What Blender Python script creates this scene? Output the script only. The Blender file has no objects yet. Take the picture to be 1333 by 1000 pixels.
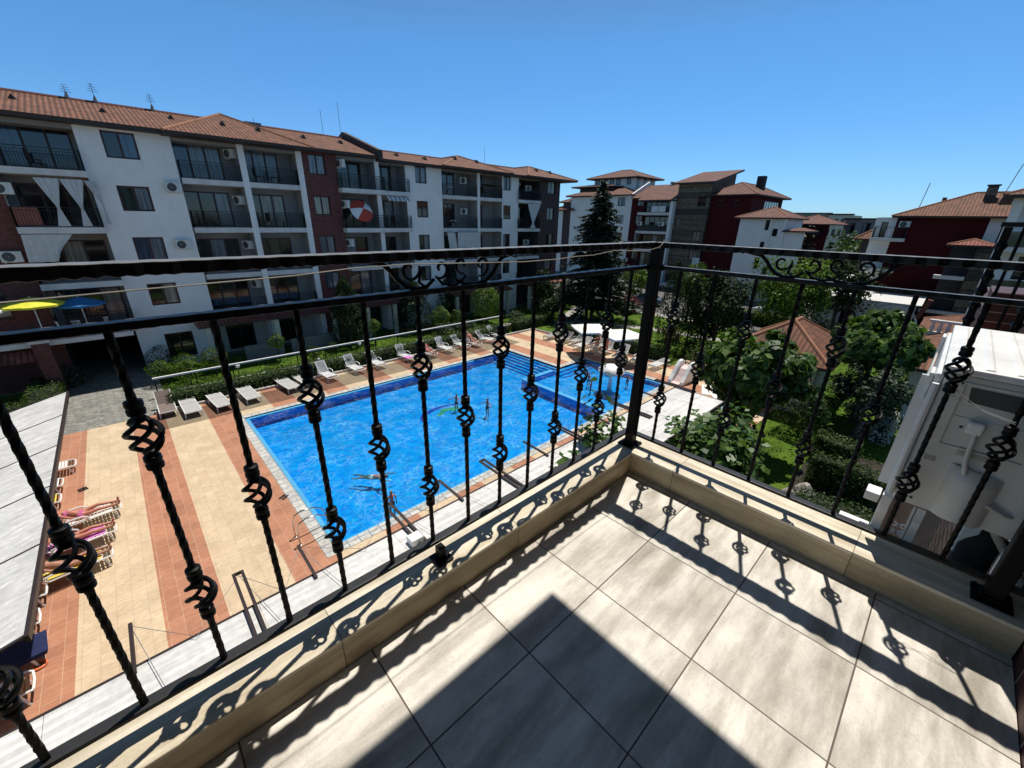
SKY_SAT, SKY_HUE, SKY_GAM, SKY_STR = 1.1, .5, 1.0, .09
SKY_G0, SKY_G05, SKY_G1, SKY_G2, SKY_G3 = (.56, .92, 1.55), (.66, 1.04, 1.46), (.76, 1.22, 1.48), (1.12, .98, .80), (.46, .39, .32)
import bpy, bmesh, math, random
import numpy as np
from mathutils import Vector, Matrix
R = math.radians; PI = math.pi
random.seed(7); rng = np.random.default_rng(7)
scene = bpy.context.scene
COL = scene.collection

# ------------------------------------------------------------------ materials
def new_mat(name):
    m = bpy.data.materials.new(name); m.use_nodes = True
    nt = m.node_tree; b = nt.nodes['Principled BSDF']
    return m, nt, b
def nd(nt, t, **kw):
    n = nt.nodes.new(t)
    for k, v in kw.items():
        if k in n.inputs: n.inputs[k].default_value = v
        else: setattr(n, k, v)
    return n
def lk(nt, a, b): nt.links.new(a, b)
def c4(c): return (c[0], c[1], c[2], 1.0)
def mixc(nt, fac, a, b, mode='MIX'):
    n = nt.nodes.new('ShaderNodeMix'); n.data_type = 'RGBA'; n.blend_type = mode
    for s, v in ((n.inputs[0], fac), (n.inputs[6], a), (n.inputs[7], b)):
        if hasattr(v, 'node'): lk(nt, v, s)
        elif isinstance(v, (int, float)): s.default_value = v
        else: s.default_value = c4(v)
    return n.outputs[2]
def ramp(nt, fac, stops):
    n = nt.nodes.new('ShaderNodeValToRGB'); e = n.color_ramp.elements
    while len(e) < len(stops): e.new(0.5)
    for i, (p, c) in enumerate(stops):
        e[i].position = p; e[i].color = c4(c) if not isinstance(c, (int, float)) else (c, c, c, 1)
    lk(nt, fac, n.inputs[0]); return n.outputs[0]
def coords(nt, scale=(1, 1, 1), loc=(0, 0, 0), rot=(0, 0, 0), kind='Object'):
    t = nt.nodes.new('ShaderNodeTexCoord'); mp = nd(nt, 'ShaderNodeMapping')
    mp.inputs['Scale'].default_value = scale; mp.inputs['Location'].default_value = loc; mp.inputs['Rotation'].default_value = rot
    lk(nt, t.outputs[kind], mp.inputs[0]); return mp.outputs[0]
def noise(nt, vec, scale, detail=4, rough=.55):
    n = nd(nt, 'ShaderNodeTexNoise', Scale=scale, Detail=detail, Roughness=rough)
    lk(nt, vec, n.inputs['Vector']); return n.outputs[0]
def bump(nt, b, h, strength=.3, dist=.01):
    n = nd(nt, 'ShaderNodeBump', Strength=strength, Distance=dist)
    lk(nt, h, n.inputs['Height']); lk(nt, n.outputs[0], b.inputs['Normal']); return n
def simple(name, col, rough=.6, var=.15, scale=6, spec=.5, metal=0, bmp=0, bscale=60, bdist=.004):
    m, nt, b = new_mat(name)
    b.inputs['Roughness'].default_value = rough; b.inputs['Metallic'].default_value = metal
    b.inputs['Specular IOR Level'].default_value = spec
    v = coords(nt)
    n = noise(nt, v, scale)
    lo = [x*(1-var) for x in col]; hi = [min(1, x*(1+var)) for x in col]
    lk(nt, ramp(nt, n, [(.3, lo), (.7, hi)]), b.inputs['Base Color'])
    if bmp: bump(nt, b, noise(nt, v, bscale, 3), bmp, bdist)
    return m
def brickmat(name, c1, c2, mortar, w, h, ms, off=.5, rough=.8, kind='Object', loc=(0, 0, 0), rot=(0, 0, 0), var=.35, bmp=.4, bdist=.006, nscale=7):
    m, nt, b = new_mat(name); v = coords(nt, loc=loc, rot=rot, kind=kind)
    br = nd(nt, 'ShaderNodeTexBrick', Scale=1.0)
    br.offset = off; br.squash = 1
    for k, x in (('Brick Width', w), ('Row Height', h), ('Mortar Size', ms), ('Mortar Smooth', .1), ('Bias', 0.0)): br.inputs[k].default_value = x
    br.inputs['Color1'].default_value = c4(c1); br.inputs['Color2'].default_value = c4(c2); br.inputs['Mortar'].default_value = c4(mortar)
    lk(nt, v, br.inputs['Vector'])
    n = noise(nt, v, nscale, 5)
    g = ramp(nt, n, [(.25, 1-var), (.75, 1+var*.6)])
    col = mixc(nt, 1.0, br.outputs[0], g, 'MULTIPLY')
    lk(nt, col, b.inputs['Base Color']); b.inputs['Roughness'].default_value = rough
    inv = nd(nt, 'ShaderNodeMath', operation='SUBTRACT'); inv.inputs[0].default_value = 1; lk(nt, br.outputs[1], inv.inputs[1])
    ad = nd(nt, 'ShaderNodeMath', operation='MULTIPLY_ADD'); lk(nt, noise(nt, v, 45, 3), ad.inputs[0]); ad.inputs[1].default_value = .35; lk(nt, inv.outputs[0], ad.inputs[2])
    bump(nt, b, ad.outputs[0], bmp, bdist)
    return m
M = {}
# wrought iron: satin black paint
m, nt, b = new_mat('iron'); v = coords(nt)
lk(nt, ramp(nt, noise(nt, v, 40), [(.3, (.002, .002, .0022)), (.75, (.005, .005, .0055))]), b.inputs['Base Color'])
b.inputs['Roughness'].default_value = .45; b.inputs['Specular IOR Level'].default_value = .16; bump(nt, b, noise(nt, v, 160, 3), .2, .002); M['iron'] = m
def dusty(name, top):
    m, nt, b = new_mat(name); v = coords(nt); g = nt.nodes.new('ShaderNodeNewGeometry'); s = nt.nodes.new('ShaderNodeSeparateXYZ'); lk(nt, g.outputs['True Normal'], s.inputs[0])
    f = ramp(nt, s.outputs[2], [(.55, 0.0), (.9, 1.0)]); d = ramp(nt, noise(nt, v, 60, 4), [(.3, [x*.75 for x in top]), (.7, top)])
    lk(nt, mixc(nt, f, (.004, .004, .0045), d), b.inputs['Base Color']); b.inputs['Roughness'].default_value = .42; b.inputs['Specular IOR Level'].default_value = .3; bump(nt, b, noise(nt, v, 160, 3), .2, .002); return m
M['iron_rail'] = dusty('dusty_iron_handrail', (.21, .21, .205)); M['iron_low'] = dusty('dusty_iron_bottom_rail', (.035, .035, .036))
# travertine
def travertine(name, grid=None, light=(.66, .60, .50), dark=(.46, .40, .315), streak=(1.6, 22, 22), joint=(.10, .075, .055)):
    m, nt, b = new_mat(name); v = coords(nt)
    vs = coords(nt, scale=streak)
    if grid:
        w, h, ox, oy, ms = grid
        br = nd(nt, 'ShaderNodeTexBrick', Scale=1.0); br.offset = 0; br.squash = 1
        for k, x in (('Brick Width', w), ('Row Height', h), ('Mortar Size', ms), ('Mortar Smooth', .1)): br.inputs[k].default_value = x
        br.inputs['Color1'].default_value = (.0, .0, .0, 1); br.inputs['Color2'].default_value = (1, 1, 1, 1); br.inputs['Mortar'].default_value = (.5, .5, .5, 1)
        lk(nt, coords(nt, loc=(-ox, -oy, 0)), br.inputs['Vector'])
        add = nd(nt, 'ShaderNodeVectorMath', operation='MULTIPLY_ADD'); lk(nt, br.outputs[0], add.inputs[0]); add.inputs[1].default_value = (7, 13, 5); lk(nt, vs, add.inputs[2])
        vs2 = add.outputs[0]
    else: vs2 = vs
    n1 = noise(nt, vs2, 1.0, 7, .62)
    n2 = noise(nt, v, 9, 5, .6); n3 = noise(nt, v, 170, 3, .7)
    col = ramp(nt, n1, [(.34, dark), (.46, [(a+c)/2 for a, c in zip(dark, light)]), (.55, light), (.68, [min(1, x*1.18) for x in light])])
    col = mixc(nt, .55, col, ramp(nt, n2, [(.3, .72), (.65, 1.08)]), 'MULTIPLY')
    col = mixc(nt, .65, col, ramp(nt, n3, [(.27, .45), (.40, .96), (.7, 1.06)]), 'MULTIPLY')
    n4 = noise(nt, coords(nt, loc=(3, 8, 1)), 1.3, 6, .7)
    col = mixc(nt, .5, col, ramp(nt, n4, [(.3, .7), (.6, 1.05)]), 'MULTIPLY')
    if grid:
        col = mixc(nt, br.outputs[1], col, joint)
        inv = nd(nt, 'ShaderNodeMath', operation='SUBTRACT'); inv.inputs[0].default_value = 1; lk(nt, br.outputs[1], inv.inputs[1])
        ad = nd(nt, 'ShaderNodeMath', operation='MULTIPLY_ADD'); lk(nt, n3, ad.inputs[0]); ad.inputs[1].default_value = .25; lk(nt, inv.outputs[0], ad.inputs[2])
        bump(nt, b, ad.outputs[0], .45, .003)
    else: bump(nt, b, n3, .2, .002)
    lk(nt, col, b.inputs['Base Color']); b.inputs['Roughness'].default_value = .55; b.inputs['Specular IOR Level'].default_value = .35
    return m
M['floor_tile'] = travertine('floor_tile', grid=(.332, .3265, .604, .54, .0022), light=(.71, .66, .575), dark=(.37, .33, .265), streak=(2.2, 10, 10))
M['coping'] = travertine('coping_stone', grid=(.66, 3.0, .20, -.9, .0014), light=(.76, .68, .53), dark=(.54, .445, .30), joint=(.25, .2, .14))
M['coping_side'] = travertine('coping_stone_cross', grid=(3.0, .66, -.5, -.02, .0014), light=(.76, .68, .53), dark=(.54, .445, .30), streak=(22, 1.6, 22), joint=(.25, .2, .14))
M['curb_tile_shaded'] = travertine('curb_tile_shaded', grid=(.66, 3.0, .20, -.9, .0014), light=(.50, .415, .265), dark=(.34, .27, .16), joint=(.12, .09, .06))  # tile facing; the shade on the curb face is put into its darker colour
M['curb_tile_shaded_cross'] = travertine('curb_tile_shaded_cross', grid=(3.0, .66, -.5, -.02, .0014), light=(.50, .415, .265), dark=(.34, .27, .16), streak=(22, 1.6, 22), joint=(.12, .09, .06))
M['roof_panel'] = travertine('pergola_panel', light=(.74, .72, .69), dark=(.60, .585, .56), streak=(.35, 9, 9))
# walls
def plaster(name, col, var=.07, dirt=True):
    m, nt, b = new_mat(name); v = coords(nt)
    n = noise(nt, v, .9, 6, .65); n2 = noise(nt, coords(nt, scale=(3, 3, .35)), 1, 5, .6)
    c = ramp(nt, n, [(.3, [x*(1-var*1.6) for x in col]), (.65, [min(1, x*(1+var*.5)) for x in col])])
    if dirt: c = mixc(nt, .6, c, ramp(nt, n2, [(.24, .82), (.44, 1.0)]), 'MULTIPLY')
    lk(nt, c, b.inputs['Base Color']); b.inputs['Roughness'].default_value = .9; b.inputs['Specular IOR Level'].default_value = .2
    bump(nt, b, noise(nt, v, 60, 3), .25, .004); return m
M['white_wall'] = plaster('white_plaster', (.88, .855, .80), .045)
M['cream_wall'] = plaster('cream_plaster', (.62, .58, .48))
M['grey_wall'] = plaster('grey_plaster', (.24, .245, .235))
M['red_wall'] = plaster('red_plaster', (.075, .010, .012))
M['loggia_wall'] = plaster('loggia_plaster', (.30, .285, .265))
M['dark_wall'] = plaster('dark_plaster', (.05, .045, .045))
M['ceil_wall'] = plaster('soffit_plaster', (.5, .49, .47))
M['white_slab'] = plaster('slab_plaster', (.72, .69, .64), .12)
M['brick_x'] = brickmat('brick_red', (.17, .04, .03), (.11, .022, .02), (.16, .12, .10), .24, .075, .006, rot=(R(90), 0, 0))
M['brick_own'] = brickmat('brick_near', (.075, .014, .011), (.045, .010, .009), (.36, .30, .25), .22, .078, .0036, rot=(R(90), 0, 0), rough=.55)
M['brick_brown'] = brickmat('brick_brown', (.085, .045, .04), (.06, .032, .03), (.07, .05, .05), .24, .075, .006, rot=(R(90), 0, 0))
M['stone'] = brickmat('field_stone', (.20, .155, .10), (.055, .048, .04), (.025, .022, .02), .75, .34, .035, rot=(R(90), 0, R(90)), var=.6, nscale=3)
# roof tiles (uv: u along the eave in m, v down the slope in m)
def rooftile(name, c1, c2, rib=.23, row=.34):
    m, nt, b = new_mat(name); t = nt.nodes.new('ShaderNodeTexCoord'); uv = t.outputs['UV']
    sp = nt.nodes.new('ShaderNodeSeparateXYZ'); lk(nt, uv, sp.inputs[0])
    def fn(op, a, x): 
        n = nd(nt, 'ShaderNodeMath', operation=op); lk(nt, a, n.inputs[0]); n.inputs[1].default_value = x; return n.outputs[0]
    s = nd(nt, 'ShaderNodeMath', operation='SINE'); lk(nt, fn('MULTIPLY', sp.outputs[0], 2*PI/rib), s.inputs[0])
    s1 = fn('MULTIPLY', s.outputs[0], .5); s1 = fn('ADD', s1, .5)
    r = fn('FRACT', fn('MULTIPLY', sp.outputs[1], 1/row), 0)
    hgt = nd(nt, 'ShaderNodeMath', operation='MULTIPLY_ADD'); lk(nt, r, hgt.inputs[0]); hgt.inputs[1].default_value = .55; lk(nt, s1, hgt.inputs[2])
    br = nd(nt, 'ShaderNodeTexBrick', Scale=1.0); br.offset = 0
    for k, x in (('Brick Width', rib), ('Row Height', row), ('Mortar Size', .0)): br.inputs[k].default_value = x
    br.inputs['Color1'].default_value = c4(c1); br.inputs['Color2'].default_value = c4(c2); lk(nt, uv, br.inputs['Vector'])
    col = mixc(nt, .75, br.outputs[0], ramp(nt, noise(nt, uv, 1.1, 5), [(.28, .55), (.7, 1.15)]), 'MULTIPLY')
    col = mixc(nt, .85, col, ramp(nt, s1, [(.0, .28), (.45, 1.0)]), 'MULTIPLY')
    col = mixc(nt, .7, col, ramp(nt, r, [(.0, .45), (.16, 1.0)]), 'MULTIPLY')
    lk(nt, col, b.inputs['Base Color']); b.inputs['Roughness'].default_value = .8
    bump(nt, b, hgt.outputs[0], .8, .05); return m
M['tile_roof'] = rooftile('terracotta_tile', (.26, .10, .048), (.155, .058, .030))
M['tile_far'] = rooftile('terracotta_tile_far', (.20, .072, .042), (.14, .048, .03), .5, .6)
M['tile_cap'] = simple('ridge_tile', (.32, .14, .075), .8, .25, scale=3)
M['tile_red'] = rooftile('red_tile', (.32, .095, .06), (.24, .065, .042))
M['eave'] = simple('eave_wood', (.045, .032, .027), .7)
M['frame'] = simple('brown_frame', (.040, .014, .009), .45)
M['frame_red'] = simple('redbrown_frame', (.05, .014, .012), .45)
def glass(name, col, rough=.06, fold=0):
    m, nt, b = new_mat(name); v = coords(nt)
    if fold:
        w = nd(nt, 'ShaderNodeTexNoise', Scale=1.0, Detail=3.0); lk(nt, coords(nt, scale=(9, 9, .5)), w.inputs['Vector'])
        c = ramp(nt, w.outputs[0], [(.3, [x*.35 for x in col]), (.62, col)])
    else: c = ramp(nt, noise(nt, v, .8, 3), [(.35, [x*.4 for x in col]), (.65, col)])
    lk(nt, c, b.inputs['Base Color']); b.inputs['Roughness'].default_value = rough; b.inputs['Specular IOR Level'].default_value = .6
    b.inputs['Coat Weight'].default_value = .6; b.inputs['Coat Roughness'].default_value = .03
    return m
M['glass_dark'] = glass('dark_pane', (.018, .02, .022))
M['glass_green'] = glass('greenish_pane', (.035, .06, .052), fold=1)
M['glass_curtain'] = glass('curtained_pane', (.20, .23, .25), .2, fold=1)
M['glass_blue'] = glass('bluish_pane', (.07, .11, .16), .1, fold=1)
M['glass_cream'] = glass('cream_curtain_pane', (.34, .32, .26), .2, fold=1)
M['terracotta'] = simple('terracotta_ledge', (.42, .19, .08), .8, .2)
M['black'] = simple('black_paint', (.012, .012, .013), .5)
M['white_plastic'] = simple('white_plastic', (.78, .78, .76), .4, .05)
M['white_metal'] = simple('white_enamel', (.80, .80, .78), .38, .05, bmp=.08, bscale=30)
M['ac_white'] = simple('ac_enamel', (.66, .65, .59), .42, .09, scale=5, bmp=.05, bscale=90)
M['ac_lid'] = simple('ac_lid_enamel', (.74, .74, .72), .45, .14, scale=7, bmp=.05, bscale=90)
M['ac_dark'] = simple('ac_shadow_grey', (.07, .07, .068), .6)
M['hose'] = simple('cream_hose', (.62, .54, .40), .6)
M['cable'] = simple('white_cable', (.62, .61, .56), .5)
M['galv'] = simple('galvanised', (.55, .56, .56), .45, .15, metal=.6)
M['foam'] = simple('black_foam', (.01, .01, .01), .8, bmp=.4, bscale=50)
M['brown_steel'] = simple('brown_steel', (.030, .018, .016), .45)
M['wire'] = simple('wire', (.25, .25, .25), .5)
M['cord'] = simple('cord', (.38, .36, .33), .8)
M['fabric_grey'] = simple('grey_sling', (.43, .42, .40), .85, .12, bmp=.3, bscale=200)
M['fabric_brown'] = simple('brown_sling', (.20, .15, .13), .85, .12)
M['canvas'] = simple('white_canvas', (.80, .79, .75), .9, .05, bmp=.2, bscale=15)
M['canvas_grey'] = simple('grey_canvas', (.22, .22, .22), .9)
M['yellow'] = simple('yellow_canvas', (.75, .70, .05), .8); M['blue'] = simple('blue_canvas', (.03, .18, .42), .8)
M['red'] = simple('red_canvas', (.50, .06, .035), .8); M['salmon'] = simple('salmon_slats', (.34, .11, .08), .7)
M['curtain'] = simple('white_curtain', (.60, .60, .58), .9, .1, scale=3)
M['navy'] = simple('navy_towel', (.012, .018, .075), .95, .2, bmp=.5, bscale=90)
M['towel_blue'] = simple('cyan_towel', (.12, .45, .62), .95, .2)
M['towel_pink'] = simple('pink_towel', (.62, .20, .55), .95, .2); M['towel_yellow'] = simple('yellow_towel', (.75, .55, .08), .95, .2)
M['skin'] = simple('skin', (.42, .20, .13), .5, .1); M['skin_red'] = simple('sunburnt_skin', (.50, .19, .12), .5, .1)
M['hair'] = simple('dark_hair', (.02, .013, .01), .6); M['hair_fair'] = simple('fair_hair', (.32, .2, .09), .6)
M['swim_dark'] = simple('dark_swimwear', (.015, .015, .03), .7); M['swim_pink'] = simple('pink_swimwear', (.5, .1, .25), .7); M['swim_white'] = simple('pale_swimwear', (.7, .65, .6), .7)
M['orange'] = simple('orange_plastic', (.75, .2, .07), .4)
M['pink_plastic'] = simple('pink_plastic', (.74, .56, .53), .4); M['teal'] = simple('teal_plastic', (.05, .42, .40), .35)
M['chrome'] = simple('steel_rail', (.5, .5, .5), .2, metal=1.0)
M['trunk'] = simple('bark', (.07, .05, .035), .9, .4, scale=12, bmp=.6, bscale=25, bdist=.02)
M['rock'] = simple('pale_rock', (.34, .31, .27), .9, .3, bmp=.6, bscale=9, bdist=.04)
M['car_paint'] = simple('dark_car_paint', (.02, .03, .045), .2, .1); M['car_white'] = simple('white_car_paint', (.7, .7, .7), .25, .05); M['car_silver'] = simple('blue_grey_car_paint', (.10, .15, .22), .25, .05)
M['rubber'] = simple('tyre_rubber', (.012, .012, .012), .85); M['rim'] = simple('wheel_rim', (.35, .35, .36), .35, metal=.7)
M['lamp_glass'] = simple('globe_white', (.85, .85, .82), .3, .03)
M['white_stone'] = plaster('limewash', (.78, .77, .74), .1)
M['zinc'] = simple('pale_roof_sheet', (.72, .71, .69), .45, .1)
# leaves: shade varies leaf by leaf
def leafmat(name, dark, mid, light, trans=.25, rough=.5):
    m, nt, b = new_mat(name)
    g = nt.nodes.new('ShaderNodeNewGeometry')
    c0 = ramp(nt, g.outputs['Random Per Island'], [(.0, dark), (.55, mid), (1.0, light)])
    c = mixc(nt, .8, c0, ramp(nt, noise(nt, coords(nt), .9, 3), [(.32, .45), (.68, 1.25)]), 'MULTIPLY')
    lk(nt, c, b.inputs['Base Color']); b.inputs['Roughness'].default_value = rough; b.inputs['Specular IOR Level'].default_value = .22
    tr = nd(nt, 'ShaderNodeBsdfTranslucent'); lk(nt, mixc(nt, 1.0, c, (.9, 1.0, .35), 'MULTIPLY'), tr.inputs[0])
    mx = nd(nt, 'ShaderNodeMixShader'); mx.inputs[0].default_value = trans
    out = [n for n in nt.nodes if n.type == 'OUTPUT_MATERIAL'][0]
    lk(nt, b.outputs[0], mx.inputs[1]); lk(nt, tr.outputs[0], mx.inputs[2]); lk(nt, mx.outputs[0], out.inputs[0])
    return m
M['lf_spruce'] = leafmat('spruce_needles', (.008, .02, .012), (.016, .038, .02), (.04, .075, .035), .1)
M['lf_dark'] = leafmat('dark_leaves', (.008, .019, .005), (.017, .040, .009), (.04, .085, .016), .15, .7)
M['lf_mid'] = leafmat('mid_leaves', (.02, .045, .01), (.055, .105, .02), (.12, .19, .035), .38)
M['lf_light'] = leafmat('light_leaves', (.05, .105, .012), (.12, .21, .025), (.21, .31, .045), .42)
M['lf_catalpa'] = leafmat('broad_leaves', (.022, .055, .014), (.085, .165, .035), (.18, .27, .065), .34, .42)
M['lf_vine'] = leafmat('vine_leaves', (.03, .075, .018), (.085, .165, .035), (.17, .26, .065), .3, .4)
M['lf_hedge'] = leafmat('hedge_leaves', (.018, .04, .008), (.04, .085, .014), (.085, .14, .022), .2)
M['lf_grey'] = leafmat('greygreen_leaves', (.03, .055, .03), (.06, .095, .05), (.13, .17, .10), .2, .6)
M['lf_white'] = leafmat('white_petals', (.5, .5, .45), (.7, .7, .66), (.8, .8, .78), .2)
M['lf_autumn'] = leafmat('rusty_leaves', (.06, .05, .015), (.14, .10, .03), (.26, .17, .06), .25)
M['lf_red'] = leafmat('red_flowers', (.15, .02, .02), (.3, .04, .05), (.45, .1, .1), .2)
# grass
m, nt, b = new_mat('lawn_grass'); v = coords(nt)
c = ramp(nt, noise(nt, v, .6, 6, .7), [(.28, (.03, .068, .009)), (.5, (.08, .145, .016)), (.72, (.13, .21, .026))])
c = mixc(nt, .7, c, ramp(nt, noise(nt, v, 14, 4, .7), [(.3, .5), (.7, 1.25)]), 'MULTIPLY')
lk(nt, c, b.inputs['Base Color']); b.inputs['Roughness'].default_value = .9; b.inputs['Specular IOR Level'].default_value = .1; bump(nt, b, noise(nt, v, 30, 4), .7, .05); M['grass'] = m
M['soil_shade'] = simple('dark_soil_shade', (.028, .022, .014), .95, .5, scale=4, bmp=.6, bscale=30, bdist=.02)  # bare soil, darkened to carry the shade between the hedges
M['asphalt'] = simple('asphalt', (.12, .115, .11), .9, .25, bmp=.3, bscale=80)
M['path'] = brickmat('path_slabs', (.42, .40, .36), (.34, .32, .29), (.2, .19, .17), .5, .5, .012, off=.5, var=.3)
M['drive'] = brickmat('driveway_setts', (.34, .33, .29), (.22, .215, .195), (.16, .15, .13), .42, .26, .018, var=.55, bmp=.5, bdist=.02, rot=(0, 0, R(35)))
M['far_ground'] = simple('far_ground', (.09, .10, .05), .95, .4, scale=.02)
# pool deck: bands of terracotta and cream pavers running in Y
def deck(name, dim=1.0):
    m, nt, b = new_mat(name); v = coords(nt)
    t = nt.nodes.new('ShaderNodeTexCoord'); sp = nt.nodes.new('ShaderNodeSeparateXYZ'); lk(nt, t.outputs['Object'], sp.inputs[0])
    def fn(op, a, x):
        n = nd(nt, 'ShaderNodeMath', operation=op); lk(nt, a, n.inputs[0]); n.inputs[1].default_value = x; return n.outputs[0]
    x = fn('ADD', sp.outputs[0], 1.28+28.3); x = fn('FRACT', fn('MULTIPLY', x, 1/2.83), 0)
    band = fn('GREATER_THAN', x, 1.25/2.83)
    def brk(c1, c2, mo, loc):
        br = nd(nt, 'ShaderNodeTexBrick', Scale=1.0); br.offset = .5
        for k, q in (('Brick Width', .42), ('Row Height', .31), ('Mortar Size', .008), ('Mortar Smooth', .5)): br.inputs[k].default_value = q
        br.inputs['Color1'].default_value = c4(c1); br.inputs['Color2'].default_value = c4(c2); br.inputs['Mortar'].default_value = c4(mo)
        lk(nt, coords(nt, loc=loc, rot=(0, 0, R(90))), br.inputs['Vector']); return br
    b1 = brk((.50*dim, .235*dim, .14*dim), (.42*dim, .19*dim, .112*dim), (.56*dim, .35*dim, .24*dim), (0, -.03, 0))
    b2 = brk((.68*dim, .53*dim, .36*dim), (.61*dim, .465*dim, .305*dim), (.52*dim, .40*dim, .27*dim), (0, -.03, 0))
    col = mixc(nt, band, b1.outputs[0], b2.outputs[0])
    n1 = noise(nt, v, 1.2, 6, .65); n2 = noise(nt, coords(nt, scale=(6, 16, 6), rot=(0, 0, R(20))), 1.0, 5, .65)
    col = mixc(nt, .8, col, ramp(nt, n1, [(.28, .78), (.7, 1.1)]), 'MULTIPLY')
    col = mixc(nt, .8, col, ramp(nt, n2, [(.3, .8), (.62, 1.1)]), 'MULTIPLY')
    lk(nt, col, b.inputs['Base Color']); b.inputs['Roughness'].default_value = .75; b.inputs['Specular IOR Level'].default_value = .3
    bump(nt, b, n2, .5, .012); return m
M['deck'] = deck('deck_pavers'); M['deck_dark'] = deck('dark_deck_pavers', .42)  # second one is the same paver pattern with every colour darkened
M['pool_edge'] = brickmat('pool_edge_stone', (.62, .60, .55), (.48, .46, .43), (.25, .3, .33), .36, .36, .02, off=0)
# pool mosaic
def mosaic(name, c1, c2, s=.12):
    m, nt, b = new_mat(name); v = coords(nt)
    br = nd(nt, 'ShaderNodeTexBrick', Scale=1.0); br.offset = 0
    for k, q in (('Brick Width', s), ('Row Height', s), ('Mortar Size', s*.05)): br.inputs[k].default_value = q
    br.inputs['Color1'].default_value = c4(c1); br.inputs['Color2'].default_value = c4(c2); br.inputs['Mortar'].default_value = c4([min(1, x*1.25+.02) for x in c1])
    lk(nt, v, br.inputs['Vector'])
    c = mixc(nt, .8, br.outputs[0], ramp(nt, noise(nt, v, .45, 5, .6), [(.3, .82), (.7, 1.12)]), 'MULTIPLY')
    lk(nt, c, b.inputs['Base Color']); b.inputs['Roughness'].default_value = .3; return m
M['mosaic'] = mosaic('blue_mosaic', (.018, .48, .86), (.012, .42, .80)); M['mosaic_light'] = mosaic('light_blue_mosaic', (.04, .50, .88), (.03, .45, .83))
M['mosaic_dark'] = mosaic('deep_blue_mosaic', (.010, .31, .78), (.010, .28, .74)); M['mosaic_edge'] = mosaic('edge_mosaic', (.10, .42, .72), (.07, .36, .66))
M['mosaic_navy'] = mosaic('navy_mosaic', (.01, .035, .42), (.01, .03, .36)); M['mosaic_yellow'] = mosaic('yellow_green_mosaic', (.42, .55, .10), (.20, .45, .16))
# water
m = bpy.data.materials.new('pool_water'); m.use_nodes = True; nt = m.node_tree; nt.nodes.clear(); v = coords(nt)
out = nt.nodes.new('ShaderNodeOutputMaterial')
n1 = noise(nt, coords(nt, scale=(1, 1.25, 1)), 2.6, 5, .62)
vo = nd(nt, 'ShaderNodeTexVoronoi', Scale=2.3); vo.feature = 'SMOOTH_F1'
wv = nd(nt, 'ShaderNodeVectorMath', operation='MULTIPLY_ADD'); nn = nd(nt, 'ShaderNodeTexNoise', Scale=1.7, Detail=3.0); lk(nt, v, nn.inputs['Vector']); lk(nt, nn.outputs['Color'], wv.inputs[0]); wv.inputs[1].default_value = (.9, .9, .9); lk(nt, v, wv.inputs[2]); lk(nt, wv.outputs[0], vo.inputs['Vector'])
hs = nd(nt, 'ShaderNodeMath', operation='MULTIPLY_ADD'); lk(nt, vo.outputs[0], hs.inputs[0]); hs.inputs[1].default_value = .9; lk(nt, n1, hs.inputs[2])
bp = nd(nt, 'ShaderNodeBump', Strength=.8, Distance=.10); lk(nt, hs.outputs[0], bp.inputs['Height'])
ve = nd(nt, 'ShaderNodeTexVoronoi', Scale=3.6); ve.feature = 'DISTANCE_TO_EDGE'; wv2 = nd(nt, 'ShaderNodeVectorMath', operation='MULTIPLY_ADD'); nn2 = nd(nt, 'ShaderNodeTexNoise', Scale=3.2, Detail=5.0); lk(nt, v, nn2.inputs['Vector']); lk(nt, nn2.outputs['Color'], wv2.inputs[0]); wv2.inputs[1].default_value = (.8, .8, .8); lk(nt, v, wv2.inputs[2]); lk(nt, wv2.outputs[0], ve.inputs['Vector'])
glint_net = ramp(nt, ve.outputs[0], [(.0, 1.0), (.06, .45), (.17, .0)])  # pale lines painted in for sunlight focused by the waves
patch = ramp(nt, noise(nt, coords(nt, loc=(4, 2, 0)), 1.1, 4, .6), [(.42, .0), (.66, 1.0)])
tint0 = ramp(nt, noise(nt, coords(nt, scale=(1, 1.6, 1)), 3.4, 6, .68), [(.34, (.16, .58, .89)), (.5, (.27, .74, .96)), (.64, (.50, .92, 1.0))])  # wave brightness is put into the tint
nf = mixc(nt, 1.0, glint_net, patch, 'MULTIPLY')
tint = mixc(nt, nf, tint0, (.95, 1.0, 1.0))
tb = nd(nt, 'ShaderNodeBsdfTransparent'); lk(nt, tint, tb.inputs[0])
gl = nd(nt, 'ShaderNodeBsdfGlossy', Roughness=.03); lk(nt, bp.outputs[0], gl.inputs['Normal']); gl.inputs[0].default_value = (1, 1, 1, 1)
fr = nd(nt, 'ShaderNodeFresnel', IOR=1.33); lk(nt, bp.outputs[0], fr.inputs['Normal'])
df = nd(nt, 'ShaderNodeBsdfDiffuse'); df.inputs[0].default_value = (.85, .95, 1, 1); ff = nd(nt, 'ShaderNodeMath', operation='MULTIPLY'); lk(nt, nf, ff.inputs[0]); ff.inputs[1].default_value = .17; m0 = nd(nt, 'ShaderNodeMixShader'); lk(nt, ff.outputs[0], m0.inputs[0]); lk(nt, tb.outputs[0], m0.inputs[1]); lk(nt, df.outputs[0], m0.inputs[2])  # diffuse white along the lines stands for sun sparkle
mx = nd(nt, 'ShaderNodeMixShader'); lk(nt, fr.outputs[0], mx.inputs[0]); lk(nt, m0.outputs[0], mx.inputs[1]); lk(nt, gl.outputs[0], mx.inputs[2]); lk(nt, mx.outputs[0], out.inputs[0]); M['water'] = m

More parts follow.
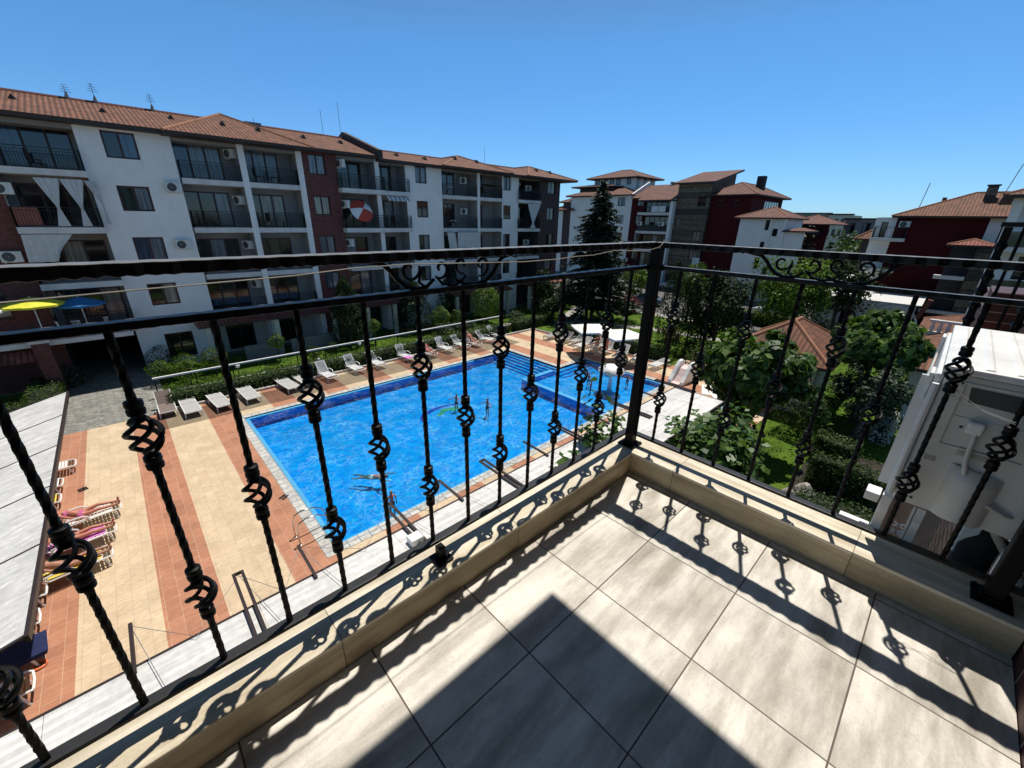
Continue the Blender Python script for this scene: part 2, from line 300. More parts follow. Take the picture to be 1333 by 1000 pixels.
# ------------------------------------------------------------------ geometry helpers
def wloc(o):
    l = Vector((0, 0, 0))
    while o is not None: l += o.location; o = o.parent
    return l
class MB:
    def __init__(s): s.v = []; s.f = []; s.m = []; s.uv = {}
    def add(s, vs, fs, mi=0):
        o = len(s.v); s.v += [tuple(p) for p in vs]
        for f in fs: s.f.append(tuple(i+o for i in f)); s.m.append(mi)
    def quad(s, a, b, c, d, mi=0, uv=None):
        if uv: s.uv[len(s.f)] = uv
        s.add([a, b, c, d], [(0, 1, 2, 3)], mi)
    def poly(s, pts, mi=0, uv=None):
        if uv: s.uv[len(s.f)] = uv
        s.add(pts, [tuple(range(len(pts)))], mi)
    def box(s, x0, x1, y0, y1, z0, z1, mi=0):
        s.add([(x0, y0, z0), (x1, y0, z0), (x1, y1, z0), (x0, y1, z0), (x0, y0, z1), (x1, y0, z1), (x1, y1, z1), (x0, y1, z1)],
              [(3, 2, 1, 0), (4, 5, 6, 7), (0, 1, 5, 4), (1, 2, 6, 5), (2, 3, 7, 6), (3, 0, 4, 7)], mi)
    def beam(s, p0, p1, w, h, up=(0, 0, 1), mi=0):
        p0 = Vector(p0); p1 = Vector(p1); d = (p1-p0).normalized(); u = Vector(up)
        sd = d.cross(u)
        if sd.length < 1e-4: sd = d.cross(Vector((1, 0, 0)))
        sd.normalize(); u = sd.cross(d); a = sd*w/2; c = u*h/2
        s.add([p0-a-c, p0+a-c, p0+a+c, p0-a+c, p1-a-c, p1+a-c, p1+a+c, p1-a+c],
              [(3, 2, 1, 0), (4, 5, 6, 7), (0, 1, 5, 4), (1, 2, 6, 5), (2, 3, 7, 6), (3, 0, 4, 7)], mi)
    def tube(s, pts, r, n=6, caps=True, mi=0, closed=False, sq=None):
        pts = [Vector(p) for p in pts]; k = len(pts); rs = r if isinstance(r, (list, tuple)) else [r]*k
        ref = None; rings = []
        for i, p in enumerate(pts):
            if closed: t = pts[(i+1) % k]-pts[i-1]
            else: t = pts[min(i+1, k-1)]-pts[max(i-1, 0)]
            t.normalize()
            if ref is None:
                ref = t.cross(Vector((0, 0, 1)))
                if ref.length < .1: ref = t.cross(Vector((1, 0, 0)))
            ref = (ref-t*ref.dot(t))
            if ref.length < 1e-5: ref = t.orthogonal()
            ref.normalize(); b = t.cross(ref)
            rings.append([p+(ref*math.cos(2*PI*j/n)+b*math.sin(2*PI*j/n))*rs[i] for j in range(n)])
        o = len(s.v)
        for rg in rings: s.v += [tuple(q) for q in rg]
        for i in range(k if closed else k-1):
            i2 = (i+1) % k
            for j in range(n): s.f.append((o+i*n+j, o+i*n+(j+1) % n, o+i2*n+(j+1) % n, o+i2*n+j)); s.m.append(mi)
        if caps and not closed:
            s.f.append(tuple(o+j for j in range(n))[::-1]); s.m.append(mi); s.f.append(tuple(o+(k-1)*n+j for j in range(n))); s.m.append(mi)
    def lathe(s, prof, c=(0, 0, 0), n=16, mi=0, sx=1, sy=1):
        o = len(s.v)
        for r, z in prof:
            for j in range(n): a = 2*PI*j/n; s.v.append((c[0]+r*math.cos(a)*sx, c[1]+r*math.sin(a)*sy, c[2]+z))
        for i in range(len(prof)-1):
            for j in range(n): s.f.append((o+i*n+j, o+i*n+(j+1) % n, o+(i+1)*n+(j+1) % n, o+(i+1)*n+j)); s.m.append(mi)
        s.f.append(tuple(o+j for j in range(n))[::-1]); s.m.append(mi)
        s.f.append(tuple(o+(len(prof)-1)*n+j for j in range(n))); s.m.append(mi)
    def build(s, name, mats, parent=None, smooth=False, local=False, bevel=0):
        off = Vector((0, 0, 0)) if (local or parent is None) else wloc(parent)
        me = bpy.data.meshes.new(name)
        me.from_pydata([(x-off.x, y-off.y, z-off.z) for x, y, z in s.v], [], s.f)
        mats = mats if isinstance(mats, (list, tuple)) else [mats]
        for mm in mats: me.materials.append(M[mm] if isinstance(mm, str) else mm)
        me.polygons.foreach_set('material_index', s.m)
        if s.uv:
            ul = me.uv_layers.new(name='UVMap')
            for pi, uv in s.uv.items():
                p = me.polygons[pi]
                for k, li in enumerate(p.loop_indices): ul.data[li].uv = uv[k]
        if smooth:
            me.polygons.foreach_set('use_smooth', [True]*len(me.polygons)); me.set_sharp_from_angle(angle=R(42))
        me.update()
        o = bpy.data.objects.new(name, me); COL.objects.link(o)
        if parent is not None: o.parent = parent
        if bevel:
            bm = o.modifiers.new('Bevel', 'BEVEL'); bm.width = bevel; bm.segments = 2; bm.limit_method = 'ANGLE'; bm.angle_limit = R(50)
        return o
def tag(o, label=None, cat=None, group=None, kind=None):
    if label: o['label'] = label
    if cat: o['category'] = cat
    if group: o['group'] = group
    if kind: o['kind'] = kind
    return o
def thing(name, label, cat, loc=(0, 0, 0), rz=0, group=None):
    o = bpy.data.objects.new(name, None); COL.objects.link(o); o.location = loc; o.rotation_euler = (0, 0, rz); o.empty_display_size = .3
    return tag(o, label, cat, group)
def copy_tree(o, parent=None):
    c = o.copy(); COL.objects.link(c)
    if parent is not None: c.parent = parent
    for ch in list(o.children): copy_tree(ch, c)
    return c
def dup(o, loc, rz, label, group=None):
    c = copy_tree(o); c.location = loc; c.rotation_euler = (0, 0, rz); c['label'] = label
    if group: c['group'] = group
    return c
def lifeless(): pass
class First:
    """builds the first copy once, hands out copies after that"""
    def __init__(s, make): s.make = make; s.o = None
    def put(s, loc, rz, label, group=None, scale=None):
        if s.o is None:
            s.o = s.make(); c = s.o; c.location = loc; c.rotation_euler = (0, 0, rz); c['label'] = label
            if group: c['group'] = group
        else: c = dup(s.o, loc, rz, label, group)
        if scale: c.scale = (scale,)*3
        return c
# leaves -------------------------------------------------------------
def leaves(name, P, N, size, mat, parent, aspect=.55, jit=.35, smooth=False, fold=.12):
    P = np.asarray(P, float); N = np.asarray(N, float); k = len(P)
    N = N+rng.normal(0, .45, (k, 3)); N /= np.linalg.norm(N, axis=1)[:, None]+1e-9
    T = rng.normal(0, 1, (k, 3)); T -= N*(T*N).sum(1)[:, None]; T /= np.linalg.norm(T, axis=1)[:, None]+1e-9
    B = np.cross(N, T); L = size*(1+rng.uniform(-jit, jit, k))[:, None]; W = L*aspect
    V = np.empty((k, 4, 3)); V[:, 0] = P-T*L/2; V[:, 1] = P+B*W/2+N*L*fold-T*L*.08; V[:, 2] = P+T*L/2; V[:, 3] = P-B*W/2+N*L*fold-T*L*.08
    off = wloc(parent) if parent is not None else Vector((0, 0, 0))
    V = V.reshape(-1, 3)-np.array(off)
    me = bpy.data.meshes.new(name); me.vertices.add(4*k); me.vertices.foreach_set('co', V.ravel())
    me.loops.add(4*k); me.loops.foreach_set('vertex_index', np.arange(4*k, dtype=np.int32))
    me.polygons.add(k); me.polygons.foreach_set('loop_start', np.arange(0, 4*k, 4, dtype=np.int32))
    me.update(calc_edges=True); me.validate()
    me.materials.append(M[mat]); o = bpy.data.objects.new(name, me); COL.objects.link(o)
    if parent is not None: o.parent = parent
    return o
def cloud(c, r, n, clumps=40, spread=.22, shell=.55, up=.4, flat_bottom=False):
    c = np.array(c, float); r = np.array(r, float)
    d = rng.normal(0, 1, (clumps, 3)); d /= np.linalg.norm(d, axis=1)[:, None]
    rad = (shell+(1-shell)*rng.random(clumps)**.7)*(1+rng.normal(0, .09, clumps))
    if flat_bottom: d[:, 2] = np.abs(d[:, 2])*1.0-.25
    cc = d*rad[:, None]
    sz = rng.uniform(.6, 1.3, clumps)*spread
    idx = rng.integers(0, clumps, n)
    q = rng.normal(0, 1, (n, 3)); q /= np.linalg.norm(q, axis=1)[:, None]; q *= (rng.random(n)**.45)[:, None]
    p = cc[idx]+q*sz[idx][:, None]*1.5
    nn = q*.6+p*.5+np.array([0, 0, up])
    return c+p*r, nn
# ------------------------------------------------------------------ camera, sky, sun
YAW, PIT, ROL = R(46.5108), R(21.8984), R(1.21076)
fw = Vector((math.cos(PIT)*math.cos(YAW), math.cos(PIT)*math.sin(YAW), -math.sin(PIT)))
rt = Vector((math.sin(YAW), -math.cos(YAW), 0)); upv = rt.cross(fw)
r2 = rt*math.cos(ROL)+upv*math.sin(ROL); u2 = -rt*math.sin(ROL)+upv*math.cos(ROL)
cd = bpy.data.cameras.new('camera'); cam = bpy.data.objects.new('camera', cd); COL.objects.link(cam)
cam.matrix_world = Matrix(((r2.x, u2.x, -fw.x, 0), (r2.y, u2.y, -fw.y, 0), (r2.z, u2.z, -fw.z, 9.6), (0, 0, 0, 1)))
cd.sensor_width = 36; cd.lens = 36*531.71/1333; cd.clip_start = .02; cd.clip_end = 6000; scene.camera = cam
SUN_EL, SUN_AZ = R(68.4), R(20.7)
sd = Vector((math.cos(SUN_EL)*math.cos(SUN_AZ), math.cos(SUN_EL)*math.sin(SUN_AZ), math.sin(SUN_EL)))
sl = bpy.data.lights.new('sun', 'SUN'); so = bpy.data.objects.new('sun', sl); COL.objects.link(so)
so.rotation_euler = sd.to_track_quat('Z', 'Y').to_euler(); so.location = (0, 0, 60)
sl.energy = 4.7; sl.angle = R(.5); sl.color = (1.0, .955, .88)
w = bpy.data.worlds.new('World'); scene.world = w; w.use_nodes = True; nt = w.node_tree
bg = nt.nodes['Background']; sky = nt.nodes.new('ShaderNodeTexSky'); sky.sky_type = 'NISHITA'; sky.sun_disc = False
sky.sun_elevation = SUN_EL; sky.sun_rotation = PI/2-SUN_AZ; sky.altitude = 0; sky.air_density = 1.0; sky.dust_density = 0.0; sky.ozone_density = 3.0
hsv = nt.nodes.new('ShaderNodeHueSaturation'); hsv.inputs['Saturation'].default_value = SKY_SAT; hsv.inputs['Hue'].default_value = SKY_HUE
tcw = nt.nodes.new('ShaderNodeTexCoord'); spw = nt.nodes.new('ShaderNodeSeparateXYZ'); lk(nt, tcw.outputs['Generated'], spw.inputs[0])
gain = ramp(nt, spw.outputs[2], [(.0, SKY_G0), (.09, SKY_G05), (.30, SKY_G1), (.5, SKY_G2), (1.0, SKY_G3)])
gm = nt.nodes.new('ShaderNodeGamma'); gm.inputs[1].default_value = SKY_GAM
lk(nt, sky.outputs[0], hsv.inputs['Color']); lk(nt, hsv.outputs[0], gm.inputs[0]); lk(nt, mixc(nt, 1.0, gm.outputs[0], gain, 'MULTIPLY'), bg.inputs[0]); bg.inputs[1].default_value = SKY_STR
scene.view_settings.view_transform = 'Standard'; scene.view_settings.look = 'None'; scene.view_settings.exposure = 0
scene.cycles.use_denoising = True
try: scene.cycles.denoiser = 'OPENIMAGEDENOISE'
except Exception: pass
scene.cycles.max_bounces = 6; scene.cycles.diffuse_bounces = 3; scene.cycles.transparent_max_bounces = 16; scene.cycles.caustics_reflective = False; scene.cycles.caustics_refractive = False
scene.cycles.sample_clamp_indirect = 6

# ------------------------------------------------------------------ the building we stand in
FZ, CZ = 8.438, 8.55
own = thing('apartment_building', 'near building with travertine tiled balcony and dark red brick outer wall', 'building', (0, 0, 0))
mb = MB(); mb.box(1.875, 5.2, -.80, -.42, 0, 14); mb.box(5.2, 15.5, -.80, -.421, 0, 8.3); mb.box(-6, 1.875, -.80, -.425, 0, 14); mb.build('brick_wall', 'brick_own', own)
mb = MB(); mb.box(-6, 1.632, -.423, .852, FZ-.25, FZ); mb.build('balcony_floor', 'floor_tile', own)
mb = MB(); mb.box(-6, 1.632, .853, 1.007, FZ-.25, CZ-.0135); mb.build('curb', 'curb_tile_shaded', own)
mb = MB(); mb.box(-6, 1.632, .85, 1.01, CZ-.013, CZ); mb.build('coping', 'coping', own, bevel=.003)
mb = MB(); mb.box(1.633, 1.807, -.42, 1.008, FZ-.25, CZ-.0120); mb.build('curb', 'curb_tile_shaded_cross', own)
mb = MB(); mb.box(1.63, 1.81, -.42, 1.011, CZ-.0115, CZ+.0015); mb.build('coping', 'coping_side', own, bevel=.003)
mb = MB(); mb.box(-6, 1.81, -.42, 1.013, 11.14, 11.36); mb.build('upper_balcony_slab', 'ceil_wall', own)
mb = MB(); mb.box(-6, 1.83, -.42, 1.0, 5.3, 5.62); mb.build('lower_balcony_slab', 'white_slab', own)

# ------------------------------------------------------------------ wrought iron railing
rail = thing('balcony_railing', 'black wrought iron balcony railing with twisted bars and basket knots in the foreground', 'railing', (1.70, .915, CZ))
RY, RX = .938, 1.718
def flatbar(mb, p0, p1, w, h, wav, step=.012):
    p0 = Vector(p0); p1 = Vector(p1); d = p1-p0; n = int(d.length/step); d.normalize(); s = Vector((d.y, -d.x, 0))
    o = len(mb.v)
    for i in range(n+1):
        c = p0+(p1-p0)*(i/n); t = i*step
        a = wav*math.sin(t*2*PI/.05); bq = wav*math.sin(t*2*PI/.05+1.9)
        for q in (c+s*(w/2+a)+Vector((0, 0, h/2)), c-s*(w/2+bq)+Vector((0, 0, h/2)), c-s*(w/2+bq)+Vector((0, 0, -h/2-abs(a)*1.0)), c+s*(w/2+a)+Vector((0, 0, -h/2-abs(bq)*1.0))): mb.v.append(tuple(q))
    for i in range(n):
        for j in range(4): mb.f.append((o+i*4+j, o+i*4+(j+1) % 4, o+i*4+4+(j+1) % 4, o+i*4+4+j)); mb.m.append(0)
    mb.f.append((o, o+1, o+2, o+3)); mb.m.append(0); e = o+n*4; mb.f.append((e+3, e+2, e+1, e)); mb.m.append(0)
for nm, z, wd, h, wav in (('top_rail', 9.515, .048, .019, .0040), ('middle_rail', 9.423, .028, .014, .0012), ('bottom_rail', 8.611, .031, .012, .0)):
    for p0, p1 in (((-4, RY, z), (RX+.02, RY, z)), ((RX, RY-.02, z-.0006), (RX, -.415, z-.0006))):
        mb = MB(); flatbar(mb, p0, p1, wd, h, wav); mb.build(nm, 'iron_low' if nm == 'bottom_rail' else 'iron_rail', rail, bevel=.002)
def post(x, y, ztop):
    mb = MB(); mb.box(x-.0215, x+.0215, y-.0215, y+.0215, CZ+.009, ztop); mb.box(x-.029, x+.029, y-.029, y+.029, CZ+.009, CZ+.022); mb.box(x-.028, x+.028, y-.028, y+.028, 9.408, 9.436)
    p = mb.build('post', 'iron', rail, bevel=.003)
    mb = MB(); mb.box(x-.044, x+.044, y-.044, y+.044, CZ+.0035, CZ+.0095)
    for sx in (-1, 1):
        for sy in (-1, 1): mb.lathe([(.006, 0), (.006, .004), (.003, .007)], (x+sx*.036, y+sy*.036, CZ+.0095), 8)
    mb.build('base_plate', 'iron', p)
post(1.697, .907, 9.503); post(1.71, -.345, 9.503)
for x, y in ((.555, RY-.03), (-1.3, RY-.03)):
    mb = MB(); mb.box(x-.012, x+.012, y-.012, y+.016, CZ+.009, 8.604); mb.box(x-.03, x+.03, y-.03, y+.03, CZ+.003, CZ+.010); mb.build('foot', 'iron', rail, bevel=.002)
def baluster(x, y, two):
    z0, z1 = 8.617, 9.417
    kn = (8.83, 9.22) if two else (9.022,)
    mb = MB(); hb = .040
    segs = []; z = z0
    for k in kn: segs.append((z, k-hb)); z = k+hb
    segs.append((z, z1)); ph = random.random()*3
    for a, b2 in segs:
        n = max(2, int((b2-a)/.008)); o = len(mb.v)
        for i in range(n+1):
            zz = a+(b2-a)*i/n; edge = min(zz-a, b2-zz)
            tw = ph+(zz-z0)*52 if edge > .02 else ph+((a+.02 if zz-a < b2-zz else b2-.02)-z0)*52
            for j in range(8):
                an = tw+j*PI/4; rr = .0070*(1+.055*math.cos(4*(an-tw))); mb.v.append((x+rr*math.cos(an), y+rr*math.sin(an), zz))
        for i in range(n):
            for j in range(8): mb.f.append((o+i*8+j, o+i*8+(j+1) % 8, o+i*8+8+(j+1) % 8, o+i*8+8+j)); mb.m.append(0)
        mb.f.append(tuple(o+7-j for j in range(8))); mb.m.append(0); e = o+n*8; mb.f.append(tuple(e+j for j in range(8))); mb.m.append(0)
    bar = mb.build('baluster', 'iron', rail, smooth=True)
    for k in kn:
        mb = MB()
        for sgn in (-1, 1):
            mb.lathe([(.0095, -.015), (.0138, -.013), (.0144, -.004), (.0128, 0), (.0144, .004), (.0138, .013), (.0095, .015)], (x, y, k+sgn*(hb+.016)), 12)
            mb.lathe([(.011, 0), (.012, .008), (.006, .012)] if sgn < 0 else [(.006, -.012), (.012, -.008), (.011, 0)], (x, y, k+sgn*(hb-.002)), 10)
        p0 = random.random()*2
        for q in range(4):
            pts = []
            for i in range(15):
                t = i/14; an = p0+q*PI/2+(t-.5)*PI*1.3; r = .0065+.0200*math.sin(PI*t)**.8
                pts.append((x+r*math.cos(an), y+r*math.sin(an), k+(t-.5)*2*(hb-.004)))
            mb.tube(pts, .0047, 6)
        mb.build('basket', 'iron', bar, smooth=True)
for k in range(22): baluster(1.566-.1457*k, RY, k % 2 == 1)
for k in range(8): baluster(RX, .80-.1457*k, k % 2 == 0)
# which baluster carries one or two baskets alternates from the corner
def spiral(c, r0, r1, a0, a1, n=26): return [(c[0]+(r0+(r1-r0)*i/n)*math.cos(a0+(a1-a0)*i/n), c[1]+(r0+(r1-r0)*i/n)*math.sin(a0+(a1-a0)*i/n)) for i in range(n+1)]
def scroll(fn, name='scroll'):
    mb = MB()
    def tb(pts, r=.0041):
        k = len(pts); rr = [r*(.75+.35*math.sin(PI*i/(k-1))) for i in range(k)]; mb.tube([fn(a, b2) for a, b2 in pts], rr, 6)
    # acanthus tail, then two C-scrolls and a small one between
    tb([(-.24, .040), (-.21, .034), (-.185, .03), (-.165, .012), (-.15, -.008), (-.13, -.026), (-.10, -.036), (-.07, -.034), (-.045, -.015)], .006)
    tb(spiral((-.115, .012), .008, .030, PI*.2, PI*2.1)); tb([(-.083, .012), (-.09, -.02), (-.07, -.034)])
    tb(spiral((-.022, .010), .006, .026, PI*1.2, -PI*.7)); tb([(-.04, -.008), (-.02, -.028), (.012, -.036), (.04, -.030), (.06, -.012)])
    tb(spiral((.045, .016), .006, .024, -PI*.2, PI*1.6)); tb(spiral((.115, .012), .006, .030, PI*1.4, -PI*.6))
    tb([(.02, -.02), (.05, -.034), (.09, -.038), (.13, -.032), (.16, -.01), (.175, .012), (.195, .03), (.225, .036), (.25, .03)], .0055)
    mb.build(name, 'iron', rail, smooth=True)
scroll(lambda a, b2: (.645+a, RY, 9.467+b2)); scroll(lambda a, b2: (RX, .325-a, 9.467+b2)); scroll(lambda a, b2: (-.75+a, RY, 9.467+b2))
mb = MB()
pts = [(-.2, .892, 9.478), (0, .891, 9.484), (.25, .89, 9.490), (.36, .889, 9.497), (.5, .888, 9.499), (.7, .888, 9.492), (.88, .888, 9.486), (1.03, .888, 9.487), (1.12, .889, 9.491), (1.22, .889, 9.492), (1.35, .89, 9.503), (1.5, .889, 9.497), (1.62, .888, 9.500), (1.67, .885, 9.508), (1.705, .885, 9.530), (1.74, .89, 9.528), (1.735, .93, 9.51)]
mb.tube(pts, .0014, 5); tag(mb.build('cord', 'cord'), 'thin grey cord strung along the underside of the black top rail', 'cord')
mb = MB()
mb.tube([(RX-.02, -.07, 9.18), (RX+.01, -.10, 9.15), (RX-.015, -.16, 9.118), (RX-.02, -.222, 9.105)], .0009, 4); mb.tube([(RX-.018, -.075, 9.15), (RX, -.15, 9.12), (RX-.018, -.22, 9.11)], .0009, 4)
tag(mb.build('string', 'wire'), 'thin dark string tied between two bars in front of the air conditioner', 'string')

# ------------------------------------------------------------------ air conditioner on the wall
ax0, ax1, ay0, ay1, az0, az1 = 1.79, 2.60, -.365, -.057, 8.722, 9.192
zz = lambda z: 8.702+(z-8.655)*.96
ac = thing('air_conditioner', 'large white outdoor air conditioner unit on the brick wall beside the balcony', 'air conditioner', (ax0, ay1, az0))
mb = MB(); mb.box(ax0, ax1, ay0, ay1, az0, az1); mb.build('casing', 'ac_white', ac, bevel=.008)
mb = MB(); mb.box(ax0-.006, ax1+.006, ay0-.006, ay1+.012, az1+.001, az1+.022)
lid = mb.build('top_cover', 'ac_lid', ac, bevel=.006)
mb = MB()
for k in range(5):
    y = ay0+.025+k*.062; q0, q1, zt = ax0+.015, ax1-.03, az1+.0222
    mb.add([(q0, y, zt), (q0, y+.006, zt+.0032), (q0, y+.018, zt+.0032), (q0, y+.024, zt), (q1, y, zt), (q1, y+.006, zt+.0032), (q1, y+.018, zt+.0032), (q1, y+.024, zt)], [(0, 1, 5, 4), (1, 2, 6, 5), (2, 3, 7, 6), (3, 2, 1, 0), (4, 5, 6, 7)])
mb.build('rib', 'ac_lid', lid)
# front panel (fan side faces the pool)
mb = MB(); mb.box(ax0+.012, ax1-.012, ay1+.001, ay1+.022, az0+.012, az1-.01); fp = mb.build('front_panel', 'ac_lid', ac, bevel=.008)
mb = MB(); cx, cz = ax0+.30, (az0+az1)/2
for k in range(9):
    r = .03+k*.024; mb.tube([(cx+r*math.cos(2*PI*i/30), ay1+.034, cz+r*math.sin(2*PI*i/30)) for i in range(30)], .003, 5, closed=True)
for k in range(8):
    a = k*PI/4; mb.beam((cx, ay1+.034, cz), (cx+.225*math.cos(a), ay1+.034, cz+.225*math.sin(a)), .006, .006)
mb.build('fan_grille', 'ac_white', fp, smooth=True)
mb = MB(); mb.box(ax0+.02, ax0+.11, ay1+.023, ay1+.034, az1-.105, az1-.015); mb.box(ax1-.11, ax1-.02, ay1+.023, ay1+.034, az1-.105, az1-.015); mb.build('corner_cap', 'white_plastic', fp, bevel=.004)
mb = MB(); mb.box(ax0+.035, ax0+.045, ay1+.0225, ay1+.05, az0+.03, az1-.03); mb.tube([(ax0-.004, ay1+.012, az0+.02), (ax0-.004, ay1+.012, az1-.04)], .010, 8); mb.build('edge_trim', 'white_metal', fp, smooth=True)
# side panel details
mb = MB(); mb.box(ax0-.0012, ax0+.002, ay1-.022, ay1-.0195, az0+.02, az1-.03); mb.build('panel_seam', 'ac_dark', ac)
x = ax0
mb = MB()   # recessed service cover: raised rim with a dark hand grip
ya, yb, za, zb = -.284, -.101, zz(8.925), zz(9.145)
for q in ((ya, ya+.006, za, zb), (yb-.006, yb, za, zb), (ya+.006, yb-.006, za, za+.006), (ya+.006, yb-.006, zb-.006, zb)): mb.box(x-.004, x+.001, q[0], q[1], q[2], q[3])
mb.box(x-.0025, x+.001, ya+.006, yb-.006, zz(9.03), zz(9.0335))
cov = mb.build('service_cover', 'ac_white', ac, bevel=.002)
mb = MB(); mb.add([(x-.0022, ya+.02, zz(9.132)), (x-.0022, yb-.018, zz(9.132)), (x-.0022, yb-.024, zz(9.085)), (x-.0022, ya+.03, zz(9.078))], [(0, 1, 2, 3)]); mb.build('hand_grip', 'ac_dark', cov)
mb = MB(); mb.box(x-.022, x-.001, -.181, -.144, zz(8.99), zz(9.03)); gl_ = mb.build('cable_gland', 'white_plastic', ac, bevel=.006)
mb = MB(); mb.tube([(x-.014, -.168, zz(8.995)), (x-.018, -.170, zz(8.95)), (x-.020, -.174, zz(8.90)), (x-.020, -.186, zz(8.85)), (x-.020, -.212, zz(8.805)), (x-.018, -.25, zz(8.775)), (x-.012, -.30, zz(8.755)), (x+.05, -.355, zz(8.74))], .0068, 10); tag(mb.build('power_cable', 'cable', ac, smooth=True))
mb = MB()   # bulged valve cover
prof = [(-.268, 0), (-.262, .016), (-.246, .030), (-.212, .037), (-.180, .034), (-.158, .018), (-.151, 0)]
n = len(prof); o = 0
for z, sc in ((8.731, 1.0), (8.865, 1.0), (8.892, .85), (8.912, .35)):
    for y, d in prof: mb.v.append((x-d*sc, y, z+(.0 if z < 8.87 else (y+.15)*.12)))
for i in range(3):
    for j in range(n-1): mb.f.append((i*n+j, i*n+j+1, (i+1)*n+j+1, (i+1)*n+j)); mb.m.append(0)
mb.f.append(tuple(range(n))); mb.m.append(0); mb.f.append(tuple(3*n+j for j in range(n))); mb.m.append(0)
vc = mb.build('valve_cover', 'ac_white', ac, smooth=True)
mb = MB(); mb.lathe([(.004, 0), (.0055, .001), (.0055, .003)], (0, 0, 0), 8); 
mb = MB()
for y, z in ((-.135, 9.0), (-.165, 8.87), (-.10, 9.14), (-.10, 8.705)): mb.tube([(x-.003, y, zz(z)), (x+.001, y, zz(z))], .0045, 8)
mb.build('screw', 'ac_dark', ac)
mb = MB(); mb.box(x-.0010, x+.001, -.215, -.150, zz(8.905), zz(8.935)); mb.box(x-.0010, x+.001, -.115, -.088, zz(8.86), zz(8.878)); mb.build('sticker_residue', simple('faded_sticker', (.40, .38, .32), .8, .3, scale=60), ac)
# wall brackets and pipes
br = thing('wall_bracket', 'white steel bracket arms carrying the large air conditioner', 'bracket', (2.0, -.42, 8.6))
for k, xx in enumerate((2.12, 2.5)):
    mb = MB(); mb.box(xx-.015, xx+.015, -.415, -.02, 8.665, 8.695); mb.box(xx-.015, xx+.015, -.417, -.395, 8.4, 8.664); mb.box(xx-.025, xx+.025, -.05, -.015, 8.6965, 8.6995); mb.build('arm', 'white_metal', br, bevel=.003)
br2 = thing('support_frame', 'pale perforated steel upright standing below the air conditioner edge', 'bracket', (1.98, 0, 8.3))
mb = MB(); mb.beam((1.875, -.050, 8.0), (1.875, -.050, 8.69), .03, .035); mb.box(1.845, 1.91, -.03, .012, 8.655, 8.69); mb.box(1.85, 1.89, -.032, .06, 8.53, 8.545); mb.build('upright', 'white_metal', br2, bevel=.003)
mb = MB()
for k in range(14):
    z = 8.20+k*.030; mb.beam((1.85, -.092, z), (1.85, -.120, z+.018), .006, .004, (1, 0, 0)); mb.beam((1.85, -.120, z), (1.85, -.092, z+.018), .006, .004, (1, 0, 0))
mb.beam((1.85, -.124, 8.15), (1.85, -.124, 8.69), .006, .012); mb.beam((1.85, -.142, 8.15), (1.85, -.142, 8.69), .022, .010); mb.build('lattice', 'white_metal', br2)
mb = MB(); mb.tube([(1.90, -.30, 8.05), (1.90, -.30, 8.60), (1.93, -.32, 8.66)], [.048, .048, .044], 12); tag(mb.build('insulated_pipe', 'foam', smooth=True), 'thick black foam wrapped pipe below the air conditioner', 'pipe')
mb = MB(); mb.tube([(1.80, -.395, 8.80), (1.80, -.392, 9.10), (1.83, -.39, 9.6)], [.022, .027, .027], 10); tag(mb.build('insulated_pipe', 'foam', smooth=True), 'black insulated pipe rising behind the air conditioner at the right edge', 'pipe')
mb = MB(); pts = []; rs = []
for i in range(60):
    t = i/59; pts.append((1.885-.005*t, -.305-.11*t+.035*math.sin(t*PI), 8.72-.02*t-.15*t*t)); rs.append(.0135 if i % 2 else .0108)
mb.tube(pts, rs, 10); tag(mb.build('drain_hose', 'hose', smooth=True), 'ribbed cream drain hose curving beside the black pipe', 'hose')
mb = MB(); mb.beam((1.88, -.36, 8.625), (1.78, -.418, 8.655), .035, .02); mb.beam((1.905, -.27, 8.56), (1.905, -.27, 8.70), .04, .035); tag(mb.build('mounting_bar', 'white_metal', bevel=.003), 'short white steel bar beside the ribbed drain hose', 'bracket')
mb = MB(); mb.tube([(2.45, -.408, 7.6), (2.45, -.405, 8.12), (2.445, -.39, 8.16)], .022, 10); tag(mb.build('waste_pipe', 'galv', smooth=True), 'thin grey pipe end on the brick wall below the air conditioner', 'pipe')

mb = MB(); mb.box(5.2, 5.8, -.421, -.22, 8.31, 9.13); mb.build('brick_pier', 'brick_own', own)
mb = MB(); mb.box(4.35, 7.2, -.419, -.09, 8.31, 8.44); mb.box(4.7, 5.19, -.40, -.19, 8.441, 8.72); mb.build('neighbour_ledge', 'terracotta', own)
nr = thing('balcony_railing', 'black iron railing of the next balcony seen end on above the air conditioner', 'railing', (4.4, -.2, 8.44))
for yy in (-.13, -.36):
    mb = MB(); mb.box(4.38, 4.42, yy-.02, yy+.02, 8.441, 9.62)
    for q in range(9): mb.lathe([(.02, -.03), (.034, 0), (.02, .03)], (4.4, yy, 8.7+q*.1), 8)
    mb.build('post', 'iron', nr)
mb = MB(); mb.box(4.37, 4.43, -.418, -.09, 9.621, 9.65); mb.box(4.39, 4.41, -.418, -.11, 8.52, 8.535); mb.build('top_rail', 'iron_rail', nr)
for q in range(2): mb = MB(); mb.tube([(4.4, -.20-.08*q, 8.535), (4.4, -.20-.08*q, 9.62)], .009, 6); mb.build('baluster', 'iron', nr)
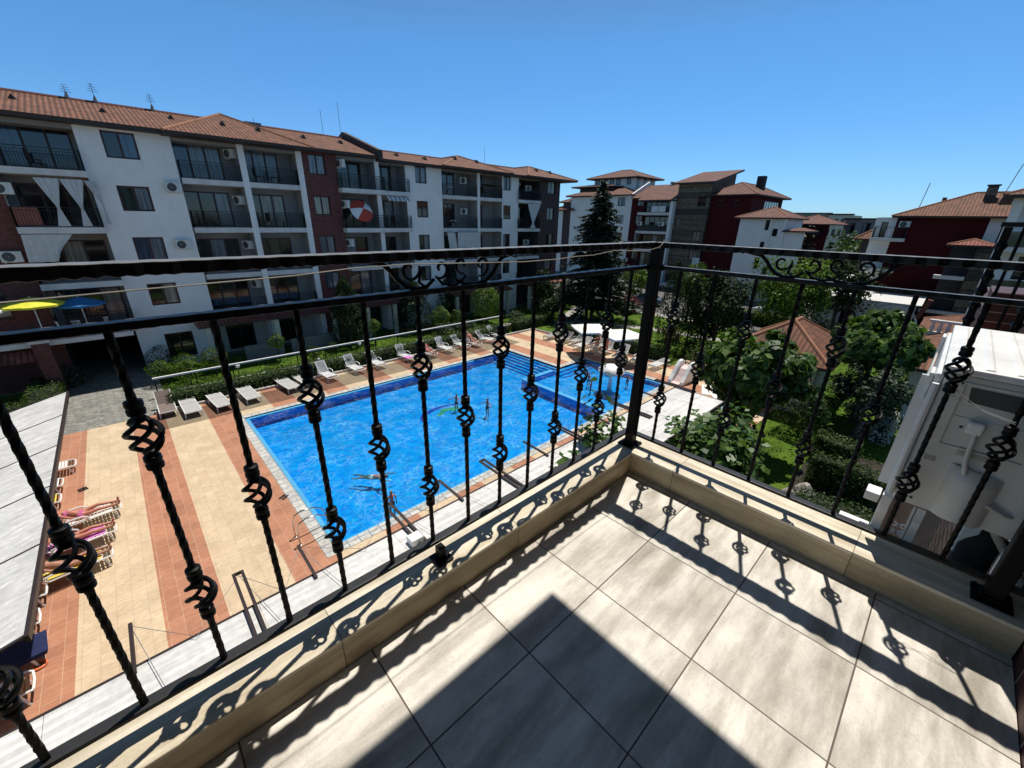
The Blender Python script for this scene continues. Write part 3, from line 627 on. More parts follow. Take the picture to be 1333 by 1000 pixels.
# ------------------------------------------------------------------ pergola roof below the balcony
pg = thing('pergola', 'long flat white panelled pergola roof between balcony and pool', 'pergola', (5, 5.9, 0))
xs = [-7, -4.8, -2.2, .4, 3.0, 5.6, 8.2, 10.8, 13.4, 16.0]
for a, b2 in zip(xs[:-1], xs[1:]):
    mb = MB(); mb.box(a+.004, b2-.004, 4.9, 6.82, 3.16, 3.20); mb.build('roof_panel', 'roof_panel', pg)
mb = MB(); mb.box(-7, 16.02, 6.822, 6.87, 3.06, 3.205); mb.box(-7, 16.02, 4.85, 4.898, 3.06, 3.205); mb.box(16.003, 16.05, 4.85, 6.87, 3.06, 3.206); mb.build('fascia', 'brown_steel', pg)
for x in (-6.5, -1, 4.5, 10, 15.8):
    for y in (4.95, 6.7):
        mb = MB(); mb.box(x-.05, x+.05, y-.05, y+.05, 0, 3.06); mb.build('post', 'brown_steel', pg)
tips = [(-1.26, 0), (.28, 1), (1.35, 0), (3.34, 1), (4.8, 0), (6.24, 1), (7.88, 0), (9.42, 1), (10.98, 0), (12.5, 1), (14.3, 0), (15.98, 1)]
for x, dbl in tips:
    mb = MB()
    y1 = 7.74
    for dx in ((-.07, .07) if dbl else (0,)):
        mb.beam((x+dx, 6.0 if dbl else 6.7, 3.235), (x+dx, y1, 3.265), .05, .05)
    if dbl: mb.box(x-.095, x+.095, y1-.01, y1+.03, 3.24, 3.29)
    mb.build('rafter', 'brown_steel', pg)
mb = MB()
for (xa, _), (xb, _) in zip(tips[:-1], tips[1:]):
    mb.tube([(xa, 7.68, 3.27), ((xa+xb)/2, 6.75, 3.26), (xb, 7.68, 3.27)], .006, 4); mb.tube([(xa, 7.68, 3.27), (xa+.5, 5.2, 3.26)], .005, 4)
mb.build('tie_wire', 'wire', pg)
mb = MB(); mb.box(3.1, 3.38, 6.18, 6.42, 3.204, 3.36); tag(mb.build('junction_box', 'white_plastic', bevel=.01), 'small white box lying on the flat pergola roof', 'box')

# lean-to canopy of the pool bar at the left
S = math.tan(R(14.5))
cn = thing('bar_canopy', 'sloping grey white panel canopy over the sunbeds at left', 'canopy', (-2.5, 15, 0))
ys = [8.55, 11.2, 13.8, 16.4, 19.0, 21.6]
for a, b2 in zip(ys[:-1], ys[1:]):
    mb = MB()
    for x0, x1 in ((-2.5, -9.5),):
        mb.add([(x0, a+.02, 3.30), (x0, b2-.02, 3.30), (x1, b2-.02, 3.30+(x1-x0)*S), (x1, a+.02, 3.30+(x1-x0)*S), (x0, a+.02, 3.27), (x0, b2-.02, 3.27), (x1, b2-.02, 3.27+(x1-x0)*S), (x1, a+.02, 3.27+(x1-x0)*S)], [(0, 1, 2, 3), (7, 6, 5, 4), (0, 4, 5, 1), (1, 5, 6, 2), (2, 6, 7, 3), (3, 7, 4, 0)])
    mb.build('roof_panel', 'roof_panel', cn)
mb = MB(); mb.box(-2.498, -2.44, 8.5, 21.65, 3.18, 3.31)
for y in (8.50, 11.2, 13.8, 16.4, 19.0, 21.65): mb.beam((-2.5, y, 3.298), (-9.5, y, 3.298-7*S), .035, .03)
mb.build('frame', 'brown_steel', cn)
for y in (8.6, 15, 21.5):
    mb = MB(); mb.box(-8.9, -8.8, y-.05, y+.05, 0, 1.6); mb.build('post', 'brown_steel', cn)
    mb = MB(); mb.box(-5.0, -4.9, y-.05, y+.05, 0, 2.6); mb.build('post', 'brown_steel', cn)
# ------------------------------------------------------------------ ground, deck, pool
POOL = [(2.9, 17.7, 10.95, 22.7), (17.7, 21.1, 17.4, 22.7), (17.7, 24.0, 10.95, 17.4)]
def inpool(x, y, e=0): return any(a-e < x < b2+e and c-e < y < d+e for a, b2, c, d in POOL)
def sheet(name, x0, x1, y0, y1, z, mat, hole=None, kind='structure', th=0):
    xs = {x0, x1}; ys = {y0, y1}
    for a, b2, c, d in POOL:
        for q in (a, b2):
            if x0 < q < x1: xs.add(q)
        for q in (c, d):
            if y0 < q < y1: ys.add(q)
    xs = sorted(xs); ys = sorted(ys); mb = MB()
    if hole is None: xs = [x0, x1]; ys = [y0, y1]
    for a, b2 in zip(xs[:-1], xs[1:]):
        for c, d in zip(ys[:-1], ys[1:]):
            if hole and inpool((a+b2)/2, (c+d)/2): continue
            mb.quad((a, c, z), (b2, c, z), (b2, d, z), (a, d, z))
    return tag(mb.build(name, mat), kind=kind)
sheet('ground', -2500, 3500, -2500, 3500, -.06, 'far_ground', hole=True)
sheet('lawn', -14, 46, -1, 34.6, -.03, 'grass', hole=True)
sheet('pool_deck', -12, 27.4, 5, 26.05, 0, 'deck', hole=True)
sheet('pool_deck', 27.4, 31.5, 7.4, 12.4, 0, 'deck')
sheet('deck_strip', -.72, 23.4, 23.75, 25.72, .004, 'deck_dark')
mb = MB()
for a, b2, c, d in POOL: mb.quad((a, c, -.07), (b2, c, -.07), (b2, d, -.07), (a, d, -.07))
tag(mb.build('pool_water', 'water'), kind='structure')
mb = MB(); D = -.62; K = -.34   # basin
mb.quad((2.9, 10.95, D), (17.7, 10.95, D), (17.7, 22.7, D), (2.9, 22.7, D), 0); mb.quad((17.7, 17.4, D), (21.1, 17.4, D), (21.1, 22.7, D), (17.7, 22.7, D), 0)
mb.quad((17.7, 10.95, K), (24, 10.95, K), (24, 17.4, K), (17.7, 17.4, K), 1)
def wallq(p, q, z0, z1, mi): mb.quad((p[0], p[1], z0), (q[0], q[1], z0), (q[0], q[1], z1), (p[0], p[1], z1), mi)
for p, q, z0 in (((2.9, 10.95), (17.7, 10.95), D), ((2.9, 10.95), (2.9, 22.7), D), ((2.9, 22.7), (21.1, 22.7), D), ((21.1, 17.4), (21.1, 22.7), D), ((17.7, 10.95), (24, 10.95), K), ((24, 10.95), (24, 17.4), K), ((21.1, 17.4), (24, 17.4), K)):
    wallq(p, q, z0, -.15, 2); wallq(p, q, -.15, -.0, 3)
tag(mb.build('pool_basin', ['mosaic', 'mosaic_light', 'mosaic_dark', 'mosaic_edge']), kind='structure')
mb = MB(); mb.box(17.5, 17.8, 10.95, 17.55, D, -.02, 0); mb.box(17.8, 20.3, 17.25, 17.55, D, -.023, 0)
tag(mb.build('pool_dividing_wall', 'mosaic_dark'), 'dark blue tiled low wall dividing the paddling pool from the big pool', 'wall')
mb = MB(); mb.box(17.49, 17.82, 10.97, 17.56, -.018, .0); mb.box(17.821, 20.3, 17.24, 17.56, -.0185, -.001); tag(mb.build('dividing_wall_cap', 'mosaic_edge'), kind='structure')
mb = MB()
for i in range(6): mb.box(19.35+i*.3, 21.098, 17.56, 22.69, D if i == 0 else -.55+.09*(i-1)+.001, -.55+.09*i, 0 if i % 2 else 1)
for i in range(3): mb.box(20.45, 23.99, 16.4+i*.33, 17.395, K if i == 0 else -.29+.08*(i-1)+.001, -.29+.08*i, 0 if i % 2 else 1)
for i in range(6): mb.box(19.335+i*.3, 19.375+i*.3, 17.57, 22.68, -.55+.09*i, -.545+.09*i, 2)
for i in range(3): mb.box(20.46, 23.98, 16.385+i*.33, 16.43+i*.33, -.29+.08*i, -.285+.08*i, 2)
tag(mb.build('pool_steps', ['mosaic', 'mosaic_light', 'mosaic_navy']), kind='structure')
mb = MB()   # coping: pale stone edge
E_ = .36
for a, b2, c, d in ((2.9-E_, 2.9, 10.95-E_, 22.7+E_), (2.9, 24+E_, 10.95-E_, 10.95), (24, 24+E_, 10.95, 17.4+E_), (21.1, 24, 17.4, 17.4+E_), (21.1, 21.1+E_, 17.4+E_, 22.7+E_), (2.9, 21.1, 22.7, 22.7+E_)):
    mb.box(a, b2, c, d, -.10, .018)
tag(mb.build('pool_coping', 'pool_edge'), kind='structure')
mb = MB()
for a, b2, c, d in ((2.902, 3.06, 10.952, 22.698), (3.06, 17.5, 22.54, 22.698), (23.84, 23.998, 10.952, 17.39), (3.06, 17.49, 10.952, 11.08), (17.82, 23.84, 10.952, 11.08)): mb.box(a, b2, c, d, -.14, -.045)
tag(mb.build('overflow_channel', 'mosaic_edge'), kind='structure')
# mosaic picture on the pool floor
mb = MB(); cx, cy = 11.9, 17.75
for i in range(9):
    a = PI*(.02+.96*i/8); L = .85+.15*math.sin(i*1.7); ca, sa = math.cos(a), math.sin(a)
    mb.quad((cx+.1*sa, cy-.1*ca, D+.004+.0005*i), (cx+L*.55*ca+.17*sa, cy+L*.4*sa-.17*ca, D+.004+.0005*i), (cx+L*ca, cy+L*.75*sa-.25, D+.004+.0005*i), (cx+L*.55*ca-.17*sa, cy+L*.4*sa+.17*ca, D+.004+.0005*i))
tag(mb.build('floor_mosaic', 'mosaic_yellow'), 'yellow green leaf mosaic on the big pool floor', 'mosaic')
mb = MB(); o = 0; n = 30
for i in range(n+1):
    t = i/n; a = PI*(1.12-1.02*t); r = 1.3; wd = .03+.11*math.sin(PI*min(1, t*1.05))**1.2
    for s_ in (-1, 1): mb.v.append((cx-.2+(r+s_*wd)*math.cos(a)*1.2, cy-.2+(r*.72+s_*wd)*math.sin(a), D+.009))
for i in range(n): mb.f.append((2*i, 2*i+1, 2*i+3, 2*i+2)); mb.m.append(0)
tag(mb.build('floor_mosaic', 'mosaic_navy'), 'curved navy blue mosaic band on the pool floor above the leaf', 'mosaic')
# kerbs and paths
mb = MB(); mb.box(-.4, 27.4, 26.05, 26.2, -.05, .14); mb.box(27.4, 27.52, 12.4, 26.2, -.05, .12); tag(mb.build('kerb', 'pool_edge'), kind='structure')
sheet('driveway', -4.3, .25, 26.06, 46, .0, 'drive')
sheet('path', .25, 27, 28.95, 29.5, -.012, 'path')
mb = MB()
for pts in ([(26.5, 29.5), (27, 28.9), (33, 24.8), (36, 19.2), (37.4, 12), (38.6, 12), (37.2, 19.8), (34, 25.8), (28, 29.8)],):
    mb.poly([(x, y, -.012) for x, y in pts])
mb.quad((31.5, 26.8, -.008), (33, 25.6, -.008), (44, 31.5, -.008), (43, 33, -.008))
tag(mb.build('path', 'path'), kind='structure')
mb = MB(); mb.quad((44, -60, -.02), (66, -60, -.02), (66, 90, -.02), (44, 90, -.02)); tag(mb.build('road', 'asphalt'), kind='structure')
sheet('pavement', 42.6, 44, -30, 60, -.005, 'path')
sheet('courtyard', 66, 110, -60, 22.0, -.015, 'asphalt')

# ------------------------------------------------------------------ low rail fence on the far side
fe = thing('rail_fence', 'low fence with a broad white top rail behind the row of sunbeds', 'fence', (10, 28.7, 0))
mb = MB(); mb.box(-.05, 25.8, 28.56, 28.70, 1.06, 1.15); mb.build('top_rail', 'white_metal', fe)
mb = MB(); mb.box(.3, 25.8, 28.72, 28.80, .02, .09); mb.build('bottom_rail', 'white_metal', fe)
for i in range(15):
    x = .0+i*1.84; mb = MB(); mb.box(x-.03, x+.03, 28.60, 28.66, -.05, 1.06); mb.build('post', 'black', fe)
def globe_lamp():
    t = thing('garden_lamp', '', 'lamp'); mb = MB(); mb.tube([(0, 0, -.05), (0, 0, .5)], .025, 8); mb.lathe([(.06, -.04), (.06, .02), (.03, .03)], (0, 0, 0), 10); mb.lathe([(.05, .48), (.055, .54)], n=10); mb.build('post', 'black', t, local=True)
    mb = MB(); mb.lathe([(.02, .53), (.09, .57), (.125, .65), (.12, .72), (.07, .78), (.01, .80)], n=14); mb.build('globe', 'lamp_glass', t, smooth=True, local=True); return t
gl = First(globe_lamp)
for x, y, lb in ((4.1, 29.7, 'white globe garden lamp standing on the lawn left of the small round tree'), (8.4, 27.7, 'white globe garden lamp behind the steep white sunbed'), (12.1, 29.7, 'white globe garden lamp on the lawn beside the second round tree'), (15.9, 27.6, 'white globe garden lamp behind the sunbed with a pink towel'), (21.6, 29.3, 'white globe garden lamp among the rose bushes'), (37.4, 20.7, 'white globe garden lamp beside the curved garden path')):
    gl.put((x, y, -.03), 0, lb, 'white globe garden lamps')

# ------------------------------------------------------------------ sunbeds; local: foot at +x end, head at -x
def lounger_plastic(back=38, frame='white_plastic', arms=True, low=False):
    def make():
        t = thing('sun_lounger', '', 'sun lounger'); h = .33; hw = .31
        mb = MB()
        for s_ in (-1, 1): mb.tube([(.98, s_*hw*.9, h-.03), (.9, s_*hw, h), (.2, s_*hw, h), (-.3, s_*hw, h)], .024, 6)
        mb.tube([(.98, -hw*.9, h-.03), (1.0, 0, h-.035), (.98, hw*.9, h-.03)], .024, 6)
        mb.build('frame', frame, t, smooth=True, local=True)
        mb = MB()
        for k in range(14): x = -.27+k*.088; mb.box(x, x+.066, -hw+.02, hw-.02, h-.008, h+.012-.02*(k > 11))
        mb.build('seat', frame, t, local=True)
        mb = MB(); a = R(back); L = .78; ca, sa = math.cos(a), math.sin(a)
        def bp_(d, y, o=0): return (-.29-d*ca-o*sa, y, h+d*sa-o*ca*-1)
        for s_ in (-1, 1): mb.beam(bp_(0, s_*(hw-.02)), bp_(L, s_*(hw-.035)), .045, .035)
        mb.beam(bp_(L-.03, -hw+.04), bp_(L-.03, hw-.04), .035, .09)
        for k in range(9): d = .04+k*.08; mb.beam(bp_(d, -hw+.04), bp_(d, hw-.04), .018, .058)
        mb.build('backrest', frame, t, local=True)
        for x, s_ in ((.78, 1), (.78, -1), (-.38, 1), (-.38, -1)):
            mb = MB(); mb.tube([(x, s_*hw, h), (x+.05*(1 if x > 0 else -1), s_*(hw+.01), h*.5), (x+.09*(1 if x > 0 else -1), s_*(hw+.02), 0)], [.03, .026, .022], 6); mb.build('leg', frame, t, smooth=True, local=True)
        if arms:
            for s_ in (-1, 1):
                mb = MB(); y = s_*(hw+.045); mb.tube([(.22, y, h-.02), (.20, y, h+.12), (.10, y, h+.19), (-.18, y, h+.20), (-.36, y, h+.16), (-.42, y, h+.02), (-.40, y, h-.06)], .026, 6); mb.build('armrest', frame, t, smooth=True, local=True)
        return t
    return make
def lounger_sling(back, fab):
    def make():
        t = thing('sun_lounger', '', 'sun lounger'); h = .34; hw = .34
        mb = MB()
        for s_ in (-1, 1): mb.beam((1.0, s_*hw, h-.02), (-.35, s_*hw, h-.02), .04, .05)
        mb.beam((1.0, -hw, h-.02), (1.0, hw, h-.02), .04, .05); mb.build('frame', 'white_plastic', t, local=True, bevel=.008)
        mb = MB(); n = 12
        for i in range(n): 
            x0 = -.33+i*1.31/n; x1 = x0+1.31/n; s0 = .018*math.sin(PI*i/n); s1 = .018*math.sin(PI*(i+1)/n)
            mb.quad((x0, -hw+.01, h+.008-s0), (x1, -hw+.01, h+.008-s1), (x1, hw-.01, h+.008-s1), (x0, hw-.01, h+.008-s0))
        mb.build('seat', fab, t, smooth=True, local=True)
        a = R(back); ca, sa = math.cos(a), math.sin(a)
        mb = MB(); mb.beam((-.35, 0, h), (-.35-.72*ca, 0, h+.72*sa), hw*2-.02, .016); mb.build('backrest', fab, t, local=True, bevel=.006)
        mb = MB(); 
        for s_ in (-1, 1): mb.beam((-.35, s_*(hw-.01), h-.004), (-.35-.74*ca, s_*(hw-.01), h+.74*sa-.004), .04, .035)
        mb.build('back_frame', 'white_plastic', t, local=True)
        for x, s_ in ((.85, 1), (.85, -1), (-.55, 1), (-.55, -1)):
            mb = MB(); mb.beam((x, s_*hw, h-.02), (x+.06*(1 if x > 0 else -1), s_*(hw+.01), 0), .045, .05); mb.build('leg', 'white_plastic', t, local=True)
        return t
    return make
G1 = 'sunbeds in the row along the far pool edge'
sl1 = First(lounger_sling(52, 'fabric_brown')); sl2 = First(lounger_sling(3, 'fabric_grey'))
pl40 = First(lounger_plastic(42)); pl55 = First(lounger_plastic(56)); plflat = First(lounger_plastic(5, arms=False)); plarm = First(lounger_plastic(30))
dn = -PI/2
sl1.put((.15, 26.15, 0), dn, 'brown sunbed with raised back, first at the left end of the far row', G1)
sl2.put((1.05, 25.35, 0), dn+.03, 'flat grey sunbed with a dark patch at its foot, second in the far row', G1)
sl2.put((2.3, 25.2, 0), dn+.1, 'flat grey sunbed third in the far row, before the thick twisted bar', G1)
sl2.put((3.7, 25.3, 0), dn+.06, 'flat grey sunbed fourth in the far row, at the pool corner', G1)
sl2.put((5.75, 25.45, 0), dn+.12, 'pale flat sunbed fifth in the far row', G1)
sl2.put((6.7, 25.75, 0), dn+.08, 'pale flat sunbed half hidden behind a basket knot, sixth in the far row', G1)
pl55.put((8.1, 25.7, 0), dn+.1, 'white plastic sunbed with steep back beside the globe lamp', G1)
pl55.put((9.95, 25.9, 0), dn+.08, 'white plastic sunbed with steep back, right of the one beside the lamp', G1)
pl40.put((11.5, 25.9, 0), dn+.05, 'white plastic sunbed behind the bar left of the pink towel sunbed', G1)
pl55.put((13.75, 25.9, 0), dn+.1, 'white sunbed with steep back and a pink towel on the seat', G1)
pl40.put((15.5, 25.7, 0), dn+.05, 'white sunbed in the far row occupied by a reclining sunbather', G1)
pl55.put((17.1, 25.85, 0), dn+.1, 'white sunbed with a light blue towel over its back', G1)
pl40.put((18.6, 25.75, 0), dn+.08, 'white sunbed just right of the blue towel sunbed', G1)
pl40.put((19.75, 25.75, 0), dn+.05, 'white sunbed in the far row with a sunburnt person lying on it', G1)
pl40.put((21.2, 25.75, 0), dn+.35, 'white empty sunbed turned toward the pool steps', G1)
pl55.put((22.7, 26.2, 0), dn+.35, 'white empty sunbed at the right end of the far row', G1)
G2 = 'sunbeds along the right side of the deck'
grey_pl = First(lounger_plastic(28, 'fabric_grey'))
gp = PI+.06
grey_pl.put((26.5, 22.9, 0), gp, 'grey sunbed in the shade beside the closed parasol', G2)
grey_pl.put((26.4, 21.4, 0), gp+.1, 'grey low sunbed right of the closed parasol', G2)
grey_pl.put((26.9, 20.5, 0), gp+.05, 'grey shaded sunbed next in the right hand row after the closed parasol pair', G2)
plarm.put((26.3, 19.4, 0), gp, 'white sunbed with curved armrests in the shade of the first open parasol', G2)
pl55.put((26.9, 18.4, 0), gp+.05, 'white sunbed with raised back beside the sunburnt sitter', G2)
pl55.put((26.5, 17.3, 0), gp, 'white sunbed on which a sunburnt person sits under the parasol', G2)
pl40.put((26.5, 15.9, 0), gp+.08, 'white sunbed with raised back behind the mushroom fountain', G2)
pl55.put((26.5, 14.4, 0), gp+.05, 'white steep backed sunbed at the foot of the corner post', G2)
plflat.put((26.6, 12.9, 0), gp-.1, 'flat white sunbed at the right end near the twin slide', G2)
G3 = 'sunbeds beneath the bar canopy at left'
lefts = [(-4.05, 21.9, 0.0, 'white slatted sunbed sticking out at the far end of the canopy', 18), (-4.35, 20.45, -.02, 'white sunbed end with a white towel under the canopy', 0), (-4.35, 19.2, 0, 'sunbed end with a yellow towel beside the canopy edge', 0),
         (-2.85, 17.3, .1, 'white sunbed carrying the uppermost sunbather at left', 0), (-3.0, 16.0, .1, 'white sunbed with pink towel under the second sunbather', 0), (-4.35, 15.35, .1, 'white sunbed with a bright pink towel half under the canopy', 0),
         (-3.1, 14.7, .12, 'white sunbed with a yellow towel under the lowest sunbather', 0), (-4.45, 13.05, .1, 'sunbed end visible just past the canopy corner', 0), (-4.35, 11.95, .1, 'sunbed with a navy blue towel at the canopy corner', 0), (-4.4, 10.95, .08, 'white sunbed below the navy towel at the left picture edge', 0)]
for x, y, a, lb, _ in lefts: plarm.put((x, y, 0), a, lb, G3)
def towel(x, y, z, lx, ly, rz, mat, label, tilt=0):
    mb = MB(); n = 8
    for i in range(n):
        for j in range(2):
            x0 = -lx/2+lx*i/n; x1 = x0+lx/n; y0 = -ly/2+ly*j/2; y1 = y0+ly/2; h0 = .006*math.sin(i*2.1); h1 = .006*math.sin((i+1)*2.1)
            mb.quad((x0, y0, h0), (x1, y0, h1), (x1, y1, h1), (x0, y1, h0))
    for y_ in (-ly/2, ly/2): mb.quad((-lx/2, y_, 0), (lx/2, y_, 0), (lx/2*.96, y_*1.03, -.09), (-lx/2*.96, y_*1.03, -.09))
    o = mb.build('towel', mat, smooth=True); o.location = (x, y, z); o.rotation_euler = (0, tilt, rz); tag(o, label, 'towel'); return o
towel(-4.25, 11.95, .37, 2.0, .72, .1, 'navy', 'navy blue towel spread over the sunbed at the canopy corner')
towel(-3.0, 16.0, .352, 1.5, .5, .1, 'towel_pink', 'pink towel under the second sunbather at left')
towel(-4.1, 15.38, .352, 1.2, .55, .1, 'towel_pink', 'bright pink towel on the sunbed half under the canopy')
towel(-3.1, 14.7, .352, 1.5, .5, .12, 'towel_yellow', 'yellow towel under the lowest sunbather at left')
towel(-3.95, 19.2, .352, 1.0, .55, 0, 'towel_yellow', 'yellow towel on the sunbed beside the canopy edge')
towel(-3.95, 20.45, .352, 1.0, .62, 0, 'canvas', 'white towel on the sunbed end under the canopy')
towel(13.7, 25.3, .352, .5, .45, dn+.1, 'towel_pink', 'pink towel on the seat of the steep white sunbed')
towel(17.12, 26.5, .84, .3, .5, dn+.1, 'towel_blue', 'light blue towel hung over a white sunbed back', R(56))

# ------------------------------------------------------------------ parasols
def parasol(r=1.55, h=2.35, mat='canvas', pole='white_metal', n=8, drop=.38):
    def make():
        t = thing('parasol', '', 'parasol'); mb = MB(); mb.tube([(0, 0, 0), (0, 0, h+.04)], .025, 8); mb.build('pole', pole, t, smooth=True, local=True)
        mb = MB(); mb.lathe([(.28, 0), (.28, .06), (.1, .1), (.04, .12), (.04, .3)], n=14); mb.build('base', 'canvas_grey', t, local=True)
        mb = MB(); rings = [(0.02, 0), (.35, .06), (.7, .2), (1, 1)]
        mb.v.append((0, 0, h)); m_ = 4
        for k in range(1, m_+1):
            f = k/m_
            for j in range(n*2):
                a = PI*j/n; rr = r*f*(1 if j % 2 == 0 else (.955 if n > 4 else .76)); z = h-drop*f**1.25-(0 if j % 2 == 0 else -.015*f)
                mb.v.append((rr*math.cos(a), rr*math.sin(a), z))
        N2 = n*2
        for j in range(N2): mb.f.append((0, 1+j, 1+(j+1) % N2)); mb.m.append(0)
        for k in range(m_-1):
            for j in range(N2): a = 1+k*N2; mb.f.append((a+j, a+N2+j, a+N2+(j+1) % N2, a+(j+1) % N2)); mb.m.append(0)
        a = 1+(m_-1)*N2
        for j in range(N2):
            p, q = Vector(mb.v[a+j]), Vector(mb.v[a+(j+1) % N2]); mb.quad(p, q, q*1.0-Vector((0, 0, .1)), p-Vector((0, 0, .1)))
        mb.build('canopy', mat, t, local=True)
        mb = MB()
        for j in range(n): an = 2*PI*j/n; mb.tube([(0, 0, h-.03), (r*.97*math.cos(an), r*.97*math.sin(an), h-drop-.02)], .009, 4)
        mb.build('rib', 'galv', t, local=True); return t
    return make
ps = First(parasol(r=1.85, n=4, drop=.30))
ps.put((25.35, 17.95, 0), .2, 'open white parasol over the right row, nearer the closed one', 'open white parasols over the right row')
ps.put((25.55, 15.55, 0), .35, 'open white parasol over the right row, nearer the corner post', 'open white parasols over the right row')
t = thing('closed_parasol', 'folded grey parasol standing upright in the hedge at the deck corner', 'parasol', (27.9, 23.3, 0)); mb = MB(); mb.tube([(27.9, 23.3, 0), (27.9, 23.3, 2.7)], .03, 8); mb.build('pole', 'galv', t)
mb = MB(); mb.lathe([(.03, 2.62), (.09, 2.45), (.16, 1.8), (.22, 1.1), (.20, .75), (.05, .72)], (27.9, 23.3, 0), 12); mb.build('canopy', 'fabric_grey', t, smooth=True)

# ------------------------------------------------------------------ mushroom fountain, slide, ladder, toys
t = thing('mushroom_fountain', 'white mushroom shaped fountain with dark spots in the paddling pool', 'fountain', (20.75, 13.0, -.42))
mb = MB(); mb.lathe([(.28, -.42), (.16, -.3), (.10, .4), (.11, 1.0), (.3, 1.1)], (20.75, 13, 0), 16); mb.build('stem', 'white_plastic', t, smooth=True)
mb = MB(); mb.lathe([(.3, 1.06), (.70, .98), (.82, 1.03), (.79, 1.18), (.58, 1.36), (.30, 1.46), (.03, 1.49)], (20.75, 13, 0), 24); mb.build('cap', 'white_plastic', t, smooth=True)
for k in range(12):
    a = k*2.4; rr, z = ((.75, 1.20), (.47, 1.40))[k % 3 == 0]
    c = Vector((20.75+rr*math.cos(a), 13+rr*math.sin(a), z)); mb = MB(); mb.lathe([(.05, -.03), (.06, .0), (.045, .03), (.01, .045)], c, 10); mb.build('spot', ('frame_red', 'navy')[k % 2], t)
t = thing('water_slide', 'small pale pink twin sided toddler slide at the paddling pool edge', 'slide', (25.4, 10.6, 0))
for yy in (10.12, 10.92):
    mb = MB(); prof = [(24.35, 0), (24.4, .22), (24.75, .55), (25.1, 1.0), (25.4, 1.28), (25.75, 1.32), (26.0, 1.12), (26.12, .7), (26.15, 0)]
    k = len(prof)
    for d in (-.13, .13): mb.v += [(x, yy+d, z) for x, z in prof]
    mb.f += [tuple(range(k))[::-1], tuple(range(k, 2*k))]+[(i, (i+1) % k, k+(i+1) % k, k+i) for i in range(k)]; mb.m += [0]*(k+2)
    mb.build('side_panel', 'white_plastic', t, bevel=.06)
mb = MB(); ch = [(24.3, .08), (24.6, .14), (24.95, .45), (25.3, .85), (25.6, .95), (25.75, .95)]
for (xa, za), (xb, zb) in zip(ch[:-1], ch[1:]): mb.quad((xa, 10.24, za), (xb, 10.24, zb), (xb, 10.80, zb), (xa, 10.80, za))
mb.build('chute', 'pink_plastic', t, smooth=True)
mb = MB()
for i in range(3): mb.box(25.75+.12*i, 26.1, 10.26, 10.78, .02 if i == 0 else .93-.3*i+.3*0, .93-.3*i+.002)
mb.build('steps', 'pink_plastic', t)
t = thing('pool_ladder', 'curved steel pool ladder at the near left pool corner', 'ladder', (2.6, 12, 0))
for yy in (11.73, 12.2):
    mb = MB(); mb.tube([(2.12, yy, 0), (2.12, yy, .55), (2.2, yy, .78), (2.4, yy, .86), (2.75, yy, .82), (3.05, yy, .62), (3.12, yy, .3), (3.12, yy, -.9)], .021, 8); mb.lathe([(.05, 0), (.05, .012), (.03, .02)], (2.12, yy, .001), 10); mb.build('handrail', 'chrome', t, smooth=True)
for i in range(3): mb = MB(); mb.box(3.07, 3.17, 11.73, 12.2, -.3-.25*i, -.27-.25*i); mb.build('tread', 'chrome', t)
def ringtoy(x, y, z, R_, r_, mat, label, nm='pool_ring'):
    mb = MB(); mb.tube([(x+R_*math.cos(2*PI*i/22), y+R_*math.sin(2*PI*i/22), z+r_) for i in range(22)], r_, 10, closed=True); return tag(mb.build(nm, mat, smooth=True), label, 'toy')
ringtoy(-3.45, 11.72, .0, .11, .03, 'orange', 'small orange plastic ring lying on the deck by the canopy')
t = thing('paddling_pool', 'small inflatable paddling pool with teal floor behind the pergola', 'toy', (22.0, 7.25, 0))
mb = MB()
for q in range(2): mb.tube([(22+.62*math.cos(2*PI*i/24), 7.25+.62*math.sin(2*PI*i/24), .11+.18*q) for i in range(24)], .11, 8, closed=True)
mb.build('ring', ['white_plastic'], t, smooth=True)
mb = MB(); mb.poly([(22+.6*math.cos(2*PI*i/24), 7.25+.6*math.sin(2*PI*i/24), .12) for i in range(24)]); mb.build('floor', 'teal', t)
mb = MB(); mb.lathe([(.02, 0), (.2, .05), (.26, .2), (.2, .36), (.02, .4)], (21.5, 6.55, 0), 14); tag(mb.build('beach_ball', 'towel_yellow', smooth=True), 'yellow ball lying beside the inflatable paddling pool', 'toy')
mb = MB(); mb.lathe([(.02, 0), (.14, .04), (.18, .15), (.13, .27), (.02, .3)], (22.8, 6.5, 0), 14); tag(mb.build('beach_ball', 'pink_plastic', smooth=True), 'pink ball lying among toys behind the pergola', 'toy')
towel(25.1, 8.6, .02, 1.7, .9, .4, 'canvas', 'white towel spread flat on the deck beyond the slide')
towel(24.3, 7.6, .02, 1.5, .8, .7, 'canvas', 'white towel on the deck partly behind leaves')
def flipflop(x, y, rz, label):
    t = thing('sandals', label, 'footwear', (x, y, 0), rz)
    for s_ in (-1, 1):
        mb = MB(); mb.box(-.13, .13, s_*.07-.045, s_*.07+.045, .002, .022); mb.tube([(.0, s_*.07-.04, .02), (.05, s_*.07, .06), (.0, s_*.07+.04, .02)], .01, 5); mb.build('sandal', 'black', t, local=True, bevel=.01)
flipflop(-2.9, 19.95, .3, 'pair of black sandals lying on the terracotta deck near the canopy'); flipflop(24.5, 23.4, 1.0, 'pair of dark sandals on the deck above the pool steps'); flipflop(2.45, 14.6, .5, 'pair of dark sandals left on the pool edge at the left'); 
t = thing('planter', 'dark terracotta plant pot at the deck corner near the hedge', 'planter', (25.0, 27.1, 0)); mb = MB(); mb.lathe([(.2, -.03), (.28, .45), (.3, .5), (.26, .5), (.24, .42)], (25, 27.1, 0), 14); mb.build('pot', 'frame_red', t, smooth=True)
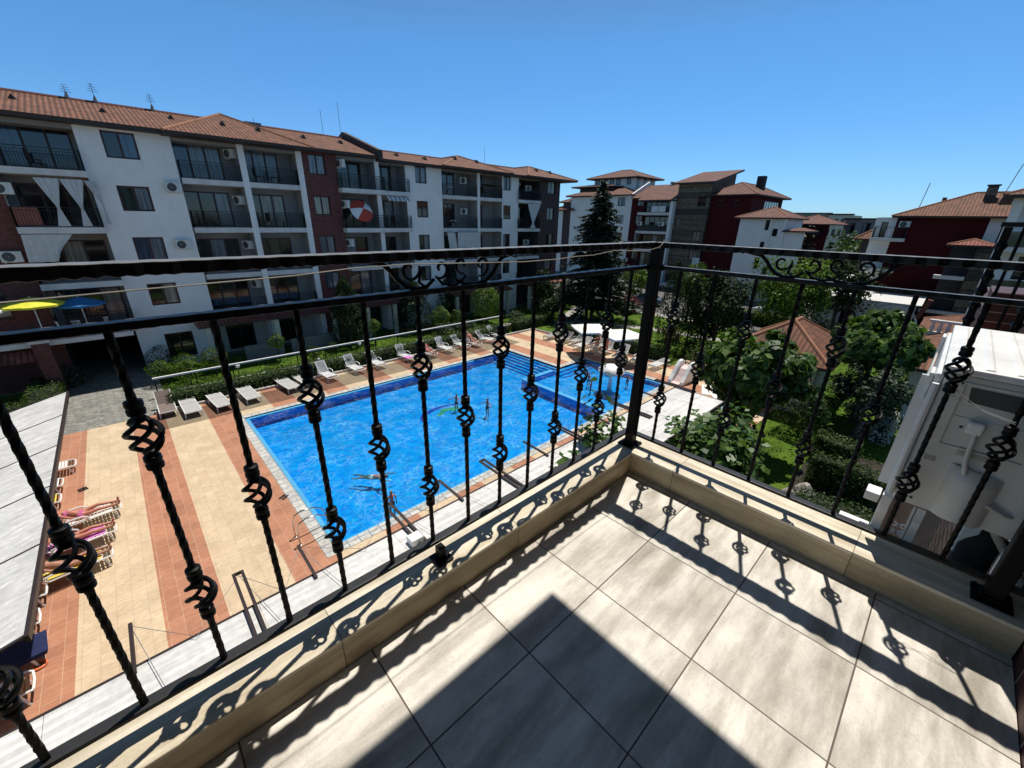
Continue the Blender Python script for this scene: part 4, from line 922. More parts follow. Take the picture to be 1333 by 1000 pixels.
# ------------------------------------------------------------------ people
def skin_body(J, E, name, mat, parent, root='pelvis'):
    keys = list(J); me = bpy.data.meshes.new(name+'_cage')
    me.from_pydata([J[k][:3] for k in keys], [(keys.index(a), keys.index(b2)) for a, b2 in E], [])
    o = bpy.data.objects.new('tmp', me); COL.objects.link(o); md = o.modifiers.new('s', 'SKIN'); md.use_smooth_shade = True
    sv = me.skin_vertices[0].data
    for i, k in enumerate(keys):
        r = J[k][3]; sv[i].radius = r if isinstance(r, tuple) else (r, r); sv[i].use_root = (k == root)
    o.modifiers.new('u', 'SUBSURF').levels = 1
    dg = bpy.context.evaluated_depsgraph_get(); me2 = bpy.data.meshes.new_from_object(o.evaluated_get(dg)); me2.name = name
    bpy.data.objects.remove(o); bpy.data.meshes.remove(me)
    me2.materials.clear(); me2.materials.append(M[mat]); me2.polygons.foreach_set('use_smooth', [True]*len(me2.polygons))
    ob = bpy.data.objects.new(name, me2); COL.objects.link(ob); ob.parent = parent; return ob
def person(label, loc, rz, pose='lie', skin='skin', hair='hair', suit='swim_dark', bra=True, back=20, knee=.03, arms='side', scale=1.0):
    t = thing('person', label, 'person', loc, rz); t.scale = (scale,)*3
    V = Vector; J = {}; E = []
    if pose == 'lie':
        a = R(back); ax = V((-math.cos(a), 0, math.sin(a))); nrm = V((math.sin(a), 0, math.cos(a))); hip = V((0, 0, .115)); side = V((0, 1, 0))
    elif pose == 'stand': ax = V((-.04, 0, 1)).normalized(); nrm = V((1, 0, 0)); hip = V((0, 0, .92)); side = V((0, 1, 0))
    elif pose == 'sit': ax = V((-.28, 0, .96)); nrm = V((.96, 0, .28)); hip = V((0, 0, .12)); side = V((0, 1, 0))
    elif pose == 'swim': ax = V((-1, 0, .10)).normalized(); nrm = V((0, 0, -1)); hip = V((0, 0, 0)); side = V((0, 1, 0))
    def put(k, p, r): J[k] = (p.x, p.y, p.z, r)
    put('pelvis', hip, (.10, .15)); put('waist', hip+ax*.17, (.085, .125)); put('chest', hip+ax*.36, (.10, .15)); put('collar', hip+ax*.49, (.06, .10)); put('neck', hip+ax*.56, .048)
    put('jaw', hip+ax*.63+nrm*.02, (.066, .06)); put('crown', hip+ax*.74+nrm*.01, (.085, .075)); put('top', hip+ax*.82, .05)
    put('nose', hip+ax*.67+nrm*.105, .014)
    E += [('pelvis', 'waist'), ('waist', 'chest'), ('chest', 'collar'), ('collar', 'neck'), ('neck', 'jaw'), ('jaw', 'crown'), ('crown', 'top'), ('jaw', 'nose')]
    for s_, n in ((1, 'l'), (-1, 'r')):
        sh = hip+ax*.47+side*s_*.19; put(n+'sh', sh, .052); E.append(('collar', n+'sh'))
        if arms == 'side': el = sh-ax*.27+side*s_*.07-nrm*.03; wr = el-ax*.23+side*s_*.02+nrm*.02
        elif arms == 'out': el = sh+side*s_*.22-ax*.16+nrm*.08; wr = el+side*s_*.18+nrm*.14-ax*.04
        elif arms == 'up': el = sh+ax*.15+side*s_*.22-nrm*.02; wr = el+ax*.16-side*s_*.20
        elif arms == 'fwd': el = sh-ax*.18+nrm*.18+side*s_*.05; wr = el+nrm*.22+ax*.02-side*s_*.06
        elif arms == 'swim': el = sh+ax*.22+side*s_*.14; wr = el+ax*.22
        put(n+'el', el, .036); put(n+'wr', wr, .025); E += [(n+'sh', n+'el'), (n+'el', n+'wr')]
        d = (wr-el).normalized(); pn = d.cross(nrm); pn = pn.normalized() if pn.length > .1 else side
        put(n+'palm', wr+d*.065, (.028, .016)); E.append((n+'wr', n+'palm'))
        for q, (off, L) in enumerate(((-.03, .075), (-.01, .09), (.01, .085), (.03, .065))):
            b_ = wr+d*.095+pn*off; put(f'{n}f{q}a', b_, .0095); put(f'{n}f{q}b', b_+d*L*.5-nrm*.008, .0085); put(f'{n}f{q}c', b_+d*L-nrm*.025, .007)
            E += [(n+'palm', f'{n}f{q}a'), (f'{n}f{q}a', f'{n}f{q}b'), (f'{n}f{q}b', f'{n}f{q}c')]
        th = wr+d*.04-pn*.035; put(n+'t0', th, .011); put(n+'t1', th+d*.045-pn*.02, .0085); E += [(n+'wr', n+'t0'), (n+'t0', n+'t1')]
        hp = hip+side*s_*.095-ax*.04; put(n+'hip', hp, .092); E.append(('pelvis', n+'hip'))
        if pose == 'lie': kn = V((.46, s_*.11, .10+knee*(1 if s_ > 0 else .3))); an = V((.87, s_*.11, .075)); hl = V((.93, s_*.11, .07)); to = V((.95, s_*.13, .21))
        elif pose == 'stand': kn = V((.03, s_*.11, .49)); an = V((-.02, s_*.11, .08)); hl = V((-.05, s_*.11, .04)); to = V((.17, s_*.13, .03))
        elif pose == 'sit': kn = V((.44, s_*.14, .22)); an = V((.72, s_*.13, -.02)); hl = V((.72, s_*.13, -.05)); to = V((.92, s_*.14, .01))
        else: kn = V((.44, s_*.12, -.02+.05*s_)); an = V((.85, s_*.12, -.05-.05*s_)); hl = V((.9, s_*.12, -.05-.05*s_)); to = V((1.05, s_*.12, -.08))
        put(n+'kn', kn, .058); put(n+'calf', kn.lerp(an, .3)-nrm*.015, .055); put(n+'an', an, .035); put(n+'hl', hl, .035); put(n+'to', to, (.022, .035))
        E += [(n+'hip', n+'kn'), (n+'kn', n+'calf'), (n+'calf', n+'an'), (n+'an', n+'hl'), (n+'hl', n+'to')]
    skin_body(J, E, 'body', skin, t)
    def ell(name, a_, b2, ra, rb, mat, n=10, k=5, parent=t):
        mb = MB(); o = 0
        for i in range(k+1):
            f = i/k; c = a_.lerp(b2, f); e = 1+.12*math.sin(PI*f)
            for j in range(n): an = 2*PI*j/n; q = c+side*(rb[0]+(rb[1]-rb[0])*f)*e*math.cos(an)+nrm*(ra[0]+(ra[1]-ra[0])*f)*e*math.sin(an); mb.v.append(tuple(q))
        for i in range(k):
            for j in range(n): mb.f.append((i*n+j, i*n+(j+1) % n, (i+1)*n+(j+1) % n, (i+1)*n+j)); mb.m.append(0)
        mb.f.append(tuple(range(n))[::-1]); mb.m.append(0); mb.f.append(tuple(k*n+j for j in range(n))); mb.m.append(0)
        return mb.build(name, mat, parent, smooth=True, local=True)
    ell('swimsuit', hip-ax*.09, hip+ax*.09, (.108, .105), (.178, .16), suit)
    if bra: ell('swim_top', hip+ax*.32, hip+ax*.41, (.118, .108), (.16, .155), suit)
    ell('hair', hip+ax*.66-nrm*.045, hip+ax*.845-nrm*.03, (.055, .05), (.085, .05), hair)
    mb = MB()
    for s_ in (-1, 1): mb.lathe([(.002, -.008), (.008, -.004), (.009, .002), (.004, .008)], hip+ax*.70+nrm*.083+side*s_*.032, 6)
    mb.build('eyes', 'hair', t, local=True)
    for s_ in (-1, 1): mb = MB(); c = hip+ax*.69+side*s_*.078; mb.lathe([(.004, -.03), (.014, -.015), (.016, .01), (.004, .03)], c, 6); mb.build('ear', skin, t, local=True)
    mb = MB(); c = hip+ax*.625+nrm*.083; mb.beam(c-side*.024, c+side*.024, .010, .012, nrm); mb.build('mouth', 'skin_red', t, local=True)
    return t
# the lounger's own place: hip sits about .25 in front of the back hinge
def on_bed(x, y, rz, d=.05): return (x+d*math.cos(rz), y+d*math.sin(rz), .345)
person('sunbather in dark swimwear lying with legs stretched, uppermost of the three at left', on_bed(-2.85, 17.3, .1), .1, back=30, skin='skin_red', suit='swim_pink', arms='side', knee=.08)
person('sunbather lying on the pink towel, second of the three at left', on_bed(-3.0, 16.0, .1), .1, back=30, arms='up', suit='swim_dark', skin='skin_red', knee=.06, hair='hair_fair')
person('sunbather lying on the yellow towel, lowest of the three at left', on_bed(-3.1, 14.7, .12), .12, back=30, suit='swim_dark', bra=False, knee=.04)
person('sunbather mostly hidden under the canopy beside the lowest sunbather', on_bed(-4.4, 14.1, .1), .1, back=25, suit='swim_dark', bra=False)
plarm.put((-4.4, 14.1, 0), .1, 'sunbed with yellow edge under the half hidden sunbather', G3)
person('reclining sunbather on the far row behind the basket knot', on_bed(15.5, 25.7, dn+.05), dn+.05, back=42, suit='swim_pink', skin='skin_red')
person('sunburnt person lying on a sunbed right of the blue towel', on_bed(19.75, 25.75, dn+.05), dn+.05, back=42, suit='swim_dark', skin='skin_red', bra=False)
person('sunburnt person in red sitting on a sunbed under the right parasol', on_bed(26.5, 17.3, PI+.06), PI+.0, pose='sit', suit='red', skin='skin_red', arms='fwd', bra=False)
person('dark haired person sitting in the shade next to the sunburnt sitter', on_bed(26.9, 18.4, PI+.1), PI+.1, pose='sit', suit='swim_dark', arms='fwd')
person('left swimmer standing chest deep in the middle of the big pool', (12.2, 17.4, -.62), R(200), pose='stand', arms='out', suit='swim_dark', bra=False, scale=.62)
person('right swimmer standing in the pool with arms spread', (13.1, 15.75, -.62), R(190), pose='stand', arms='out', suit='swim_dark', bra=False, scale=.64)
person('swimmer floating face down near the left end of the pool', (5.5, 13.9, -.16), R(132), pose='swim', arms='swim', suit='swim_white', bra=False, scale=.8)
person('fair haired bather standing at the near pool edge behind a bar', (5.25, 11.75, -.62), R(90), pose='stand', arms='side', suit='red', hair='hair_fair', skin='skin_red', bra=False, scale=.64)
person('child bathing in the paddling pool right of the mushroom fountain', (22.2, 12.65, -.34), R(180), pose='stand', arms='out', suit='swim_dark', scale=.55)
person('child in blue standing left of the mushroom fountain', (20.3, 14.3, -.34), R(200), pose='stand', arms='fwd', suit='blue', scale=.58)
person('small child paddling beside the mushroom fountain stem', (19.6, 13.6, -.34), R(100), pose='stand', arms='out', suit='swim_pink', scale=.5)

# ------------------------------------------------------------------ facade toolkit
class Fac:
    """a facade: a runs along it, d is distance in front of the wall line, z is height"""
    def __init__(s, o, u, n, root): s.o = Vector(o); s.u = Vector(u); s.n = Vector(n); s.root = root
    def P(s, a, d, z): q = s.o+s.u*a+s.n*d; return (q.x, q.y, q.z+z)
    def box(s, mb, a0, a1, d0, d1, z0, z1, mi=0):
        mb.add([s.P(a0, d0, z0), s.P(a1, d0, z0), s.P(a1, d1, z0), s.P(a0, d1, z0), s.P(a0, d0, z1), s.P(a1, d0, z1), s.P(a1, d1, z1), s.P(a0, d1, z1)],
               [(3, 2, 1, 0), (4, 5, 6, 7), (0, 1, 5, 4), (1, 2, 6, 5), (2, 3, 7, 6), (3, 0, 4, 7)], mi)
    def wall(s, a0, a1, z0, z1, ops, mat, dep=.2, d=0, name='wall'):
        mb = MB(); xs = sorted({a0, a1}|{q for o in ops for q in o[:2] if a0 < q < a1}); zs = sorted({z0, z1}|{q for o in ops for q in o[2:4] if z0 < q < z1})
        for xa, xb in zip(xs[:-1], xs[1:]):
            for za, zb in zip(zs[:-1], zs[1:]):
                cx, cz = (xa+xb)/2, (za+zb)/2
                if any(o[0] < cx < o[1] and o[2] < cz < o[3] for o in ops): continue
                mb.quad(s.P(xa, d, za), s.P(xb, d, za), s.P(xb, d, zb), s.P(xa, d, zb))
        for o in ops:
            a, b2, c, e = max(o[0], a0), min(o[1], a1), max(o[2], z0), min(o[3], z1)
            for p, q in (((a, c), (b2, c)), ((b2, c), (b2, e)), ((b2, e), (a, e)), ((a, e), (a, c))):
                mb.quad(s.P(p[0], d, p[1]), s.P(q[0], d, q[1]), s.P(q[0], d-dep, q[1]), s.P(p[0], d-dep, p[1]))
        return mb.build(name, mat, s.root)
    def window(s, a0, a1, z0, z1, panes=2, gl=('glass_dark',), d=-.12, name='window', fr='frame', fw=.09, sill=True, back=None):
        mb = MB(); s.box(mb, a0, a0+fw, d-.05, d, z0, z1); s.box(mb, a1-fw, a1, d-.05, d, z0, z1); s.box(mb, a0+fw, a1-fw, d-.05, d-.001, z0, z0+fw); s.box(mb, a0+fw, a1-fw, d-.05, d-.001, z1-fw, z1)
        wdt = (a1-a0)/panes
        for i in range(1, panes): s.box(mb, a0+i*wdt-fw*.6, a0+i*wdt+fw*.6, d-.05, d-.0005, z0+fw, z1-fw)
        f = mb.build(name, fr, s.root)
        for i in range(panes):
            mb = MB(); g = gl[i % len(gl)]; p = a0+i*wdt+.02; q = a0+(i+1)*wdt-.02
            mb.quad(s.P(p, d-.03, z0+.02), s.P(q, d-.03, z0+.02), s.P(q, d-.03, z1-.02), s.P(p, d-.03, z1-.02)); mb.build('pane', g, f)
        return f
    def slab(s, a0, a1, d0, d1, z0, z1, mat='white_slab', name='balcony'):
        mb = MB(); s.box(mb, a0, a1, d0, d1, z0, z1); return mb.build(name, mat, s.root)
    def railing(s, parent, a0, a1, d, z, h=.98, ends=(0, 0), depth=1.0, step=.125, mat='black', pattern=False):
        mb = MB()
        def run(p, q):
            p = Vector(p); q = Vector(q); L = (q-p).length; up = Vector((0, 0, 1))
            mb.beam(p+up*h, q+up*h, .05, .04); mb.beam(p+up*(h-.13), q+up*(h-.13), .025, .025); mb.beam(p+up*.08, q+up*.08, .03, .03)
            n = max(1, int(L/step))
            for i in range(n+1):
                c = p+(q-p)*(i/n); mb.beam(c+up*.08, c+up*(h-.13), .022, .022, (1, 0, 0))
                if pattern and i % 2 == 0: mb.tube([c+up*(h*.5+.06*math.sin(k*PI/3))+(q-p).normalized()*.06*math.cos(k*PI/3) for k in range(6)], .012, 4, closed=True)
            for c in (p, q): mb.beam(c, c+up*h, .045, .045, (1, 0, 0))
        run(s.P(a0, d, z), s.P(a1, d, z))
        if ends[0]: run(s.P(a0, d, z), s.P(a0, d-depth, z))
        if ends[1]: run(s.P(a1, d, z), s.P(a1, d-depth, z))
        return mb.build('railing', mat, parent)
def quv(mb, a, b2, c, d, mi=0):
    """roof quad a-b along the eave, d-c along the ridge, with uv in metres"""
    a, b2, c, d = map(Vector, (a, b2, c, d)); e = (b2-a).normalized(); nn = e.cross(d-a if (d-a).length > .01 else c-a).normalized(); v = nn.cross(e)
    mb.quad(a, b2, c, d, mi, [((p-a).dot(e), -(p-a).dot(v)) for p in (a, b2, c, d)])
def tuv(mb, a, b2, c, mi=0):
    a, b2, c = map(Vector, (a, b2, c)); e = (b2-a).normalized(); nn = e.cross(c-a).normalized(); v = nn.cross(e)
    mb.poly([a, b2, c], mi, [((p-a).dot(e), -(p-a).dot(v)) for p in (a, b2, c)])
def hiproof(root, x0, x1, y0, y1, z0, h, mat='tile_roof', along='x', name='roof', th=.16, soffit=True, ridgecap=True, k0=None):
    mb = MB()
    if along == 'x':
        k = min((y1-y0)/2, (x1-x0)/2); ym = (y0+y1)/2; A, B = (x0+k, ym, z0+h), (x1-k, ym, z0+h)
        quv(mb, (x0, y0, z0), (x1, y0, z0), B, A); quv(mb, (x1, y1, z0), (x0, y1, z0), A, B); tuv(mb, (x0, y1, z0), (x0, y0, z0), A); tuv(mb, (x1, y0, z0), (x1, y1, z0), B)
    else:
        k = k0 or min((y1-y0)/2, (x1-x0)/2); xm = (x0+x1)/2; A, B = (xm, y0+k, z0+h), (xm, y1-k, z0+h)
        quv(mb, (x0, y1, z0), (x0, y0, z0), A, B); quv(mb, (x1, y0, z0), (x1, y1, z0), B, A); tuv(mb, (x0, y0, z0), (x1, y0, z0), A); tuv(mb, (x1, y1, z0), (x0, y1, z0), B)
    r = mb.build(name, mat, root)
    mb = MB(); mb.box(x0+.02, x1-.02, y0+.02, y1-.02, z0-th, z0-.004); mb.build('eave', 'eave', r)
    if ridgecap:
        mb = MB()
        if (Vector(A)-Vector(B)).length > .1: mb.tube([A, B], .10, 6)
        cs = ((x0, y0, z0), (x1, y0, z0), (x1, y1, z0), (x0, y1, z0)); tg = (A, B, B, A) if along == 'x' else (A, A, B, B)
        for c, q in zip(cs, tg): mb.tube([c, q], .09, 6)
        mb.build('ridge_cap', 'tile_cap', r)
    return r
# ------------------------------------------------------------------ the long apartment block across the pool
blk = thing('apartment_block', 'long white and brick five storey block with tiled roof and loggias facing the pool', 'building', (0, 34.5, 0))
F = Fac((0, 34.5, 0), (1, 0, 0), (0, -1, 0), blk)
SL = [(2.75, 3.05), (5.48, 5.80), (8.42, 8.74), (11.29, 11.60)]; TOP = 13.9; WZ = [4.08, 6.83, 9.64, 12.40]
GL = ['glass_dark', 'glass_green', 'glass_curtain', 'glass_blue', 'glass_cream']
rnd = random.Random(11)
def wins(a0, a1, mat, wa, wb, panes=2, gls=None, levels=(0, 1, 2, 3), fr='frame'):
    ops = [(wa, wb, WZ[k], WZ[k]+1.35) for k in levels]
    F.wall(a0, a1, 0, TOP, ops, mat)
    for i, k in enumerate(levels): F.window(wa, wb, WZ[k], WZ[k]+1.35, panes, (gls or [rnd.choice(GL), rnd.choice(GL)]) if not gls else gls[i], fr=fr)
F.wall(.05, 4.17, 0, TOP, [(1.1, 2.55, z, z+1.35) for z in WZ]+[(1.2, 2.7, .5, 2.2)], 'white_wall')
for z, g in zip(WZ, (('glass_dark', 'glass_cream'), ('glass_blue', 'glass_curtain'), ('glass_green', 'glass_curtain'), ('glass_dark', 'glass_blue'))): F.window(1.1, 2.55, z, z+1.35, 2, g, fr='frame_red')
F.window(1.2, 2.7, .5, 2.2, 2, ('glass_dark', 'glass_dark'))
wins(11.5, 14.0, 'brick_x', 11.95, 13.15, 2, [('glass_blue', 'glass_curtain'), ('glass_blue', 'glass_curtain'), ('glass_cream', 'glass_cream'), ('glass_curtain', 'glass_curtain')])
wins(19.75, 23.4, 'white_wall', 20.7, 21.85, 2, [('glass_dark', 'glass_curtain'), ('glass_green', 'glass_curtain'), ('glass_dark', 'glass_dark'), ('glass_curtain', 'glass_curtain')])
wins(30.75, 33.1, 'white_wall', 30.95, 32.0, 2, [('glass_dark', 'glass_green'), ('glass_curtain', 'glass_dark'), ('glass_green', 'glass_dark'), ('glass_dark', 'glass_curtain')])
wins(36.3, 39.75, 'brick_brown', 37.7, 38.95, 2, [('glass_curtain', 'glass_curtain'), ('glass_dark', 'glass_cream'), ('glass_curtain', 'glass_cream'), ('glass_curtain', 'glass_cream')])
F.wall(-12, -3.3, 0, TOP, [(-6.4, -4.7, z, z+1.5) for z in WZ], 'brick_x')
for z in WZ: F.window(-6.4, -4.7, z, z+1.5)
F.wall(-3.3, -.1, 2.65, 2.76, [], 'white_wall'); F.wall(-.1, .05, 0, 2.76, [], 'white_wall')
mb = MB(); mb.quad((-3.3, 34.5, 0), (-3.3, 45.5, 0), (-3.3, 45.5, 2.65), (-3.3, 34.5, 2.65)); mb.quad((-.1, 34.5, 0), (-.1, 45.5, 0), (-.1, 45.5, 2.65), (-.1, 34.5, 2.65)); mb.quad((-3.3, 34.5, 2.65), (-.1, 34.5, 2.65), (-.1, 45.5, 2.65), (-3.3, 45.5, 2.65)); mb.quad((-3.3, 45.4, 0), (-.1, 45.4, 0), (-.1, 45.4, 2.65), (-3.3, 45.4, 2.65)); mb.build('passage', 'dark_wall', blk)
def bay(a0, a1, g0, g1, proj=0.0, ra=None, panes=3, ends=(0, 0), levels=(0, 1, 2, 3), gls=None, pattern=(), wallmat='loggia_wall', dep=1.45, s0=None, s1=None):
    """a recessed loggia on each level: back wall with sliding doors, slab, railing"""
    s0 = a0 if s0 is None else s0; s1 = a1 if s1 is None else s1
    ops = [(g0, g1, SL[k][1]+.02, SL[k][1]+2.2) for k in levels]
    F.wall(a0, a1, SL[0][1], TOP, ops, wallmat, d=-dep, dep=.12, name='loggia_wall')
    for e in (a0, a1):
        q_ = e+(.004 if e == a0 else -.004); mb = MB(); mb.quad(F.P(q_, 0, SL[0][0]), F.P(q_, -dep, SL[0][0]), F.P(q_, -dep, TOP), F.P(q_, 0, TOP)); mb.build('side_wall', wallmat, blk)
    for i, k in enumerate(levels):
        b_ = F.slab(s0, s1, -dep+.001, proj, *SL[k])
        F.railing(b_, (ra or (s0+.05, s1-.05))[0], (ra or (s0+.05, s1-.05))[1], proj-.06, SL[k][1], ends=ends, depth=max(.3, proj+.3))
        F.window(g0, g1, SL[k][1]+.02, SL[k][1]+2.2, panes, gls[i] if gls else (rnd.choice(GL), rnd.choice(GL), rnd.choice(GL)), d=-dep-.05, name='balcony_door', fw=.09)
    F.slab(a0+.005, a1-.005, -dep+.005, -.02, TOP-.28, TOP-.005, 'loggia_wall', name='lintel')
bay(-3.3, .05, -3.0, -.15, proj=.45, ends=(1, 1), gls=[('glass_green', 'glass_dark', 'glass_curtain'), ('glass_dark', 'glass_cream', 'glass_dark'), ('glass_dark', 'glass_dark', 'glass_green'), ('glass_blue', 'glass_dark', 'glass_dark')])
bay(4.17, 7.55, 4.25, 6.85, proj=.12, ends=(1, 0), gls=[('glass_dark', 'glass_green', 'glass_dark'), ('glass_green', 'glass_curtain', 'glass_green'), ('glass_dark', 'glass_dark', 'glass_curtain'), ('glass_blue', 'glass_curtain', 'glass_curtain')], s0=4.25)
bay(7.92, 11.12, 7.95, 10.3, proj=.12, ends=(0, 1), gls=[('glass_green', 'glass_dark', 'glass_green'), ('glass_dark', 'glass_green', 'glass_dark'), ('glass_green', 'glass_cream', 'glass_cream'), ('glass_curtain', 'glass_curtain', 'glass_curtain')])
bay(14.02, 17.0, 14.5, 16.5, proj=.75, ends=(1, 1), panes=2, gls=[('glass_dark', 'glass_curtain'), ('glass_curtain', 'glass_dark'), ('glass_green', 'glass_dark'), ('glass_dark', 'glass_dark')], s0=13.9, s1=17.45)
bay(17.34, 19.75, 17.5, 19.2, proj=.35, ends=(0, 1), panes=2, s0=17.5, s1=19.95, gls=[('glass_green', 'glass_green'), ('glass_green', 'glass_dark'), ('glass_green', 'glass_curtain'), ('glass_green', 'glass_green')])
bay(23.4, 27.45, 23.5, 25.8, proj=.12, ends=(1, 0), gls=[('glass_dark', 'glass_dark', 'glass_green'), ('glass_dark', 'glass_green', 'glass_dark'), ('glass_green', 'glass_dark', 'glass_dark'), ('glass_blue', 'glass_blue', 'glass_dark')])
bay(27.75, 30.75, 27.85, 29.3, proj=.12, ends=(0, 1), panes=2, gls=[('glass_dark', 'glass_dark'), ('glass_green', 'glass_dark'), ('glass_dark', 'glass_green'), ('glass_curtain', 'glass_dark')])
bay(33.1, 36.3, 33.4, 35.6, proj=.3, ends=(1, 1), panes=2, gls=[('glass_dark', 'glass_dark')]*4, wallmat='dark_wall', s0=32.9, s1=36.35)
for a0, a1 in ((7.55, 7.92), (11.12, 11.5), (17.0, 17.34), (27.45, 27.75)):
    mb = MB(); F.box(mb, a0, a1, -1.44, .125, 0, TOP); mb.build('column', 'white_wall', blk)
mb = MB(); mb.quad((39.75, 34.5, 0), (39.75, 46, 0), (39.75, 46, TOP), (39.75, 34.5, TOP)); mb.build('end_wall', 'brick_brown', blk)
# ground floor under the loggias
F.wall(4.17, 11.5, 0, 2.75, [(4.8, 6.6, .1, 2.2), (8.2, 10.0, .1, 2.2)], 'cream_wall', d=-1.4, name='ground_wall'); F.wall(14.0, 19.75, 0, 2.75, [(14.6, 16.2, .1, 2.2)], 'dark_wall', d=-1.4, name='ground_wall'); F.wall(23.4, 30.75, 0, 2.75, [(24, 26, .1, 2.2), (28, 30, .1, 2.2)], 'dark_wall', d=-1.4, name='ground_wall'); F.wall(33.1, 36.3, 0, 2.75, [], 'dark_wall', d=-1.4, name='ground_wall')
for a0, a1 in ((4.8, 6.6), (8.2, 10.0), (14.6, 16.2), (24, 26), (28, 30)): F.window(a0, a1, .1, 2.2, 2, ('glass_dark', 'glass_dark'), d=-1.5)
for a0, a1, z in ((2.9, 12.2, 3.18), (14.0, 20.0, 3.2), (23.2, 31.0, 3.15), (33.4, 39.9, 3.3)):
    mb = MB(); quv(mb, (a0, 32.75, z-.48), (a1, 32.75, z-.48), (a1-.4, 34.48, z+.02), (a0+.4, 34.48, z+.02)); tuv(mb, (a0, 34.48, z-.48), (a0, 32.75, z-.48), (a0+.4, 34.48, z+.02)); tuv(mb, (a1, 32.75, z-.48), (a1, 34.48, z-.48), (a1-.4, 34.48, z+.02)); r = mb.build('porch_roof', 'tile_red', blk)
    mb = MB(); mb.box(a0+.03, a1-.03, 32.79, 34.47, z-.6, z-.485); mb.build('eave', 'eave', r)
    for x in (a0+.5, (a0+a1)/2, a1-.5): mb = MB(); mb.box(x-.15, x+.15, 32.95, 33.25, -.03, z-.6); mb.build('porch_column', 'cream_wall', blk)
for a0, a1 in ((5.2, 7.6), (8.2, 11.4)):
    mb = MB(); mb.box(a0, a1, 32.72, 32.86, -.03, 1.0); mb.build('terrace_wall', 'grey_wall', blk)
# roofs
def saddle(x0, x1, ye, yr, ze, zr):
    mb = MB(); quv(mb, (x0, ye, ze), (x1, ye, ze), (x1, yr, zr), (x0, yr, zr)); quv(mb, (x1, 2*yr-ye, ze), (x0, 2*yr-ye, ze), (x0, yr, zr), (x1, yr, zr)); r = mb.build('roof', 'tile_roof', blk)
    mb = MB(); mb.box(x0, x1, ye+.03, 2*yr-ye-.03, ze-.20, ze-.01); mb.build('eave', 'eave', r)
    mb = MB(); mb.tube([(x0, yr, zr), (x1, yr, zr)], .11, 6); mb.build('ridge_cap', 'tile_red', r); return r
rA = saddle(-12, 17.1, 33.75, 39.9, 14.05, 15.85); rB = saddle(17.1, 40.2, 33.8, 39.9, 13.9, 15.28)
hiproof(blk, 3.75, 11.95, 33.0, 46, 13.95, 2.1, along='y', k0=5.6); hiproof(blk, 22.7, 31.1, 33.1, 46, 13.88, 1.36, along='y', k0=3.6); hiproof(blk, 33.1, 41.2, 33.1, 46.3, 13.88, 1.36, along='y', k0=4.0)
mb = MB(); mb.add([(17.0, 33.6, 13.75), (17.38, 33.6, 13.75), (17.38, 33.6, 14.45), (17.0, 33.6, 14.45), (17.0, 39.9, 15.4), (17.38, 39.9, 15.4), (17.38, 39.9, 16.35), (17.0, 39.9, 16.35)], [(0, 1, 2, 3), (1, 5, 6, 2), (3, 2, 6, 7), (0, 3, 7, 4)]); mb.add([(17.0, 46, 13.75), (17.38, 46, 13.75), (17.38, 46, 14.45), (17.0, 46, 14.45), (17.0, 39.9, 15.4), (17.38, 39.9, 15.4), (17.38, 39.9, 16.35), (17.0, 39.9, 16.35)], [(0, 1, 2, 3), (1, 5, 6, 2), (3, 2, 6, 7), (0, 3, 7, 4)]); mb.build('fire_wall', 'eave', blk)
vents = [(-1.9, 37.4), (1.6, 37.0), (4.9, 37.9), (9.3, 35.6), (7.3, 35.8), (12.8, 37.3), (15.6, 37.2), (20.4, 37), (23.2, 36.9), (25.5, 35.4), (28, 35.3), (31.8, 36.6), (36.5, 35.4), (38.5, 35.2)]
def roofz(x, y):
    z = (14.05+(y-33.75)*1.8/6.15) if x < 17.1 else (13.9+(y-33.8)*1.38/6.1)
    for x0, x1, y0, z0, h, kf in ((3.75, 11.95, 33.0, 13.95, 2.1, 5.6), (22.7, 31.1, 33.1, 13.88, 1.36, 3.6), (33.1, 41.2, 33.1, 13.88, 1.36, 4.0)):
        if x0 < x < x1: k = (x1-x0)/2; z = max(z, z0+h*min(1, (y-y0)/kf, (x-x0)/k, (x1-x)/k))
    return z
for x, y in vents:
    z = roofz(x, y); mb = MB(); mb.add([(x-.17, y-.25, z-.07), (x+.17, y-.25, z-.07), (x, y-.25, z+.2), (x-.17, y+.3, z+.08), (x+.17, y+.3, z+.08), (x, y+.3, z+.22)], [(0, 1, 2), (0, 2, 5, 3), (1, 4, 5, 2), (3, 5, 4)]); mb.build('roof_vent', 'eave', rA if x < 17.1 else rB)
for x, y, h, kind in ((.3, 39.9, .7, 1), (1.55, 39.9, 1.1, 1), (4.3, 39.9, 1.0, 1), (10.3, 39.9, .55, 0), (15.4, 39.9, 1.9, 2), (16.9, 39.9, 2.7, 2), (18.3, 39.9, .8, 1), (33, 40, 1.7, 2)):
    z = 15.8 if x < 17 else 15.23; mb = MB(); mb.tube([(x, y, z-.1), (x-.02, y, z+h)], .016, 5)
    if kind == 1:
        mb.lathe([(.14, 0), (.12, .15), (.04, .42), (.02, .45)], (x, y, z), 6)
        for q in range(4): mb.beam((x-.25+.04*q, y, z+h*.6+q*.12), (x+.25-.04*q, y, z+h*.6+q*.12), .02, .02)
    mb.build('antenna', 'canvas_grey', blk)
mb = MB(); mb.box(9.6, 10.7, 39.7, 40.1, 15.75, 16.05); mb.build('skylight', 'canvas_grey', rA)
